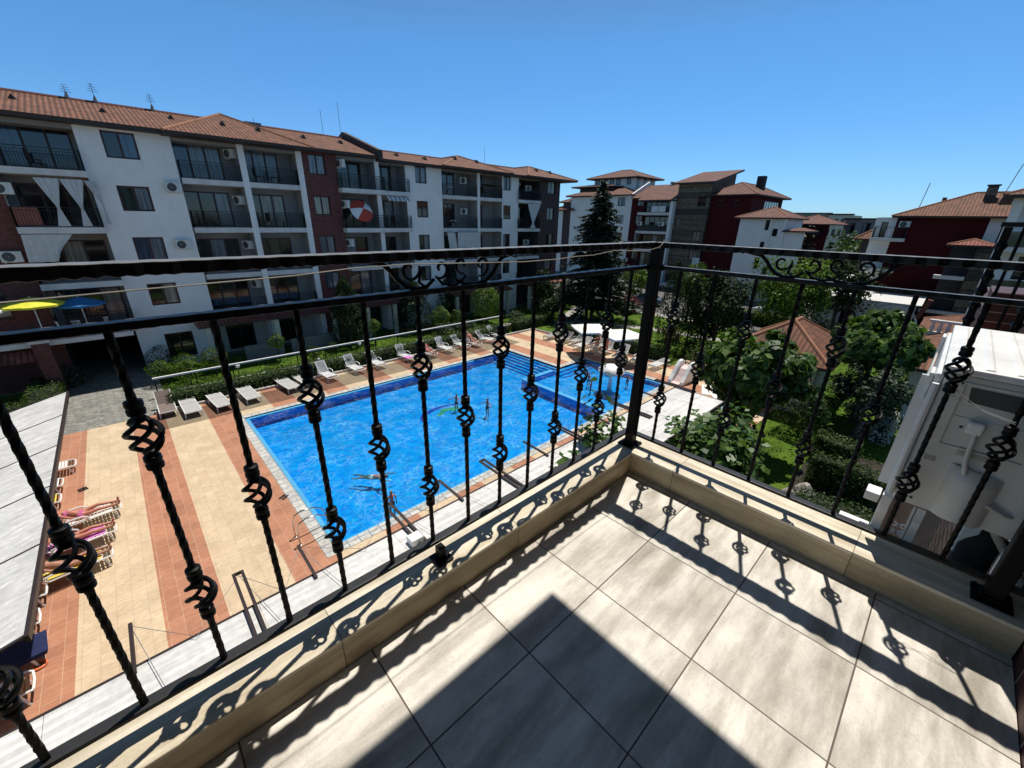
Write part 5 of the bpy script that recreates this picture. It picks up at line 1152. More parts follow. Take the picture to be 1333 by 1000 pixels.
# left terrace
mb = MB(); mb.box(-7, -.2, 32.7, 34.49, 2.76, 3.02); tr_ = mb.build('terrace', 'white_slab', blk)
F.railing(tr_, -2.9, -.25, 1.72, 3.02, ends=(0, 1), depth=1.5)
for x in (-4.0, -6.5):
    mb = MB(); mb.box(x-.32, x+.32, 32.45, 33.05, 0, 2.98); mb.build('brick_pillar', 'brick_x', blk)
    mb = MB(); mb.box(x-.4, x+.4, 32.37, 33.13, 2.985, 3.12); mb.build('pillar_cap', 'white_slab', blk)
mb = MB(); quv(mb, (-7.5, 32.0, 2.15), (-4.3, 32.0, 2.15), (-4.3, 32.9, 2.6), (-7.5, 32.9, 2.6)); mb.build('porch_roof', 'tile_red', blk)
# outdoor units on the facades
def small_ac():
    t = thing('air_conditioner', '', 'air conditioner'); mb = MB(); mb.box(-.40, .40, -.14, .14, 0, .56); mb.build('casing', 'ac_white', t, local=True, bevel=.02)
    mb = MB(); n = 20; o = 0
    for r, y in ((.235, -.1405), (.20, -.1460), (.02, -.1460)):
        for j in range(n): mb.v.append((-.09+r*math.cos(2*PI*j/n), y, .28+r*math.sin(2*PI*j/n)))
    for i in range(2):
        for j in range(n): mb.f.append((i*n+j, i*n+(j+1) % n, (i+1)*n+(j+1) % n, (i+1)*n+j)); mb.m.append(0)
    mb.build('fan_grille', 'ac_dark', t, local=True)
    for bx in (-.28, .28): mb = MB(); mb.box(bx-.02, bx+.02, -.1, .2, -.04, -.002); mb.build('bracket', 'white_metal', t, local=True); return t
sa = First(small_ac); GA = 'outdoor air conditioners on the facades'
FY = 34.5
for x, y, z, rz, lb in ((3.72, FY-.17, 10.75, 0, 'white air conditioner on the plain white wall left of the upper second loggia'), (3.45, FY-.17, 7.45, 0, 'white air conditioner on the plain white wall one storey below the other'),
    (7.25, FY+.75, 13.0, R(-62), 'air conditioner under the eave in the top loggia beside the white column'), (7.25, FY+.75, 10.2, R(-62), 'air conditioner high in the third storey loggia beside the white column'), (7.25, FY+.75, 7.3, R(-62), 'air conditioner in the second storey loggia beside the white column'), (7.25, FY+.75, 4.6, R(-62), 'air conditioner in the first storey loggia beside the white column'),
    (14.2, FY-.2, 13.0, R(-75), 'narrow air conditioner seen edge on at the top corner of the brick strip'), (14.2, FY-.2, 10.2, R(-75), 'narrow air conditioner seen edge on above the red and white umbrella'), (14.2, FY-.2, 7.35, R(-75), 'narrow air conditioner seen edge on at the second storey brick corner'),
    (26.6, FY+1.1, 12.75, 0, 'air conditioner in the top loggia of the far white bay'), (26.6, FY+1.1, 10.0, 0, 'air conditioner in the third storey loggia of the far white bay'), (35.5, FY+1.0, 12.6, 0, 'air conditioner in the top dark loggia beside the brown corner'), (35.4, FY+1.0, 6.95, 0, 'air conditioner in the lower dark loggia beside the brown corner'),
    (-3.3, FY-.17, 10.3, 0, 'white air conditioner on the brick pier at the left picture edge'), (-3.9, FY-.17, 7.0, 0, 'white air conditioner lower on the brick pier at the left edge')):
    sa.put((x, y, z), rz, lb, GA)
# curtains and parasols on the loggias
def cloth(name, cols, mat, label, cat, group=None, y=34.05):
    """cols: list of (x_top, z_top, x_bottom, z_bottom)"""
    mb = MB(); n = 10; rows = []
    for i, (xt, zt, xb, zb) in enumerate(cols):
        rows.append([(xt+(xb-xt)*j/n, y-.05*math.sin(i*1.9)*(.3+j/n), zt+(zb-zt)*j/n) for j in range(n+1)])
    for a, b2 in zip(rows[:-1], rows[1:]):
        for j in range(n): mb.quad(a[j], b2[j], b2[j+1], a[j+1])
    return tag(mb.build(name, mat, smooth=True), label, cat, group)
def drape(x0, x1, zt, zk, xk, zb, label, w2=.28):
    cols = []; n = 12; mb = MB(); rows = []
    for i in range(n+1):
        f = i/n; xt = x0+(x1-x0)*f; row = []
        for j in range(14):
            t = j/13; z = zt+(zb-zt)*t; tk = (zt-zk)/(zt-zb)
            if t <= tk: q = 1-(1-.10)*(t/tk)**1.1
            else: q = .10+(w2/(x1-x0)-.10)*((t-tk)/(1-tk))
            c = (x0+x1)/2+(xk-(x0+x1)/2)*min(1, t/tk)
            row.append((c+(f-.5)*(x1-x0)*q, 34.0-.045*math.sin(i*2.2)*max(.25, q), z))
        rows.append(row)
    for a, b2 in zip(rows[:-1], rows[1:]):
        for j in range(13): mb.quad(a[j], b2[j], b2[j+1], a[j+1])
    tag(mb.build('curtain', 'curtain', smooth=True), label, 'curtain', 'white curtains hung on the loggias')
drape(-2.05, -1.12, 11.15, 9.75, -1.5, 8.8, 'white tied back curtain, left one of three on the third storey loggia', .5)
drape(-1.1, -.2, 11.15, 9.75, -.6, 8.8, 'white tied back curtain, middle one of three on the third storey loggia', .4)
drape(-.18, .35, 11.12, 9.9, .3, 8.9, 'white tied back curtain, right one of three on the third storey loggia', .2)
drape(34.05, 36.0, 11.25, 9.3, 34.95, 8.8, 'white knotted curtain on the dark loggia beside the brown corner', .9)
n = 16
cloth('curtain', [(-3.25+1.9*i/n, 8.38, -3.35+(1.9*i/n if i < 9 else 1.07+.30*(i-9)/7), 6.98+(0 if i < 10 else (i-10)*.10)) for i in range(n+1)], 'curtain', 'broad white curtain drawn across the left loggia on the second storey', 'curtain', 'white curtains hung on the loggias')
cloth('curtain', [(24.7+2.7*i/n, 8.38, 24.75+2.65*i/n, 6.95) for i in range(n+1)], 'curtain', 'wide white curtain closing the far white bay on the second storey', 'curtain', 'white curtains hung on the loggias')
cloth('curtain', [(23.5+.9*i/6, 8.38, 23.75+.95*i/6, 6.95) for i in range(7)], 'curtain', 'slanting white curtain left of the wide one on the far bay', 'curtain', 'white curtains hung on the loggias')
pu = parasol(1.25, 2.3, 'yellow')(); pu.location = (-3.75, 33.15, 3.02); pu['label'] = 'yellow parasol open on the left terrace'
pu = parasol(1.05, 2.1, 'blue')(); pu.location = (-2.0, 33.4, 3.02); pu['label'] = 'blue parasol open on the left terrace above the plastic chairs'
pu = parasol(1.1, 2.2, 'canvas')(); pu.location = (-5.6, 33.0, 3.02); pu['label'] = 'white parasol at the left picture edge beside the yellow one'
t = thing('parasol', 'tilted red and white striped parasol on the third storey loggia', 'parasol', (15.3, 33.95, 10.0)); t.rotation_euler = (R(58), R(8), 0)
mb = MB(); mb.tube([(0, 0, -1.0), (0, 0, .45)], .022, 6); mb.build('pole', 'white_metal', t, local=True)
mb = MB(); nn_ = 12
for k in range(4):
    for j in range(nn_):
        f0, f1 = k/4, (k+1)/4; a0, a1 = 2*PI*j/nn_, 2*PI*(j+1)/nn_; r = .95
        mb.quad((r*f0*math.cos(a0), r*f0*math.sin(a0), .42-.38*f0**1.5), (r*f0*math.cos(a1), r*f0*math.sin(a1), .42-.38*f0**1.5), (r*f1*math.cos(a1), r*f1*math.sin(a1), .42-.38*f1**1.5), (r*f1*math.cos(a0), r*f1*math.sin(a0), .42-.38*f1**1.5), 0 if (j//2) % 3 else 1)
mb.build('canopy', ['red', 'canvas'], t, local=True)
mb = MB(); n = 10
for i in range(n): mb.quad((17.6+.2*i, 34.0, 11.2), (17.8+.2*i, 34.0, 11.2), (17.8+.2*i, 33.7, 10.95), (17.6+.2*i, 33.7, 10.95), i % 2); mb.poly([(17.6+.2*i, 33.7, 10.95), (17.8+.2*i, 33.7, 10.95), (17.7+.2*i, 33.69, 10.80)], i % 2)
tag(mb.build('awning', ['canvas', 'fabric_grey']), 'small scalloped striped awning over a third storey loggia', 'awning')
def chair():
    t = thing('plastic_chair', '', 'chair'); mb = MB(); mb.box(-.22, .22, -.22, .22, .42, .45); mb.build('seat', 'white_plastic', t, local=True, bevel=.01)
    mb = MB()
    for k in range(5): mb.beam((-.2, -.16+.08*k, .45), (-.28, -.16+.08*k, .88), .03, .02)
    mb.beam((-.28, -.2, .88), (-.28, .2, .88), .04, .04); mb.build('backrest', 'white_plastic', t, local=True)
    for sx in (-1, 1):
        for sy in (-1, 1): mb = MB(); mb.beam((sx*.19, sy*.19, .43), (sx*.24, sy*.22, 0), .035, .035); mb.build('leg', 'white_plastic', t, local=True)
    return t
ch = First(chair)
for x, y, rz, lb in ((-2.9, 33.3, .3, 'white plastic chair on the left terrace left of the blue parasol pole'), (-1.4, 33.3, 2.6, 'white plastic chair on the left terrace near its right end'), (-2.3, 33.1, 1.2, 'white plastic chair in the middle of the left terrace')): ch.put((x, y, 3.02), rz, lb, 'plastic chairs on the terrace')
def dark_chair():
    t = thing('chair', '', 'chair'); mb = MB(); mb.box(-.23, .23, -.23, .23, .41, .45); mb.build('seat', 'frame', t, local=True, bevel=.01)
    mb = MB(); mb.box(-.25, -.21, -.22, .22, .45, .95); mb.build('backrest', 'frame', t, local=True, bevel=.01)
    for sx in (-1, 1):
        for sy in (-1, 1): mb = MB(); mb.beam((sx*.2, sy*.2, .42), (sx*.22, sy*.22, 0), .04, .04); mb.build('leg', 'frame', t, local=True)
    return t
dc = First(dark_chair)
for x, z, rz, lb in ((8.6, 11.6, .2, 'dark chair on the top loggia right of the white column'), (9.6, 11.6, 2.8, 'dark chair at the right end of the top loggia beyond the white column'), (8.9, 8.74, .4, 'dark chair on the third storey loggia right of the white column'), (9.9, 8.74, 2.9, 'dark chair at the right end of the third storey loggia'), (5.2, 8.74, .1, 'dark chair on the third storey loggia left of the white column'), (-1.8, 11.6, .3, 'dark chair on the top left loggia above the tied curtains'), (28.4, 11.6, .5, 'dark chair on the top loggia of the far bay'), (18.6, 8.74, .4, 'dark chair under the small striped awning')): dc.put((x, 34.75, z), rz, lb)
fb = thing('flower_box', 'flower box with dark leaves hung on the top loggia rail of the far bay', 'planter', (28.9, 34.3, 12.3)); mb = MB(); mb.box(28.0, 30.6, 34.22, 34.36, 12.42, 12.58); mb.build('box', 'frame', fb); P_, N_ = cloud((29.3, 34.28, 12.68), (1.4, .22, .18), 500, 24, .3, .3); leaves('foliage', P_, N_, .12, 'lf_mid', fb)
mb = MB(); F.box(mb, -3.2, -2.3, .30, .36, 8.80, 9.75); tag(mb.build('shutter_panel', 'salmon'), 'salmon red slatted screen on the left loggia railing', 'screen')
for x, z, lb, gw in ((24.6, 8.74, 'small white folding table on the third storey loggia of the far bay', .35), (24.3, 11.6, 'small white folding table on the top loggia of the far bay', .35)):
    t = thing('folding_table', lb, 'table', (x, 34.6, z)); mb = MB(); mb.lathe([(gw, .68), (gw, .71)], (x, 34.6, z), 14); mb.build('table_top', 'white_plastic', t); mb = MB()
    for s_ in (-1, 1): mb.beam((x-.3*s_, 34.6, z), (x+.3*s_, 34.6, z+.68), .03, .03)
    mb.build('leg', 'white_metal', t)

# ------------------------------------------------------------------ middle distance: buildings across the street
def facade_x(X, root): return Fac((X, 0, 0), (0, 1, 0), (-1, 0, 0), root)
A = thing('apartment_building', 'white apartment building with tiled cupola roof behind the tall spruce', 'building', (66, 48, 0)); f = facade_x(66, A)
wz = [5.07-1.35, 7.9-1.35, 10.7-1.35, 13.5-1.35]
f.wall(41.2, 54.3, 0, 13.9, [(42.5, 44.0, z, z+1.35) for z in wz]+[(46.2, 48.6, z-.85, z+1.35) for z in wz], 'white_wall', dep=.25)
for i, z in enumerate(wz):
    f.window(42.5, 44.0, z, z+1.35, 2, (('glass_curtain', 'glass_dark'), ('glass_dark', 'glass_curtain'), ('glass_curtain', 'glass_cream'), ('glass_dark', 'glass_curtain'))[i]); f.window(46.2, 48.6, z-.85, z+1.35, 2, ('glass_dark', 'glass_curtain'))
    b_ = f.slab(46.1, 48.7, 0, .7, z-1.15, z-.86); f.railing(b_, 46.15, 48.65, .65, z-.86, ends=(1, 1), depth=.6, step=.3)
f.wall(54.3, 56.2, 0, 13.0, [], 'brick_brown', name='wall'); f.wall(56.2, 58.4, 0, 11.6, [], 'white_wall')
hiproof(A, 65.2, 72, 53.2, 58.9, 11.62, 1.0, 'tile_far'); hiproof(A, 66.5, 74, 53.6, 57.8, 13.0, .8, 'tile_far'); hiproof(A, 65.2, 78, 40.9, 55.1, 13.92, 2.0, 'tile_far', 'y')
mb = MB(); mb.box(69, 77, 46.9, 54.8, 13.5, 15.6); mb.build('upper_wall', 'brick_brown', A); hiproof(A, 67.8, 78, 46.3, 56, 15.6, .75, 'tile_far', 'y')
mb = MB(); mb.box(71, 78, 44.2, 53.0, 14, 17.1); mb.build('cupola_wall', 'white_wall', A); hiproof(A, 69.9, 79, 42.9, 54.2, 17.1, 1.55, 'tile_far', 'y')
fc = facade_x(71, A)
for a in (45.0, 47.2, 48.6, 50.0, 51.8): fc.window(a, a+.85, 15.9, 16.95, 1, ('glass_dark',), d=.05)
fd = Fac((71, 44.2, 0), (1, 0, 0), (0, -1, 0), A)
for a in (.6, 3.0, 5.2): fd.window(a, a+.8, 14.9, 16.9, 1, ('glass_dark',), d=.05)
B_ = thing('apartment_building', 'dark red building with white balconies left of the stone tower', 'building', (66, 37, 0)); f = facade_x(66, B_)
f.wall(33, 41.2, 0, 13.2, [(39.0, 40.2, z, z+1.3) for z in wz]+[(34.0, 38.6, z-1.0, z+1.2) for z in wz], 'red_wall', dep=.3)
for i, z in enumerate(wz):
    f.window(39.0, 40.2, z, z+1.3, 2, ('glass_dark', 'glass_curtain')); f.window(34.0, 38.6, z-1.0, z+1.2, 5, (('glass_dark', 'glass_curtain', 'glass_dark', 'glass_dark', 'glass_cream'), ('glass_dark', 'glass_dark', 'glass_curtain', 'glass_dark', 'glass_dark'), ('glass_cream', 'glass_dark', 'glass_curtain', 'glass_dark', 'glass_cream'), ('glass_curtain', 'glass_dark', 'glass_dark', 'glass_cream', 'glass_dark'))[i], d=-.25)
    b_ = f.slab(33.5, 39.0, -.2, 1.5, z-1.42, z-1.02)
    f.railing(b_, 33.6, 38.9, 1.42, z-1.02, ends=(1, 1), depth=1.3, step=.25)
    if i == 3:
        mb = MB()
        for k in range(2): f.box(mb, 34.2+k*1.25, 35.35+k*1.25, 1.44, 1.47, z-.95, z-.1)
        mb.build('white_panel', 'zinc', b_)
    if i == 2: mb = MB(); f.box(mb, 33.7, 38.8, 1.44, 1.47, z-.98, z-.1); mb.build('dark_panel', 'black', b_)
mb = MB(); f.box(mb, 33.05, 33.5, 0, 1.5, 0, 13.1); mb.build('side_wall', 'white_wall', B_)
mb = MB(); quv(mb, (65.3, 41.0, 13.35), (65.3, 39.0, 13.35), (71, 39.0, 15.6), (71, 41.0, 15.6)); quv(mb, (64.2, 39.0, 12.95), (64.2, 32.9, 12.95), (71, 32.9, 15.6), (71, 39.0, 15.6)); quv(mb, (77, 32.9, 13.2), (77, 41, 13.2), (71, 41, 15.6), (71, 32.9, 15.6)); r = mb.build('roof', 'tile_far', B_)
mb = MB(); mb.box(64.25, 66, 32.95, 39, 12.72, 12.94); mb.build('eave', 'eave', r); mb = MB(); mb.lathe([(.05, 0), (.4, .1), (.4, .35), (.1, .4)], (71, 37, 15.6), 10); mb.build('roof_vent', 'grey_wall', r)
mb = MB(); mb.beam((65.2, 41.25, 13.45), (71, 41.25, 15.95), .3, .45); mb.build('fire_wall', 'white_wall', B_)
T = thing('stone_tower', 'rough stone stair tower with single pitched tiled roof', 'tower', (66, 30.5, 0)); f = facade_x(65.4, T)
tw = [(28.5, 29.7, z, z+1.4) for z in (4.3, 7.1, 12.0)]
f.wall(28.0, 33.0, 0, 15.2, tw+[(32.0, 32.6, 9.0, 10.3)], 'stone', dep=.25)
for o in tw: f.window(*o, 2, ('glass_cream', 'glass_cream') if o[2] < 12 else ('glass_dark', 'glass_dark'), fr='frame_red')
f.window(32.0, 32.6, 9.0, 10.3, 1, ('glass_cream',))
mb = MB(); mb.add([(65.4, 28, 0), (73.5, 28, 0), (73.5, 28, 17.2), (65.4, 28, 15.2), (65.4, 33, 0), (73.5, 33, 0), (73.5, 33, 17.2), (65.4, 33, 15.2)], [(0, 1, 2, 3), (4, 5, 6, 7), (1, 5, 6, 2)]); mb.build('side_wall', 'stone', T)
mb = MB(); quv(mb, (64.7, 33.7, 15.25), (64.7, 27.3, 15.25), (74.4, 27.3, 17.5), (74.4, 33.7, 17.5)); quv(mb, (64.7, 27.3, 15.0), (64.7, 33.7, 15.0), (74.4, 33.7, 17.25), (74.4, 27.3, 17.25)); r = mb.build('roof', 'tile_far', T)
mb = MB(); mb.quad((64.7, 27.3, 15.0), (74.4, 27.3, 17.25), (74.4, 27.3, 17.5), (64.7, 27.3, 15.25)); mb.quad((64.7, 27.3, 15.0), (64.7, 33.7, 15.0), (64.7, 33.7, 15.25), (64.7, 27.3, 15.25)); mb.build('eave', 'eave', r)
mb = MB(); mb.box(65.36, 65.39, 27.9, 29.0, 3.75, 4.75); mb.build('notice_board', 'zinc', T)
C_ = thing('apartment_building', 'dark red rendered building with hip roof right of the stone tower', 'building', (66, 25, 0)); f = facade_x(66, C_)
f.wall(22.5, 28.0, 0, 13.4, [(26.4, 27.1, 12.2, 12.9), (24.2, 24.9, 12.2, 12.9)], 'red_wall', dep=.25)
for o in ((26.4, 27.1, 12.2, 12.9), (24.2, 24.9, 12.2, 12.9)): f.window(*o, 1, ('glass_dark',))
g = Fac((66, 22.5, 0), (1, 0, 0), (0, -1, 0), C_)
g.wall(0, 13.5, 0, 13.4, [(5.5, 12.5, 10.4, 12.9)], 'red_wall', dep=.3); g.window(5.5, 12.5, 10.4, 12.9, 6, ('glass_cream', 'glass_dark', 'glass_cream', 'glass_cream', 'glass_dark'), d=-.1)
r = hiproof(C_, 65.2, 80.5, 21.6, 29, 13.5, 1.75, 'tile_far')
mb = MB(); mb.box(72.5, 73.6, 23.6, 24.6, 14.2, 16.3); mb.build('chimney', 'dark_wall', r)
D_ = thing('house', 'white house with small hip roof in front of the dark red building', 'building', (62, 18, 0)); f = facade_x(62, D_)
dw = [(18.4, 18.9, 9.0, 10.2), (17.3, 17.9, 8.3, 9.2), (18.5, 19.0, 6.6, 7.6), (18.6, 19.2, 4.2, 5.6), (17.4, 18.0, 3.6, 4.5)]
f.wall(16.6, 22.0, 0, 10.45, dw, 'white_wall', dep=.25)
for o in dw: f.window(*o, 1, ('glass_dark',))
mb = MB(); f.box(mb, 18.05, 18.25, 0, .3, 0, 10.4); f.box(mb, 16.5, 16.75, 0, .3, 0, 10.4); mb.build('pilaster', 'white_wall', D_)
hiproof(D_, 61.2, 70, 16.1, 22.5, 10.5, 1.35, 'tile_far', 'y'); f.wall(14.3, 16.6, 0, 9.0, [], 'white_wall', name='wing_wall')
hiproof(D_, 61.4, 67, 14.0, 16.7, 9.02, .35, 'tile_far', ridgecap=False)
mb = MB(); mb.quad((62, 16.62, 0), (69.5, 16.62, 0), (69.5, 16.62, 10.4), (62, 16.62, 10.4)); mb.quad((62, 21.98, 0), (69.5, 21.98, 0), (69.5, 21.98, 10.4), (62, 21.98, 10.4)); mb.build('side_wall', 'white_wall', D_)
H = thing('house', 'dark low building with tiled roof behind the conical trees', 'building', (85, 19, 0)); f = facade_x(85, H); f.wall(16.5, 22.5, 0, 9.9, [(17.2, 18.2, 8.3, 9.6), (19.4, 20.6, 8.3, 9.6)], 'red_wall')
for o in ((17.2, 18.2, 8.3, 9.6), (19.4, 20.6, 8.3, 9.6)): f.window(*o, 1, ('glass_dark',))
hiproof(H, 84, 96, 15.8, 23.4, 9.95, 1.4, 'tile_far', 'y')
def flatblock(label, X, y0, y1, h, mat, rows, cols, dep=14, gl=('glass_dark', 'glass_curtain')):
    t = thing('apartment_building', label, 'building', (X, (y0+y1)/2, 0)); f = facade_x(X, t); ops = []
    cw = (y1-y0)/cols
    for i in range(cols):
        for z in rows: ops.append((y0+cw*(i+.22), y0+cw*(i+.78), z, z+1.7))
    f.wall(y0, y1, 0, h, ops, mat)
    for o in ops: f.window(*o, 2, gl)
    mb = MB(); mb.quad((X, y0, h), (X+dep, y0, h), (X+dep, y1, h), (X, y1, h)); mb.quad((X, y0, 0), (X+dep, y0, 0), (X+dep, y0, h), (X, y0, h)); mb.quad((X, y1, 0), (X+dep, y1, 0), (X+dep, y1, h), (X, y1, h)); mb.build('roof', mat, t)
    mb = MB(); mb.box(X-.3, X+.3, y0-.3, y1+.3, h+.01, h+.35); mb.build('parapet', 'eave', t); return t
flatblock('long flat roofed grey building on the far skyline', 165, 32.5, 47.5, 13.2, 'grey_wall', (5, 8.5), 6); flatblock('pale glazed flat roofed building on the skyline right of the long grey one', 150, 24.6, 30, 12.6, 'cream_wall', (7.2, 9.9), 4, gl=('glass_blue', 'glass_curtain'))
flatblock('grey green modern block with white framed windows behind the trees', 96, 12.4, 16.6, 10.7, 'grey_wall', (3.5, 6.2, 8.6), 2, gl=('glass_dark', 'glass_curtain')); flatblock('grey low block left of the right hand red building', 100, 8.8, 12.0, 10.9, 'grey_wall', (5.5, 8.3), 2)
# right hand building
E_b = thing('apartment_building', 'dark red building with broad hip roof and stone chimney at right', 'building', (55, 0, 0)); f = facade_x(55, E_b)
f.wall(-.4, 5.55, 0, 10.6, [], 'red_wall'); f.wall(-10, -.4, 0, 10.6, [(-2.6, -1.2, 8.5, 10.2)], 'white_wall'); f.window(-2.6, -1.2, 8.5, 10.2, 2, ('glass_dark', 'glass_green'))
f.wall(5.55, 7.1, 0, 10.5, [(6.1, 6.6, 8.7, 10.1)], 'white_wall'); f.window(6.1, 6.6, 8.7, 10.1, 1, ('glass_dark',))
for z in (8.4, 5.6):
    b_ = f.slab(4.5, 7.0, -.1, 1.1, z, z+.3); f.railing(b_, 4.6, 6.9, 1.0, z+.3, ends=(1, 1), depth=.9, step=.3)
r = hiproof(E_b, 54.2, 63.8, -12, 5.95, 10.66, 2.05, 'tile_roof', 'y')
for y, x in ((.2, 57.3), (-4.4, 57)):
    mb = MB(); mb.box(x, x+.8, y-.35, y+.35, 11.2, 13.0); c = mb.build('chimney', 'stone', r); mb = MB(); mb.box(x-.08, x+.88, y-.43, y+.43, 13.18, 13.26); 
    for q in (0, .66): mb.box(x+q, x+q+.12, y-.33, y+.33, 13.0, 13.18)
    mb.build('chimney_cap', 'eave', c)
for y, x in ((3.0, 57.5), (-2.2, 57.6), (-1.6, 58.5)): mb = MB(); z = 10.66+(x-54.2)*2.05/4.8; mb.box(x-.15, x+.15, y-.15, y+.15, z-.1, z+.22); mb.build('roof_vent', 'tile_red', r)
mb = MB(); mb.tube([(58, 4.6, 11.2), (57.9, 4.4, 13.6)], .03, 5); mb.tube([(60, -.6, 12.5), (60, -1.0, 15.0)], .03, 5); mb.build('antenna', 'canvas_grey', r)
mb = MB(); mb.box(52.3, 54.99, -1.1, 1.15, 0, 8.3); mb.build('porch_wall', 'dark_wall', E_b); hiproof(E_b, 51.6, 55, -1.45, 1.5, 8.4, .45, 'tile_red', 'y')
mb = MB(); mb.box(51.9, 52.4, -1.4, -.35, 0, 8.2); mb.build('stone_pier', 'stone', E_b); mb = MB(); mb.box(51.5, 52.2, -.3, 1.6, 5.6, 5.9); mb.build('porch_slab', 'white_slab', E_b); mb = MB(); mb.box(51.5, 51.89, -1.4, 1.7, 2.7, 2.95); mb.build('porch_slab', 'white_slab', E_b)
mb = MB(); mb.box(37, 37.4, -2.8, .5, 0, 3.5); gw = tag(mb.build('garden_wall', 'cream_wall'), 'cream garden wall with pale balustrade beyond the air conditioner', 'wall')
for q in range(9): mb = MB(); mb.lathe([(.10, 3.51), (.13, 3.7), (.07, 3.95), (.10, 4.1)], (37.2, -2.6+.36*q, 0), 8); mb.build('baluster', 'white_stone', gw)
mb = MB(); mb.box(37.05, 37.35, -2.8, .5, 4.105, 4.25); mb.build('balustrade_rail', 'white_stone', gw)
mb = MB(); mb.box(57.4, 62, 6.6, 8.0, 0, 8.5); mb.build('rear_wing', 'dark_wall', E_b); hiproof(E_b, 56.8, 62.5, 6.2, 8.6, 8.52, .9, 'tile_roof')
sa.put((54.83, 4.9, 9.65), R(-90), 'white air conditioner on the white corner of the right hand red building', GA)
for y, z, lb in ((38.2, 9.15, 'air conditioner under the upper white balcony of the red building, left one'), (34.4, 9.15, 'air conditioner under the upper white balcony of the red building, right one'), (33.2, 6.6, 'air conditioner on the white side wall beside the stone tower'), (40.9, 6.0, 'air conditioner left of the red building balconies, upper'), (41.0, 3.2, 'air conditioner left of the red building balconies, lower')): sa.put((64.3 if y < 40 else 65.8, y, z), R(-90), lb, GA)
G_ = thing('apartment_building', 'pale balcony tower with glass railings at the right edge', 'building', (40, -3, 0)); f = facade_x(40, G_)
f.wall(-8, -1.2, 0, 11.2, [(-5, -2.2, z, z+2.2) for z in (3.0, 5.9, 8.7)], 'white_wall', d=-1.2)
for z in (3.0, 5.9, 8.7):
    f.window(-5, -2.2, z, z+2.2, 3, ('glass_dark', 'glass_green'), d=-1.3); b_ = f.slab(-8, -1.0, -1.2, .4, z-.35, z-.05); mb = MB(); f.box(mb, -7.9, -1.1, .33, .35, z, z+.85); mb.build('glass_panel', 'glass_green', b_); mb = MB(); f.box(mb, -8, -1.0, .31, .37, z+.87, z+.93); mb.build('handrail', 'galv', b_)
mb = MB(); f.box(mb, -1.35, -.95, -.1, .45, 0, 11.0); mb.build('column', 'white_wall', G_); mb = MB(); f.box(mb, -8, -.9, -1.3, .5, 11.0, 11.5); mb.build('lintel', 'white_wall', G_)
hiproof(G_, 38.6, 50, -9.5, -.4, 11.52, 1.8, 'tile_roof', 'y')
# little church with arches
Ch = thing('church', 'small white church with arched walls, pale roof and round drum', 'church', (50, 5.5, 0)); f = facade_x(50, Ch)
f.wall(1.8, 9.1, 0, 3.3, [(6.0, 6.9, .6, 2.2), (2.6, 3.5, .6, 2.2)], 'white_stone', dep=.3)
for c in (6.45, 3.05):
    for q, rr in enumerate((.75, 1.15, 1.6)):
        mb = MB(); mb.tube([f.P(c-rr, .06+.05*q, .4)]+[f.P(c-rr*math.cos(PI*i/14), .06+.05*q, 1.6+rr*math.sin(PI*i/14)) for i in range(15)]+[f.P(c+rr, .06+.05*q, .4)], .09, 6); mb.build('arch', ('dark_wall', 'white_stone', 'white_stone')[q], Ch)
    f.window(c-.45, c+.45, .6, 2.2, 1, ('glass_dark',), d=-.2)
mb = MB(); mb.box(49.9, 57, 1.6, 9.2, 3.3, 3.42); mb.add([(49.6, 1.5, 3.43), (49.6, 9.3, 3.43), (53, 9.3, 4.1), (53, 1.5, 4.1), (57, 9.3, 3.43), (57, 1.5, 3.43)], [(0, 1, 2, 3), (3, 2, 4, 5), (0, 3, 5), (1, 4, 2)]); mb.build('roof', 'zinc', Ch)
mb = MB(); mb.lathe([(.75, 3.6), (.75, 4.9)], (52.2, 7.4, 0), 12); dr = mb.build('drum', 'white_stone', Ch); mb = MB()
for k in range(6): a = PI+(-2.5+k)*PI/6; mb.beam((52.2+.76*math.cos(a), 7.4+.76*math.sin(a), 4.1), (52.2+.76*math.cos(a), 7.4+.76*math.sin(a), 4.7), .16, .05, (math.cos(a), math.sin(a), 0))
mb.build('drum_window', 'glass_dark', dr); mb = MB(); mb.lathe([(.95, 4.9), (.9, 5.0), (.5, 5.25), (.05, 5.4)], (52.2, 7.4, 0), 14); mb.build('drum_roof', 'zinc', dr)
mb = MB(); mb.beam((49.7, 1.5, 2.4), (49.7, 1.1, 4.0), .5, .35); mb.build('tile_coping', 'tile_red', Ch)
# pavilions with terracotta roofs
for lb, x0, x1, y0, y1, h, hh in (('small garden pavilion with terracotta hip roof between the broad leaved trees', 24.6, 31.0, 3.0, 8.2, 3.0, 1.65), ('long low building with terracotta roof right of the second broad leaved tree', 28.5, 46, -6.5, 1.0, 3.0, 1.5)):
    t = thing('pavilion', lb, 'pavilion', ((x0+x1)/2, (y0+y1)/2, 0)); mb = MB(); mb.box(x0+.7, x1-.7, y0+.7, y1-.7, 0, h-.17); mb.build('wall', 'cream_wall', t); hiproof(t, x0, x1, y0, y1, h, hh, 'tile_roof')
    if x1 > 40:
        mb = MB(); mb.beam((28.9, -2.4, 3.75), (40, -2.4, 4.0), .35, .12); mb.box(30, 44, -2.9, -2.6, 3.8, 4.75); mb.build('flashing', 'galv', t)
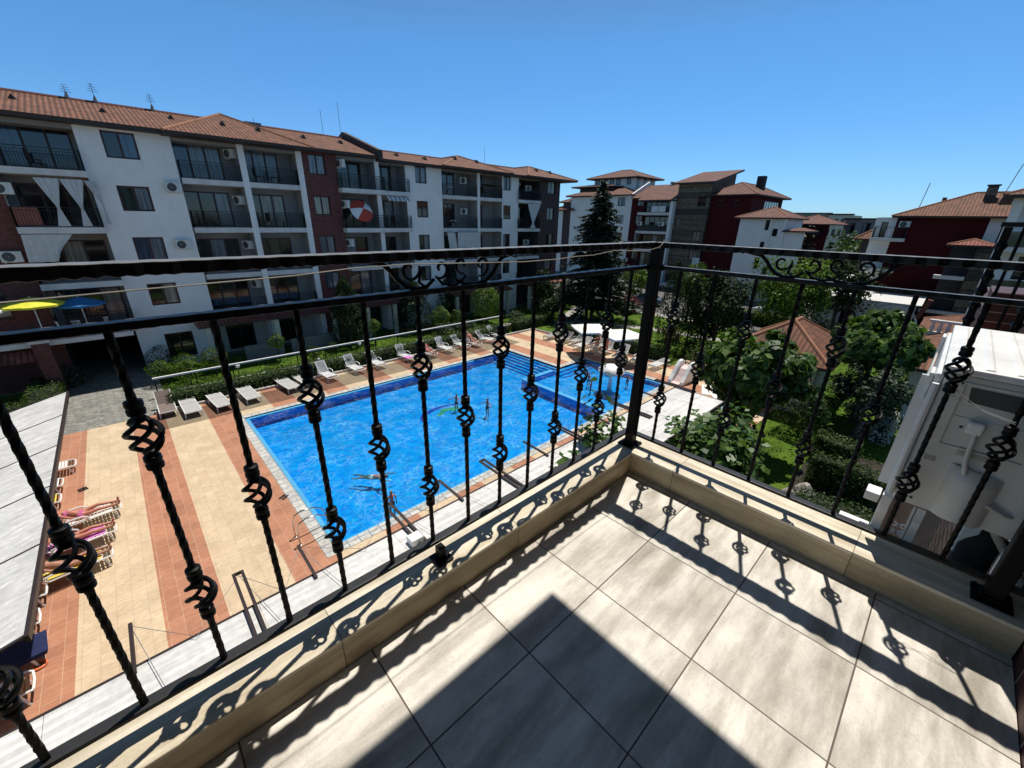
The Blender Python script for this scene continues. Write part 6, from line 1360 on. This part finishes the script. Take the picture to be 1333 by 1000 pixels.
# ------------------------------------------------------------------ trees, shrubs, hedges
def trunk(mb, base, top, r0, r1, n=8, wob=.06):
    base = Vector(base); top = Vector(top); pts = [base.lerp(top, i/6)+Vector((random.uniform(-1, 1)*wob*(0 < i < 6), random.uniform(-1, 1)*wob*(0 < i < 6), 0)) for i in range(7)]
    mb.tube(pts, [r0*(1.25 if i == 0 else 1)*(1-i/6)+r1*i/6 for i in range(7)], n); return pts
def tree(label, x, y, h, crown_r, crown_z, mat, n=2600, leaf=.22, tr=.16, clumps=42, spread=.24, name='tree', rz=None, group=None, core=True, z0=-.03, aspect=.6, shell=.5, up=.4, limbs=6, cat='tree', stretch=(1, 1), stump=False):
    t = thing(name, label, cat, (x, y, z0), 0, group); rz = rz or (h-crown_z)
    mb = MB(); c = Vector((x, y, crown_z)); p = trunk(mb, (x, y, z0-.05), (x+random.uniform(-.2, .2), y+random.uniform(-.2, .2), crown_z), tr, tr*.55)
    for i in range(limbs):
        a = 2*PI*i/limbs+random.random(); s_ = p[4].lerp(p[6], random.random()); e = c+Vector((math.cos(a)*crown_r*.75*stretch[0], math.sin(a)*crown_r*.75*stretch[1], random.uniform(-.2, .7)*rz)); m_ = s_.lerp(e, .5)+Vector((0, 0, .15))
        mb.tube([s_, m_, e], [tr*.45, tr*.3, tr*.1], 6)
    mb.build('trunk', 'trunk', t, smooth=True)
    P, N = cloud(c, (crown_r*stretch[0], crown_r*stretch[1], rz), n, clumps, spread, shell, up)
    P2, N2 = cloud(c, (crown_r*stretch[0]*.6, crown_r*stretch[1]*.6, rz*.6), n//4, 14, .35, .2, up)
    P = np.vstack([P, P2]); N = np.vstack([N, N2])
    k = P[:, 2] > z0+.15; leaves('crown', P[k], N[k], leaf, mat, t, aspect=aspect); return t
def topiary(label, x, y, r, zc, mat='lf_hedge', n=900, leaf=.09, rz=None, group=None, name='round_shrub', tr=.05, cat='shrub'):
    t = thing(name, label, cat, (x, y, -.03), 0, group); mb = MB(); trunk(mb, (x, y, -.08), (x, y, zc), tr, tr*.7, 6, .015)
    for i in range(4): a = i*PI/2+.4; mb.tube([(x, y, zc-.3*r), (x+.5*r*math.cos(a), y+.5*r*math.sin(a), zc+.2*r)], [tr*.5, tr*.2], 5)
    mb.build('trunk', 'trunk', t, smooth=True)
    d = rng.normal(0, 1, (n, 3)); d /= np.linalg.norm(d, axis=1)[:, None]; rr = (.78+.22*rng.random(n)**.6)*(1+.09*np.sin(d[:, 0]*6+x)+.08*np.sin(d[:, 1]*5+y)+.05*np.sin(d[:, 2]*8))
    P = np.array([x, y, zc])+d*rr[:, None]*np.array([r, r, rz or r]); k = P[:, 2] > .0
    leaves('crown', P[k], (d+np.array([0, 0, .25]))[k], leaf, mat, t); return t
def hedge(label, x0, x1, y0, y1, h, mat='lf_hedge', n=None, leaf=.09, name='hedge', group=None, rough=.09, cat='hedge', core='lf_core'):
    t = thing(name, label, cat, ((x0+x1)/2, (y0+y1)/2, -.03), 0, group); lx, ly = x1-x0, y1-y0
    At = lx*ly; Ax = lx*h; Ay = ly*h; tot = At+2*Ax+2*Ay; n = n or int(min(9000, tot*150)); u = rng.random((n, 3)); w_ = rng.random(n)*tot; P = np.zeros((n, 3)); N = np.zeros((n, 3))
    P[:, 0] = x0+u[:, 0]*lx; P[:, 1] = y0+u[:, 1]*ly; P[:, 2] = u[:, 2]*h
    m = w_ < At; P[m, 2] = h; N[m, 2] = 1
    m = (w_ >= At) & (w_ < At+Ax); P[m, 1] = y0; N[m, 1] = -1
    m = (w_ >= At+Ax) & (w_ < At+2*Ax); P[m, 1] = y1; N[m, 1] = 1
    m = (w_ >= At+2*Ax) & (w_ < At+2*Ax+Ay); P[m, 0] = x0; N[m, 0] = -1
    m = w_ >= At+2*Ax+Ay; P[m, 0] = x1; N[m, 0] = 1
    P += N*rng.normal(0, rough*.6, (n, 1))+rng.normal(0, .03, (n, 3)); b_ = np.sin(P[:, 0]*2.3+y0)+np.sin(P[:, 1]*2.7+x0)+np.sin(P[:, 0]*5.1); P[:, 2] *= 1+rough*.35*b_; N[:, 2] += .4
    leaves('foliage', P, N, leaf, mat, t)
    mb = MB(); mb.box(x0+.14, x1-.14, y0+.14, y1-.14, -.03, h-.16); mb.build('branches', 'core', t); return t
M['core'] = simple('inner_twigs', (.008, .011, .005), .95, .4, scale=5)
def conifer(label, x, y, h, r, mat='lf_spruce', tiers=26, leaf=.34, name='spruce_tree', per=9, dens=26, z0=-.03, droop=.35, start=.12, tr=.2):
    t = thing(name, label, 'tree', (x, y, z0)); mb = MB(); mb.tube([(x, y, z0-.05), (x, y, h*.5), (x, y, h)], [tr, tr*.6, .02], 8)
    P = []; N = []
    for i in range(tiers):
        f = i/(tiers-1); z = h*(start+(1-start)*f**.92); L = r*(1-f)**.82*(.8+.4*random.random())+.12
        for k in range(per):
            a = random.random()*2*PI; l = L*random.uniform(.72, 1.12); d = Vector((math.cos(a), math.sin(a), 0)); s_ = d.cross(Vector((0, 0, 1)))
            def pt(q): return Vector((x, y, z))+d*(l*q)+Vector((0, 0, l*(.10*q-droop*q*q+.10*q**4)))
            mb.tube([pt(0), pt(.5), pt(1)], [.03, .018, .006], 4)
            m_ = max(5, int(dens*l/r*1.3))
            for j in range(m_):
                q = .12+.9*(j+random.random())/m_; wd = .16*r*(1-.65*q)*(.35+.65*min(1, l/r*1.6)); o = random.uniform(-1, 1)*wd
                p = pt(min(1, q))+s_*o+Vector((0, 0, -abs(o)*.35-random.random()*.12)); P.append(p[:]); N.append((d.x*.15, d.y*.15, .9+.3*random.random()))
    mb.build('trunk', 'trunk', t, smooth=True)
    leaves('crown', P, N, leaf, mat, t, aspect=.34, jit=.4); return t
def cypress(label, x, y, h, r, mat='lf_dark', n=2200, leaf=.17, name='cypress_tree', group=None, z0=-.03):
    t = thing(name, label, 'tree', (x, y, z0), 0, group); mb = MB(); mb.tube([(x, y, z0-.05), (x, y, h*.8)], [.1, .03], 6); mb.build('trunk', 'trunk', t, smooth=True)
    f = rng.random(n)**.85; a = rng.random(n)*2*PI; prof = r*np.minimum(1, (f+.04)*5)**.5*(1-f)**.55*1.25; rr = prof*(.7+.3*rng.random(n)**.5)*(1+.16*np.sin(3*a+f*20+x)+.1*np.sin(5*a-f*31))
    P = np.stack([x+rr*np.cos(a), y+rr*np.sin(a), f*h+rng.normal(0, .06, n)], 1); N = np.stack([np.cos(a), np.sin(a), .5+0*a], 1); k = P[:, 2] > 0
    leaves('crown', P[k], N[k], leaf, mat, t, aspect=.45); return t
# the tall spruce and its neighbours
conifer('tall drooping spruce standing between the pool lawn and the white building', 34.6, 24.8, 13.0, 4.6, tiers=40, per=13, dens=42, leaf=.46)
conifer('small dark conical spruce far behind the white house', 73, 16.2, 9.6, 3.0, tiers=16, per=8, dens=12, leaf=.6, start=.05, name='conical_tree')
conifer('dark conical tree right of the small far spruce', 70, 12.9, 7.6, 2.5, tiers=14, per=8, dens=12, leaf=.55, start=.05, name='conical_tree')
tree('pale green round tree far off between the modern block and the red building', 74, 11.4, 8.9, 3.4, 5.6, 'lf_mid', 1800, .4)
tree('bright leafy tree far off left of the red building', 68, 8.6, 8.2, 2.8, 5.2, 'lf_mid', 1500, .38)
tree('dark leafy tree in the shade in front of the right hand red building', 48, 7.0, 7.0, 2.6, 4.6, 'lf_dark', 1700, .36)
tree('light green leafy tree with full crown in front of the white house', 44.0, 9.9, 7.3, 2.9, 4.3, 'lf_light', 8500, .26, clumps=80, rz=2.9)
tree('dark green dense tree right of the black corner post', 33.5, 11.9, 6.2, 2.1, 3.7, 'lf_dark', 6500, .24, rz=2.5, clumps=60)
cypress('dark column cypress directly behind the black corner post', 30.2, 14.3, 7.0, 1.1, n=3200); cypress('dark column cypress just right of the corner post', 31.8, 13.4, 5.6, .95, n=2800)
cypress('slim dark cypress between the post and the parked dark car', 36.5, 14.2, 5.6, 1.0, n=2200)
tree('green leafy street tree between the corner post and the dark car', 42, 18.2, 6.0, 1.9, 3.9, 'lf_mid', 1800, .28)
tree('small light green tree by the road left of the corner post', 43, 25.6, 4.6, 1.8, 3.2, 'lf_light', 1500, .28); tree('second small light green tree by the road further left', 42.5, 29.0, 4.4, 1.6, 3.0, 'lf_mid', 1300, .28)
tree('dark small ornamental tree on the lawn below the spruce', 31.2, 27.2, 2.7, 1.2, 1.8, 'lf_dark', 1100, .2); tree('small dark purple leaved tree on the lawn beside the path', 38.2, 22.8, 2.6, 1.2, 1.7, 'lf_red', 900, .18)
# broad leaved garden trees right of the balcony
tree('large broad leaved tree just beyond the right hand railing', 19.6, 5.0, 5.3, 1.9, 3.7, 'lf_catalpa', 5200, .33, tr=.17, rz=1.65, clumps=55, aspect=.8, spread=.2, name='broadleaf_tree')
tree('second broad leaved tree further right before the church', 26.8, 1.75, 5.8, 1.75, 4.4, 'lf_catalpa', 4600, .34, rz=1.45, clumps=50, aspect=.8, spread=.2, name='broadleaf_tree')
tree('grey green round tree in the shade below the second broad leaved tree', 24.6, 1.3, 3.6, 1.5, 2.5, 'lf_grey', 5500, .16, rz=1.1, clumps=40)
topiary('round dark green clipped shrub on the right hand lawn', 22.8, 3.3, 1.15, 1.2, 'lf_hedge', 2200, .13, rz=1.05); topiary('smaller round shrub beside the clipped one on the right lawn', 24.6, 3.0, .8, .8, 'lf_hedge', 1300, .12)
def leafbush(label, x, y, rx, ry, h, n, mat='lf_vine', leaf=.2, name='leafy_bush', z0=-.03, aspect=.8):
    t = thing(name, label, 'bush', (x, y, z0)); P, N = cloud((x, y, h*.5), (rx, ry, h*.55), n, 46, .25, .45, .6); k = P[:, 2] > .02; leaves('foliage', P[k], N[k], leaf, mat, t, aspect=aspect)
    mb = MB()
    for i in range(9): a = i*.7; mb.tube([(x+.1*math.cos(a), y+.1*math.sin(a), z0), (x+rx*.4*math.cos(a), y+ry*.4*math.sin(a), h*.5), (x+rx*.75*math.cos(a), y+ry*.75*math.sin(a), h*.85)], [.03, .02, .008], 5)
    mb.build('stem', 'trunk', t); return t
leafbush('bright green broad leaved bush right below the balcony corner', 11.4, 3.5, 2.3, 1.55, 4.0, 5200, leaf=.25)
leafbush('green leafy bush climbing beside the pergola end', 13.6, 4.5, 1.9, 1.4, 3.2, 3600, leaf=.23)
leafbush('leafy climbing plant growing over the pergola left of the corner post', 9.6, 6.2, 1.1, .75, 4.3, 900, leaf=.24); leafbush('low leafy plant overhanging the pergola edge by the iron railing', 7.0, 5.2, .9, .6, 4.0, 600, leaf=.24)
leafbush('yellowing bush with rusty tips beside the inflatable pool', 18.6, 5.4, 1.4, 1.3, 1.7, 1300, 'lf_autumn', .19); leafbush('light green low bush behind the inflatable pool', 17.2, 6.3, 1.3, 1.0, 1.9, 1000, 'lf_vine', .2)
hedge('clipped hedge nearest the rock in the shaded right garden', 18.0, 18.7, -.3, 1.9, 1.3, 'lf_hedge', 4200, .09); hedge('second clipped hedge behind the one at the rock', 20.4, 21.3, .8, 2.3, 1.15, 'lf_hedge', 3200, .09); hedge('dark clipped hedge directly below the air conditioner', 14.2, 15.0, -.3, 1.6, 1.5, 'lf_hedge', 4200, .09)
sheet('shaded_garden_bed', 11.5, 22.5, -.41, 2.3, -.012, 'soil_shade')  # dark sheet laid for the shadowed ground between the hedges
hedge('low clipped hedge behind the right lawn', 26.8, 34, .2, .9, .9, 'lf_hedge', 1800, .13); hedge('white flowering low hedge beside the air conditioner in the garden', 24.5, 27.8, .1, .75, .75, 'lf_white', 1200, .1, name='flower_hedge')
for i, (x, y, s_) in enumerate(((17.1, 1.75, .34), (16.6, 2.1, .22))):
    bm_ = bmesh.new(); bmesh.ops.create_icosphere(bm_, subdivisions=3, radius=s_)
    for v in bm_.verts: v.co *= 1+.22*math.sin(v.co.x*9+i)+.15*math.sin(v.co.y*13+v.co.z*7)
    me = bpy.data.meshes.new('rock'); bm_.to_mesh(me); bm_.free(); me.materials.append(M['rock']); o = bpy.data.objects.new('rock', me); COL.objects.link(o); o.location = (x, y, s_*.3); tag(o, ('large pale rock at the shaded hedge below the railing', 'smaller pale rock beside the large one')[i], 'rock')
# hedges round the deck
hedge('clipped green hedge behind the far row of sunbeds, left half', .35, 13.4, 26.35, 27.7, .72, n=8200, leaf=.12); hedge('clipped green hedge behind the far row of sunbeds, right half', 13.4, 24.4, 26.35, 27.7, .72, n=7000, leaf=.12)
hedge('clipped hedge along the right side of the deck by the parasols', 27.75, 28.75, 13.2, 22.9, .95, n=5200, leaf=.13); hedge('low hedge at the far right corner of the deck', 25.6, 31, 26.6, 27.5, .9, n=2600, leaf=.13)
hedge('clipped hedge running from the twin slide to the right garden', 31.6, 32.5, 6.5, 13.5, .9, n=2600, leaf=.13)
hedge('box hedge beside the grey driveway at left', -4.95, -3.75, 26.3, 33.2, .95, n=4200, leaf=.1); hedge('low ground cover hedge left of the driveway near the canopy', -9, -5.1, 29.6, 31.0, .55, n=2200, leaf=.1)
# shrubs in front of the long block
GT = 'clipped round shrubs in front of the block'
for x, y, r, z, lb in ((.42, 30.9, .64, .95, 'round shrub nearest the passage, left of the pair'), (1.6, 29.9, .82, .9, 'largest round shrub of the group by the passage, in front'), (1.65, 31.25, .68, 1.1, 'round shrub half hidden behind the largest one'), (3.1, 31.0, .78, 1.1, 'round shrub at the right of the group by the passage')): topiary(lb, x, y, r, z, 'lf_light', 1200, .1, rz=r*.72, group=GT)
topiary('small round standard tree on a thin stem at the lawn edge', 6.9, 31.2, .52, 1.45, 'lf_light', 900, .1, name='standard_tree', cat='tree'); topiary('small round standard tree on the lawn beside the fence post, right one', 14.0, 31.0, .5, 1.5, 'lf_light', 800, .1, name='standard_tree', cat='tree')
topiary('dark clipped cushion shrub on the lawn before the terrace', 8.9, 30.3, .6, .5, 'lf_dark', 900, .09, rz=.42); topiary('second dark clipped cushion shrub right of the first', 10.3, 30.6, .5, .5, 'lf_dark', 800, .09, rz=.4); topiary('dark flat cushion shrub on the lawn behind the blue towel', 19.0, 31.4, .7, .5, 'lf_dark', 900, .1, rz=.4)
topiary('big bright yellow green round shrub before the far white bay', 25.6, 30.9, 1.5, 2.05, 'lf_light', 3800, .15, rz=1.6, tr=.12); topiary('light green round shrub left of the big bright one', 20.3, 30.9, .9, 1.35, 'lf_light', 1700, .12, rz=.9); topiary('small light green shrub between the two bright round ones', 22.2, 31.1, .62, 1.1, 'lf_light', 900, .12)
cypress('dark tall thuja against the brick wall, left one', 12.4, 32.0, 5.2, 1.4, n=5200); cypress('dark broad thuja before the far white wall', 18.6, 32.4, 4.4, 1.6, n=4200, mat='lf_dark'); cypress('small dark thuja beside the far loggias', 22.5, 33.3, 4.2, .9, n=1600)
tree('dark leafy tree before the far brick corner', 34.5, 31.5, 4.6, 1.6, 2.9, 'lf_dark', 1500, .22); tree('dark shrub tree at the foot of the brown corner', 38, 31.2, 3.2, 1.3, 2.0, 'lf_mid', 1100, .2)
topiary('dark shrub beneath the left loggias beside the passage', .7, 34.0, .8, .8, 'lf_dark', 1200, .1); leafbush('white flowering rose bush at the end of the left box hedge', -3.6, 33.6, .9, .7, 1.4, 700, 'lf_grey', .12, name='rose_bush')
for x, y, lb in ((20.0, 29.9, 'pale rose bush behind the fence, left of three'), (22.4, 30.0, 'pale rose bush behind the fence, middle of three'), (28.6, 29.9, 'pale rose bush at the far end of the fence')): leafbush(lb, x, y, 1.2, .7, .95, 800, 'lf_grey', .13, name='rose_bush')
leafbush('leafy young shrubs on the lawn left of the broad leaved tree', 27.8, 10.2, 1.2, 1.4, 1.9, 900, 'lf_mid', .2); leafbush('leafy shrub on the lawn beneath the dark tree', 30.6, 10.4, 1.0, 1.2, 1.6, 800, 'lf_light', .2); leafbush('rusty red shrub below the corner cypress', 33.8, 15.8, 1.0, 1.0, 1.3, 700, 'lf_autumn', .18)
hedge('yellow green clipped hedge along the road by the white house', 46.5, 47.6, 9, 17, 1.3, 'lf_light', 2600, .2); hedge('dark hedge along the road behind the spruce', 40.2, 41.2, 24, 34, 1.1, 'lf_dark', 2200, .2)
leafbush('bright green climbing shrub beside the church', 42, 4.5, 2.2, 1.4, 2.6, 1000, 'lf_light', .26); leafbush('grey green shrub before the church wall', 44.5, 7.2, 1.4, 1.6, 2.0, 800, 'lf_grey', .24)
# distant tree belts read as one mass
def belt(name, x0, x1, y0, y1, h, n, mat, leaf):
    P = np.stack([rng.uniform(x0, x1, n), rng.uniform(y0, y1, n), np.zeros(n)], 1); hh = h*(.6+.4*np.sin(P[:, 1]*.21)*np.sin(P[:, 0]*.13+2)+.15*np.sin(P[:, 1]*.9)); P[:, 2] = hh*rng.random(n)**.6; N = rng.normal(0, .5, (n, 3)); N[:, 2] += .7; N[:, 0] -= .5
    o = leaves(name, P, N, leaf, mat, None, aspect=.8); tag(o, kind='stuff')
belt('woodland', 190, 260, -40, 150, 10, 5000, 'lf_mid', 2.6); belt('woodland', 72, 96, 24, 62, 6, 2500, 'lf_dark', 1.1); belt('woodland', 64, 110, -30, 2, 7, 2000, 'lf_dark', 1.2)
# low grass tufts that break the lawn's flat surface
n = 16000; P = np.zeros((n, 3)); P[:9000, 0] = rng.uniform(.3, 34, 9000); P[:9000, 1] = rng.uniform(27.75, 34.3, 9000); P[9000:, 0] = rng.uniform(17, 40, 7000); P[9000:, 1] = rng.uniform(-.6, 12, 7000)
k = ~((P[:, 1] > 28.9) & (P[:, 1] < 29.55) & (P[:, 0] < 27)) & ~((P[:, 0] < 27.6) & (P[:, 1] > 4.9) & (P[:, 1] < 26.2)) & ~((P[:, 0] < 31.6) & (P[:, 1] > 7.3) & (P[:, 1] < 12.5)); P = P[k]; P[:, 2] = .0
N = rng.normal(0, 1, (len(P), 3)); N[:, 2] *= .25; tag(leaves('grass', P, N, .11, 'lf_light', None, aspect=.5), kind='stuff')
# ------------------------------------------------------------------ parked cars
def car(paint):
    def make():
        t = thing('parked_car', '', 'car'); pr = [(-2.1, .35), (-2.15, .62), (-2.05, .86), (-1.55, .93), (-.95, 1.38), (-.4, 1.46), (.35, 1.43), (.95, 1.0), (1.85, .86), (2.12, .66), (2.12, .36)]
        mb = MB(); n = len(pr)
        secs = ((-.80, 1), (-.70, 1), (.70, 1), (.80, 1))
        for y, _ in ((-.82, 0), (-.78, 0), (.78, 0), (.82, 0)):
            for x, z in pr: tp = max(0, (z-.9)/.55); mb.v.append((x*(1-.012*(abs(y) > .8)), y*(1-.2*tp), z-(.02 if abs(y) > .8 else 0)))
        for i in range(3):
            for j in range(n): mb.f.append((i*n+j, i*n+(j+1) % n, (i+1)*n+(j+1) % n, (i+1)*n+j)); mb.m.append(0)
        mb.f.append(tuple(range(n))); mb.m.append(0); mb.f.append(tuple(3*n+j for j in range(n))[::-1]); mb.m.append(0); mb.build('body', paint, t, smooth=True, local=True, bevel=.03)
        mb = MB()
        for s_ in (-1, 1):
            y = lambda z: s_*(.845*(1-.2*max(0, (z-.9)/.55))+.006)
            mb.poly([(-1.4, y(.96), .96), (-.92, y(1.33), 1.33), (-.12, y(1.38), 1.38), (-.12, y(.96), .96)]); mb.poly([(-.05, y(.96), .96), (-.05, y(1.38), 1.38), (.36, y(1.35), 1.35), (.86, y(.98), .98)])
        mb.quad((.95, -.7, 1.01), (.95, .7, 1.01), (.40, .62, 1.40), (.40, -.62, 1.40)); mb.quad((-1.52, -.7, .97), (-1.52, .7, .97), (-.99, .62, 1.37), (-.99, -.62, 1.37)); mb.build('window', 'glass_dark', t, local=True)
        for x in (-1.3, 1.32):
            for s_ in (-1, 1):
                mb = MB(); mb.tube([(x, s_*.66, .31), (x, s_*.845, .31)], .31, 18); wh = mb.build('wheel', 'rubber', t, smooth=True, local=True)
                mb = MB(); mb.tube([(x, s_*.846, .31), (x, s_*.855, .31)], [.2, .17], 14); mb.build('rim', 'rim', wh, local=True)
        for s_ in (-1, 1):
            mb = MB(); mb.box(2.02, 2.10, s_*.62-.13, s_*.62+.13, .64, .78); mb.build('headlight', 'lamp_glass', t, local=True, bevel=.02); mb = MB(); mb.box(-2.13, -2.05, s_*.66-.1, s_*.66+.1, .68, .84); mb.build('tail_light', 'red', t, local=True, bevel=.02)
        return t
    return make
cb = First(car('car_paint')); cs = First(car('car_silver')); cw = First(car('car_white')); GC = 'cars parked along the street'
cb.put((60.4, 25.6, -.02), PI/2, 'dark car parked before the red building right of the corner post', GC); cs.put((47.8, 26.3, -.02), PI/2+.2, 'blue grey car parked by the road left of the corner post', GC); cw.put((52.5, 13.2, -.02), PI/2, 'white car parked behind the light green tree', GC)
cb.put((60.8, 34.5, -.02), PI/2, 'dark car parked beneath the balconies behind the corner post', GC); cw.put((62.5, 30.0, -.02), PI/2, 'white car parked at the foot of the stone tower', GC)
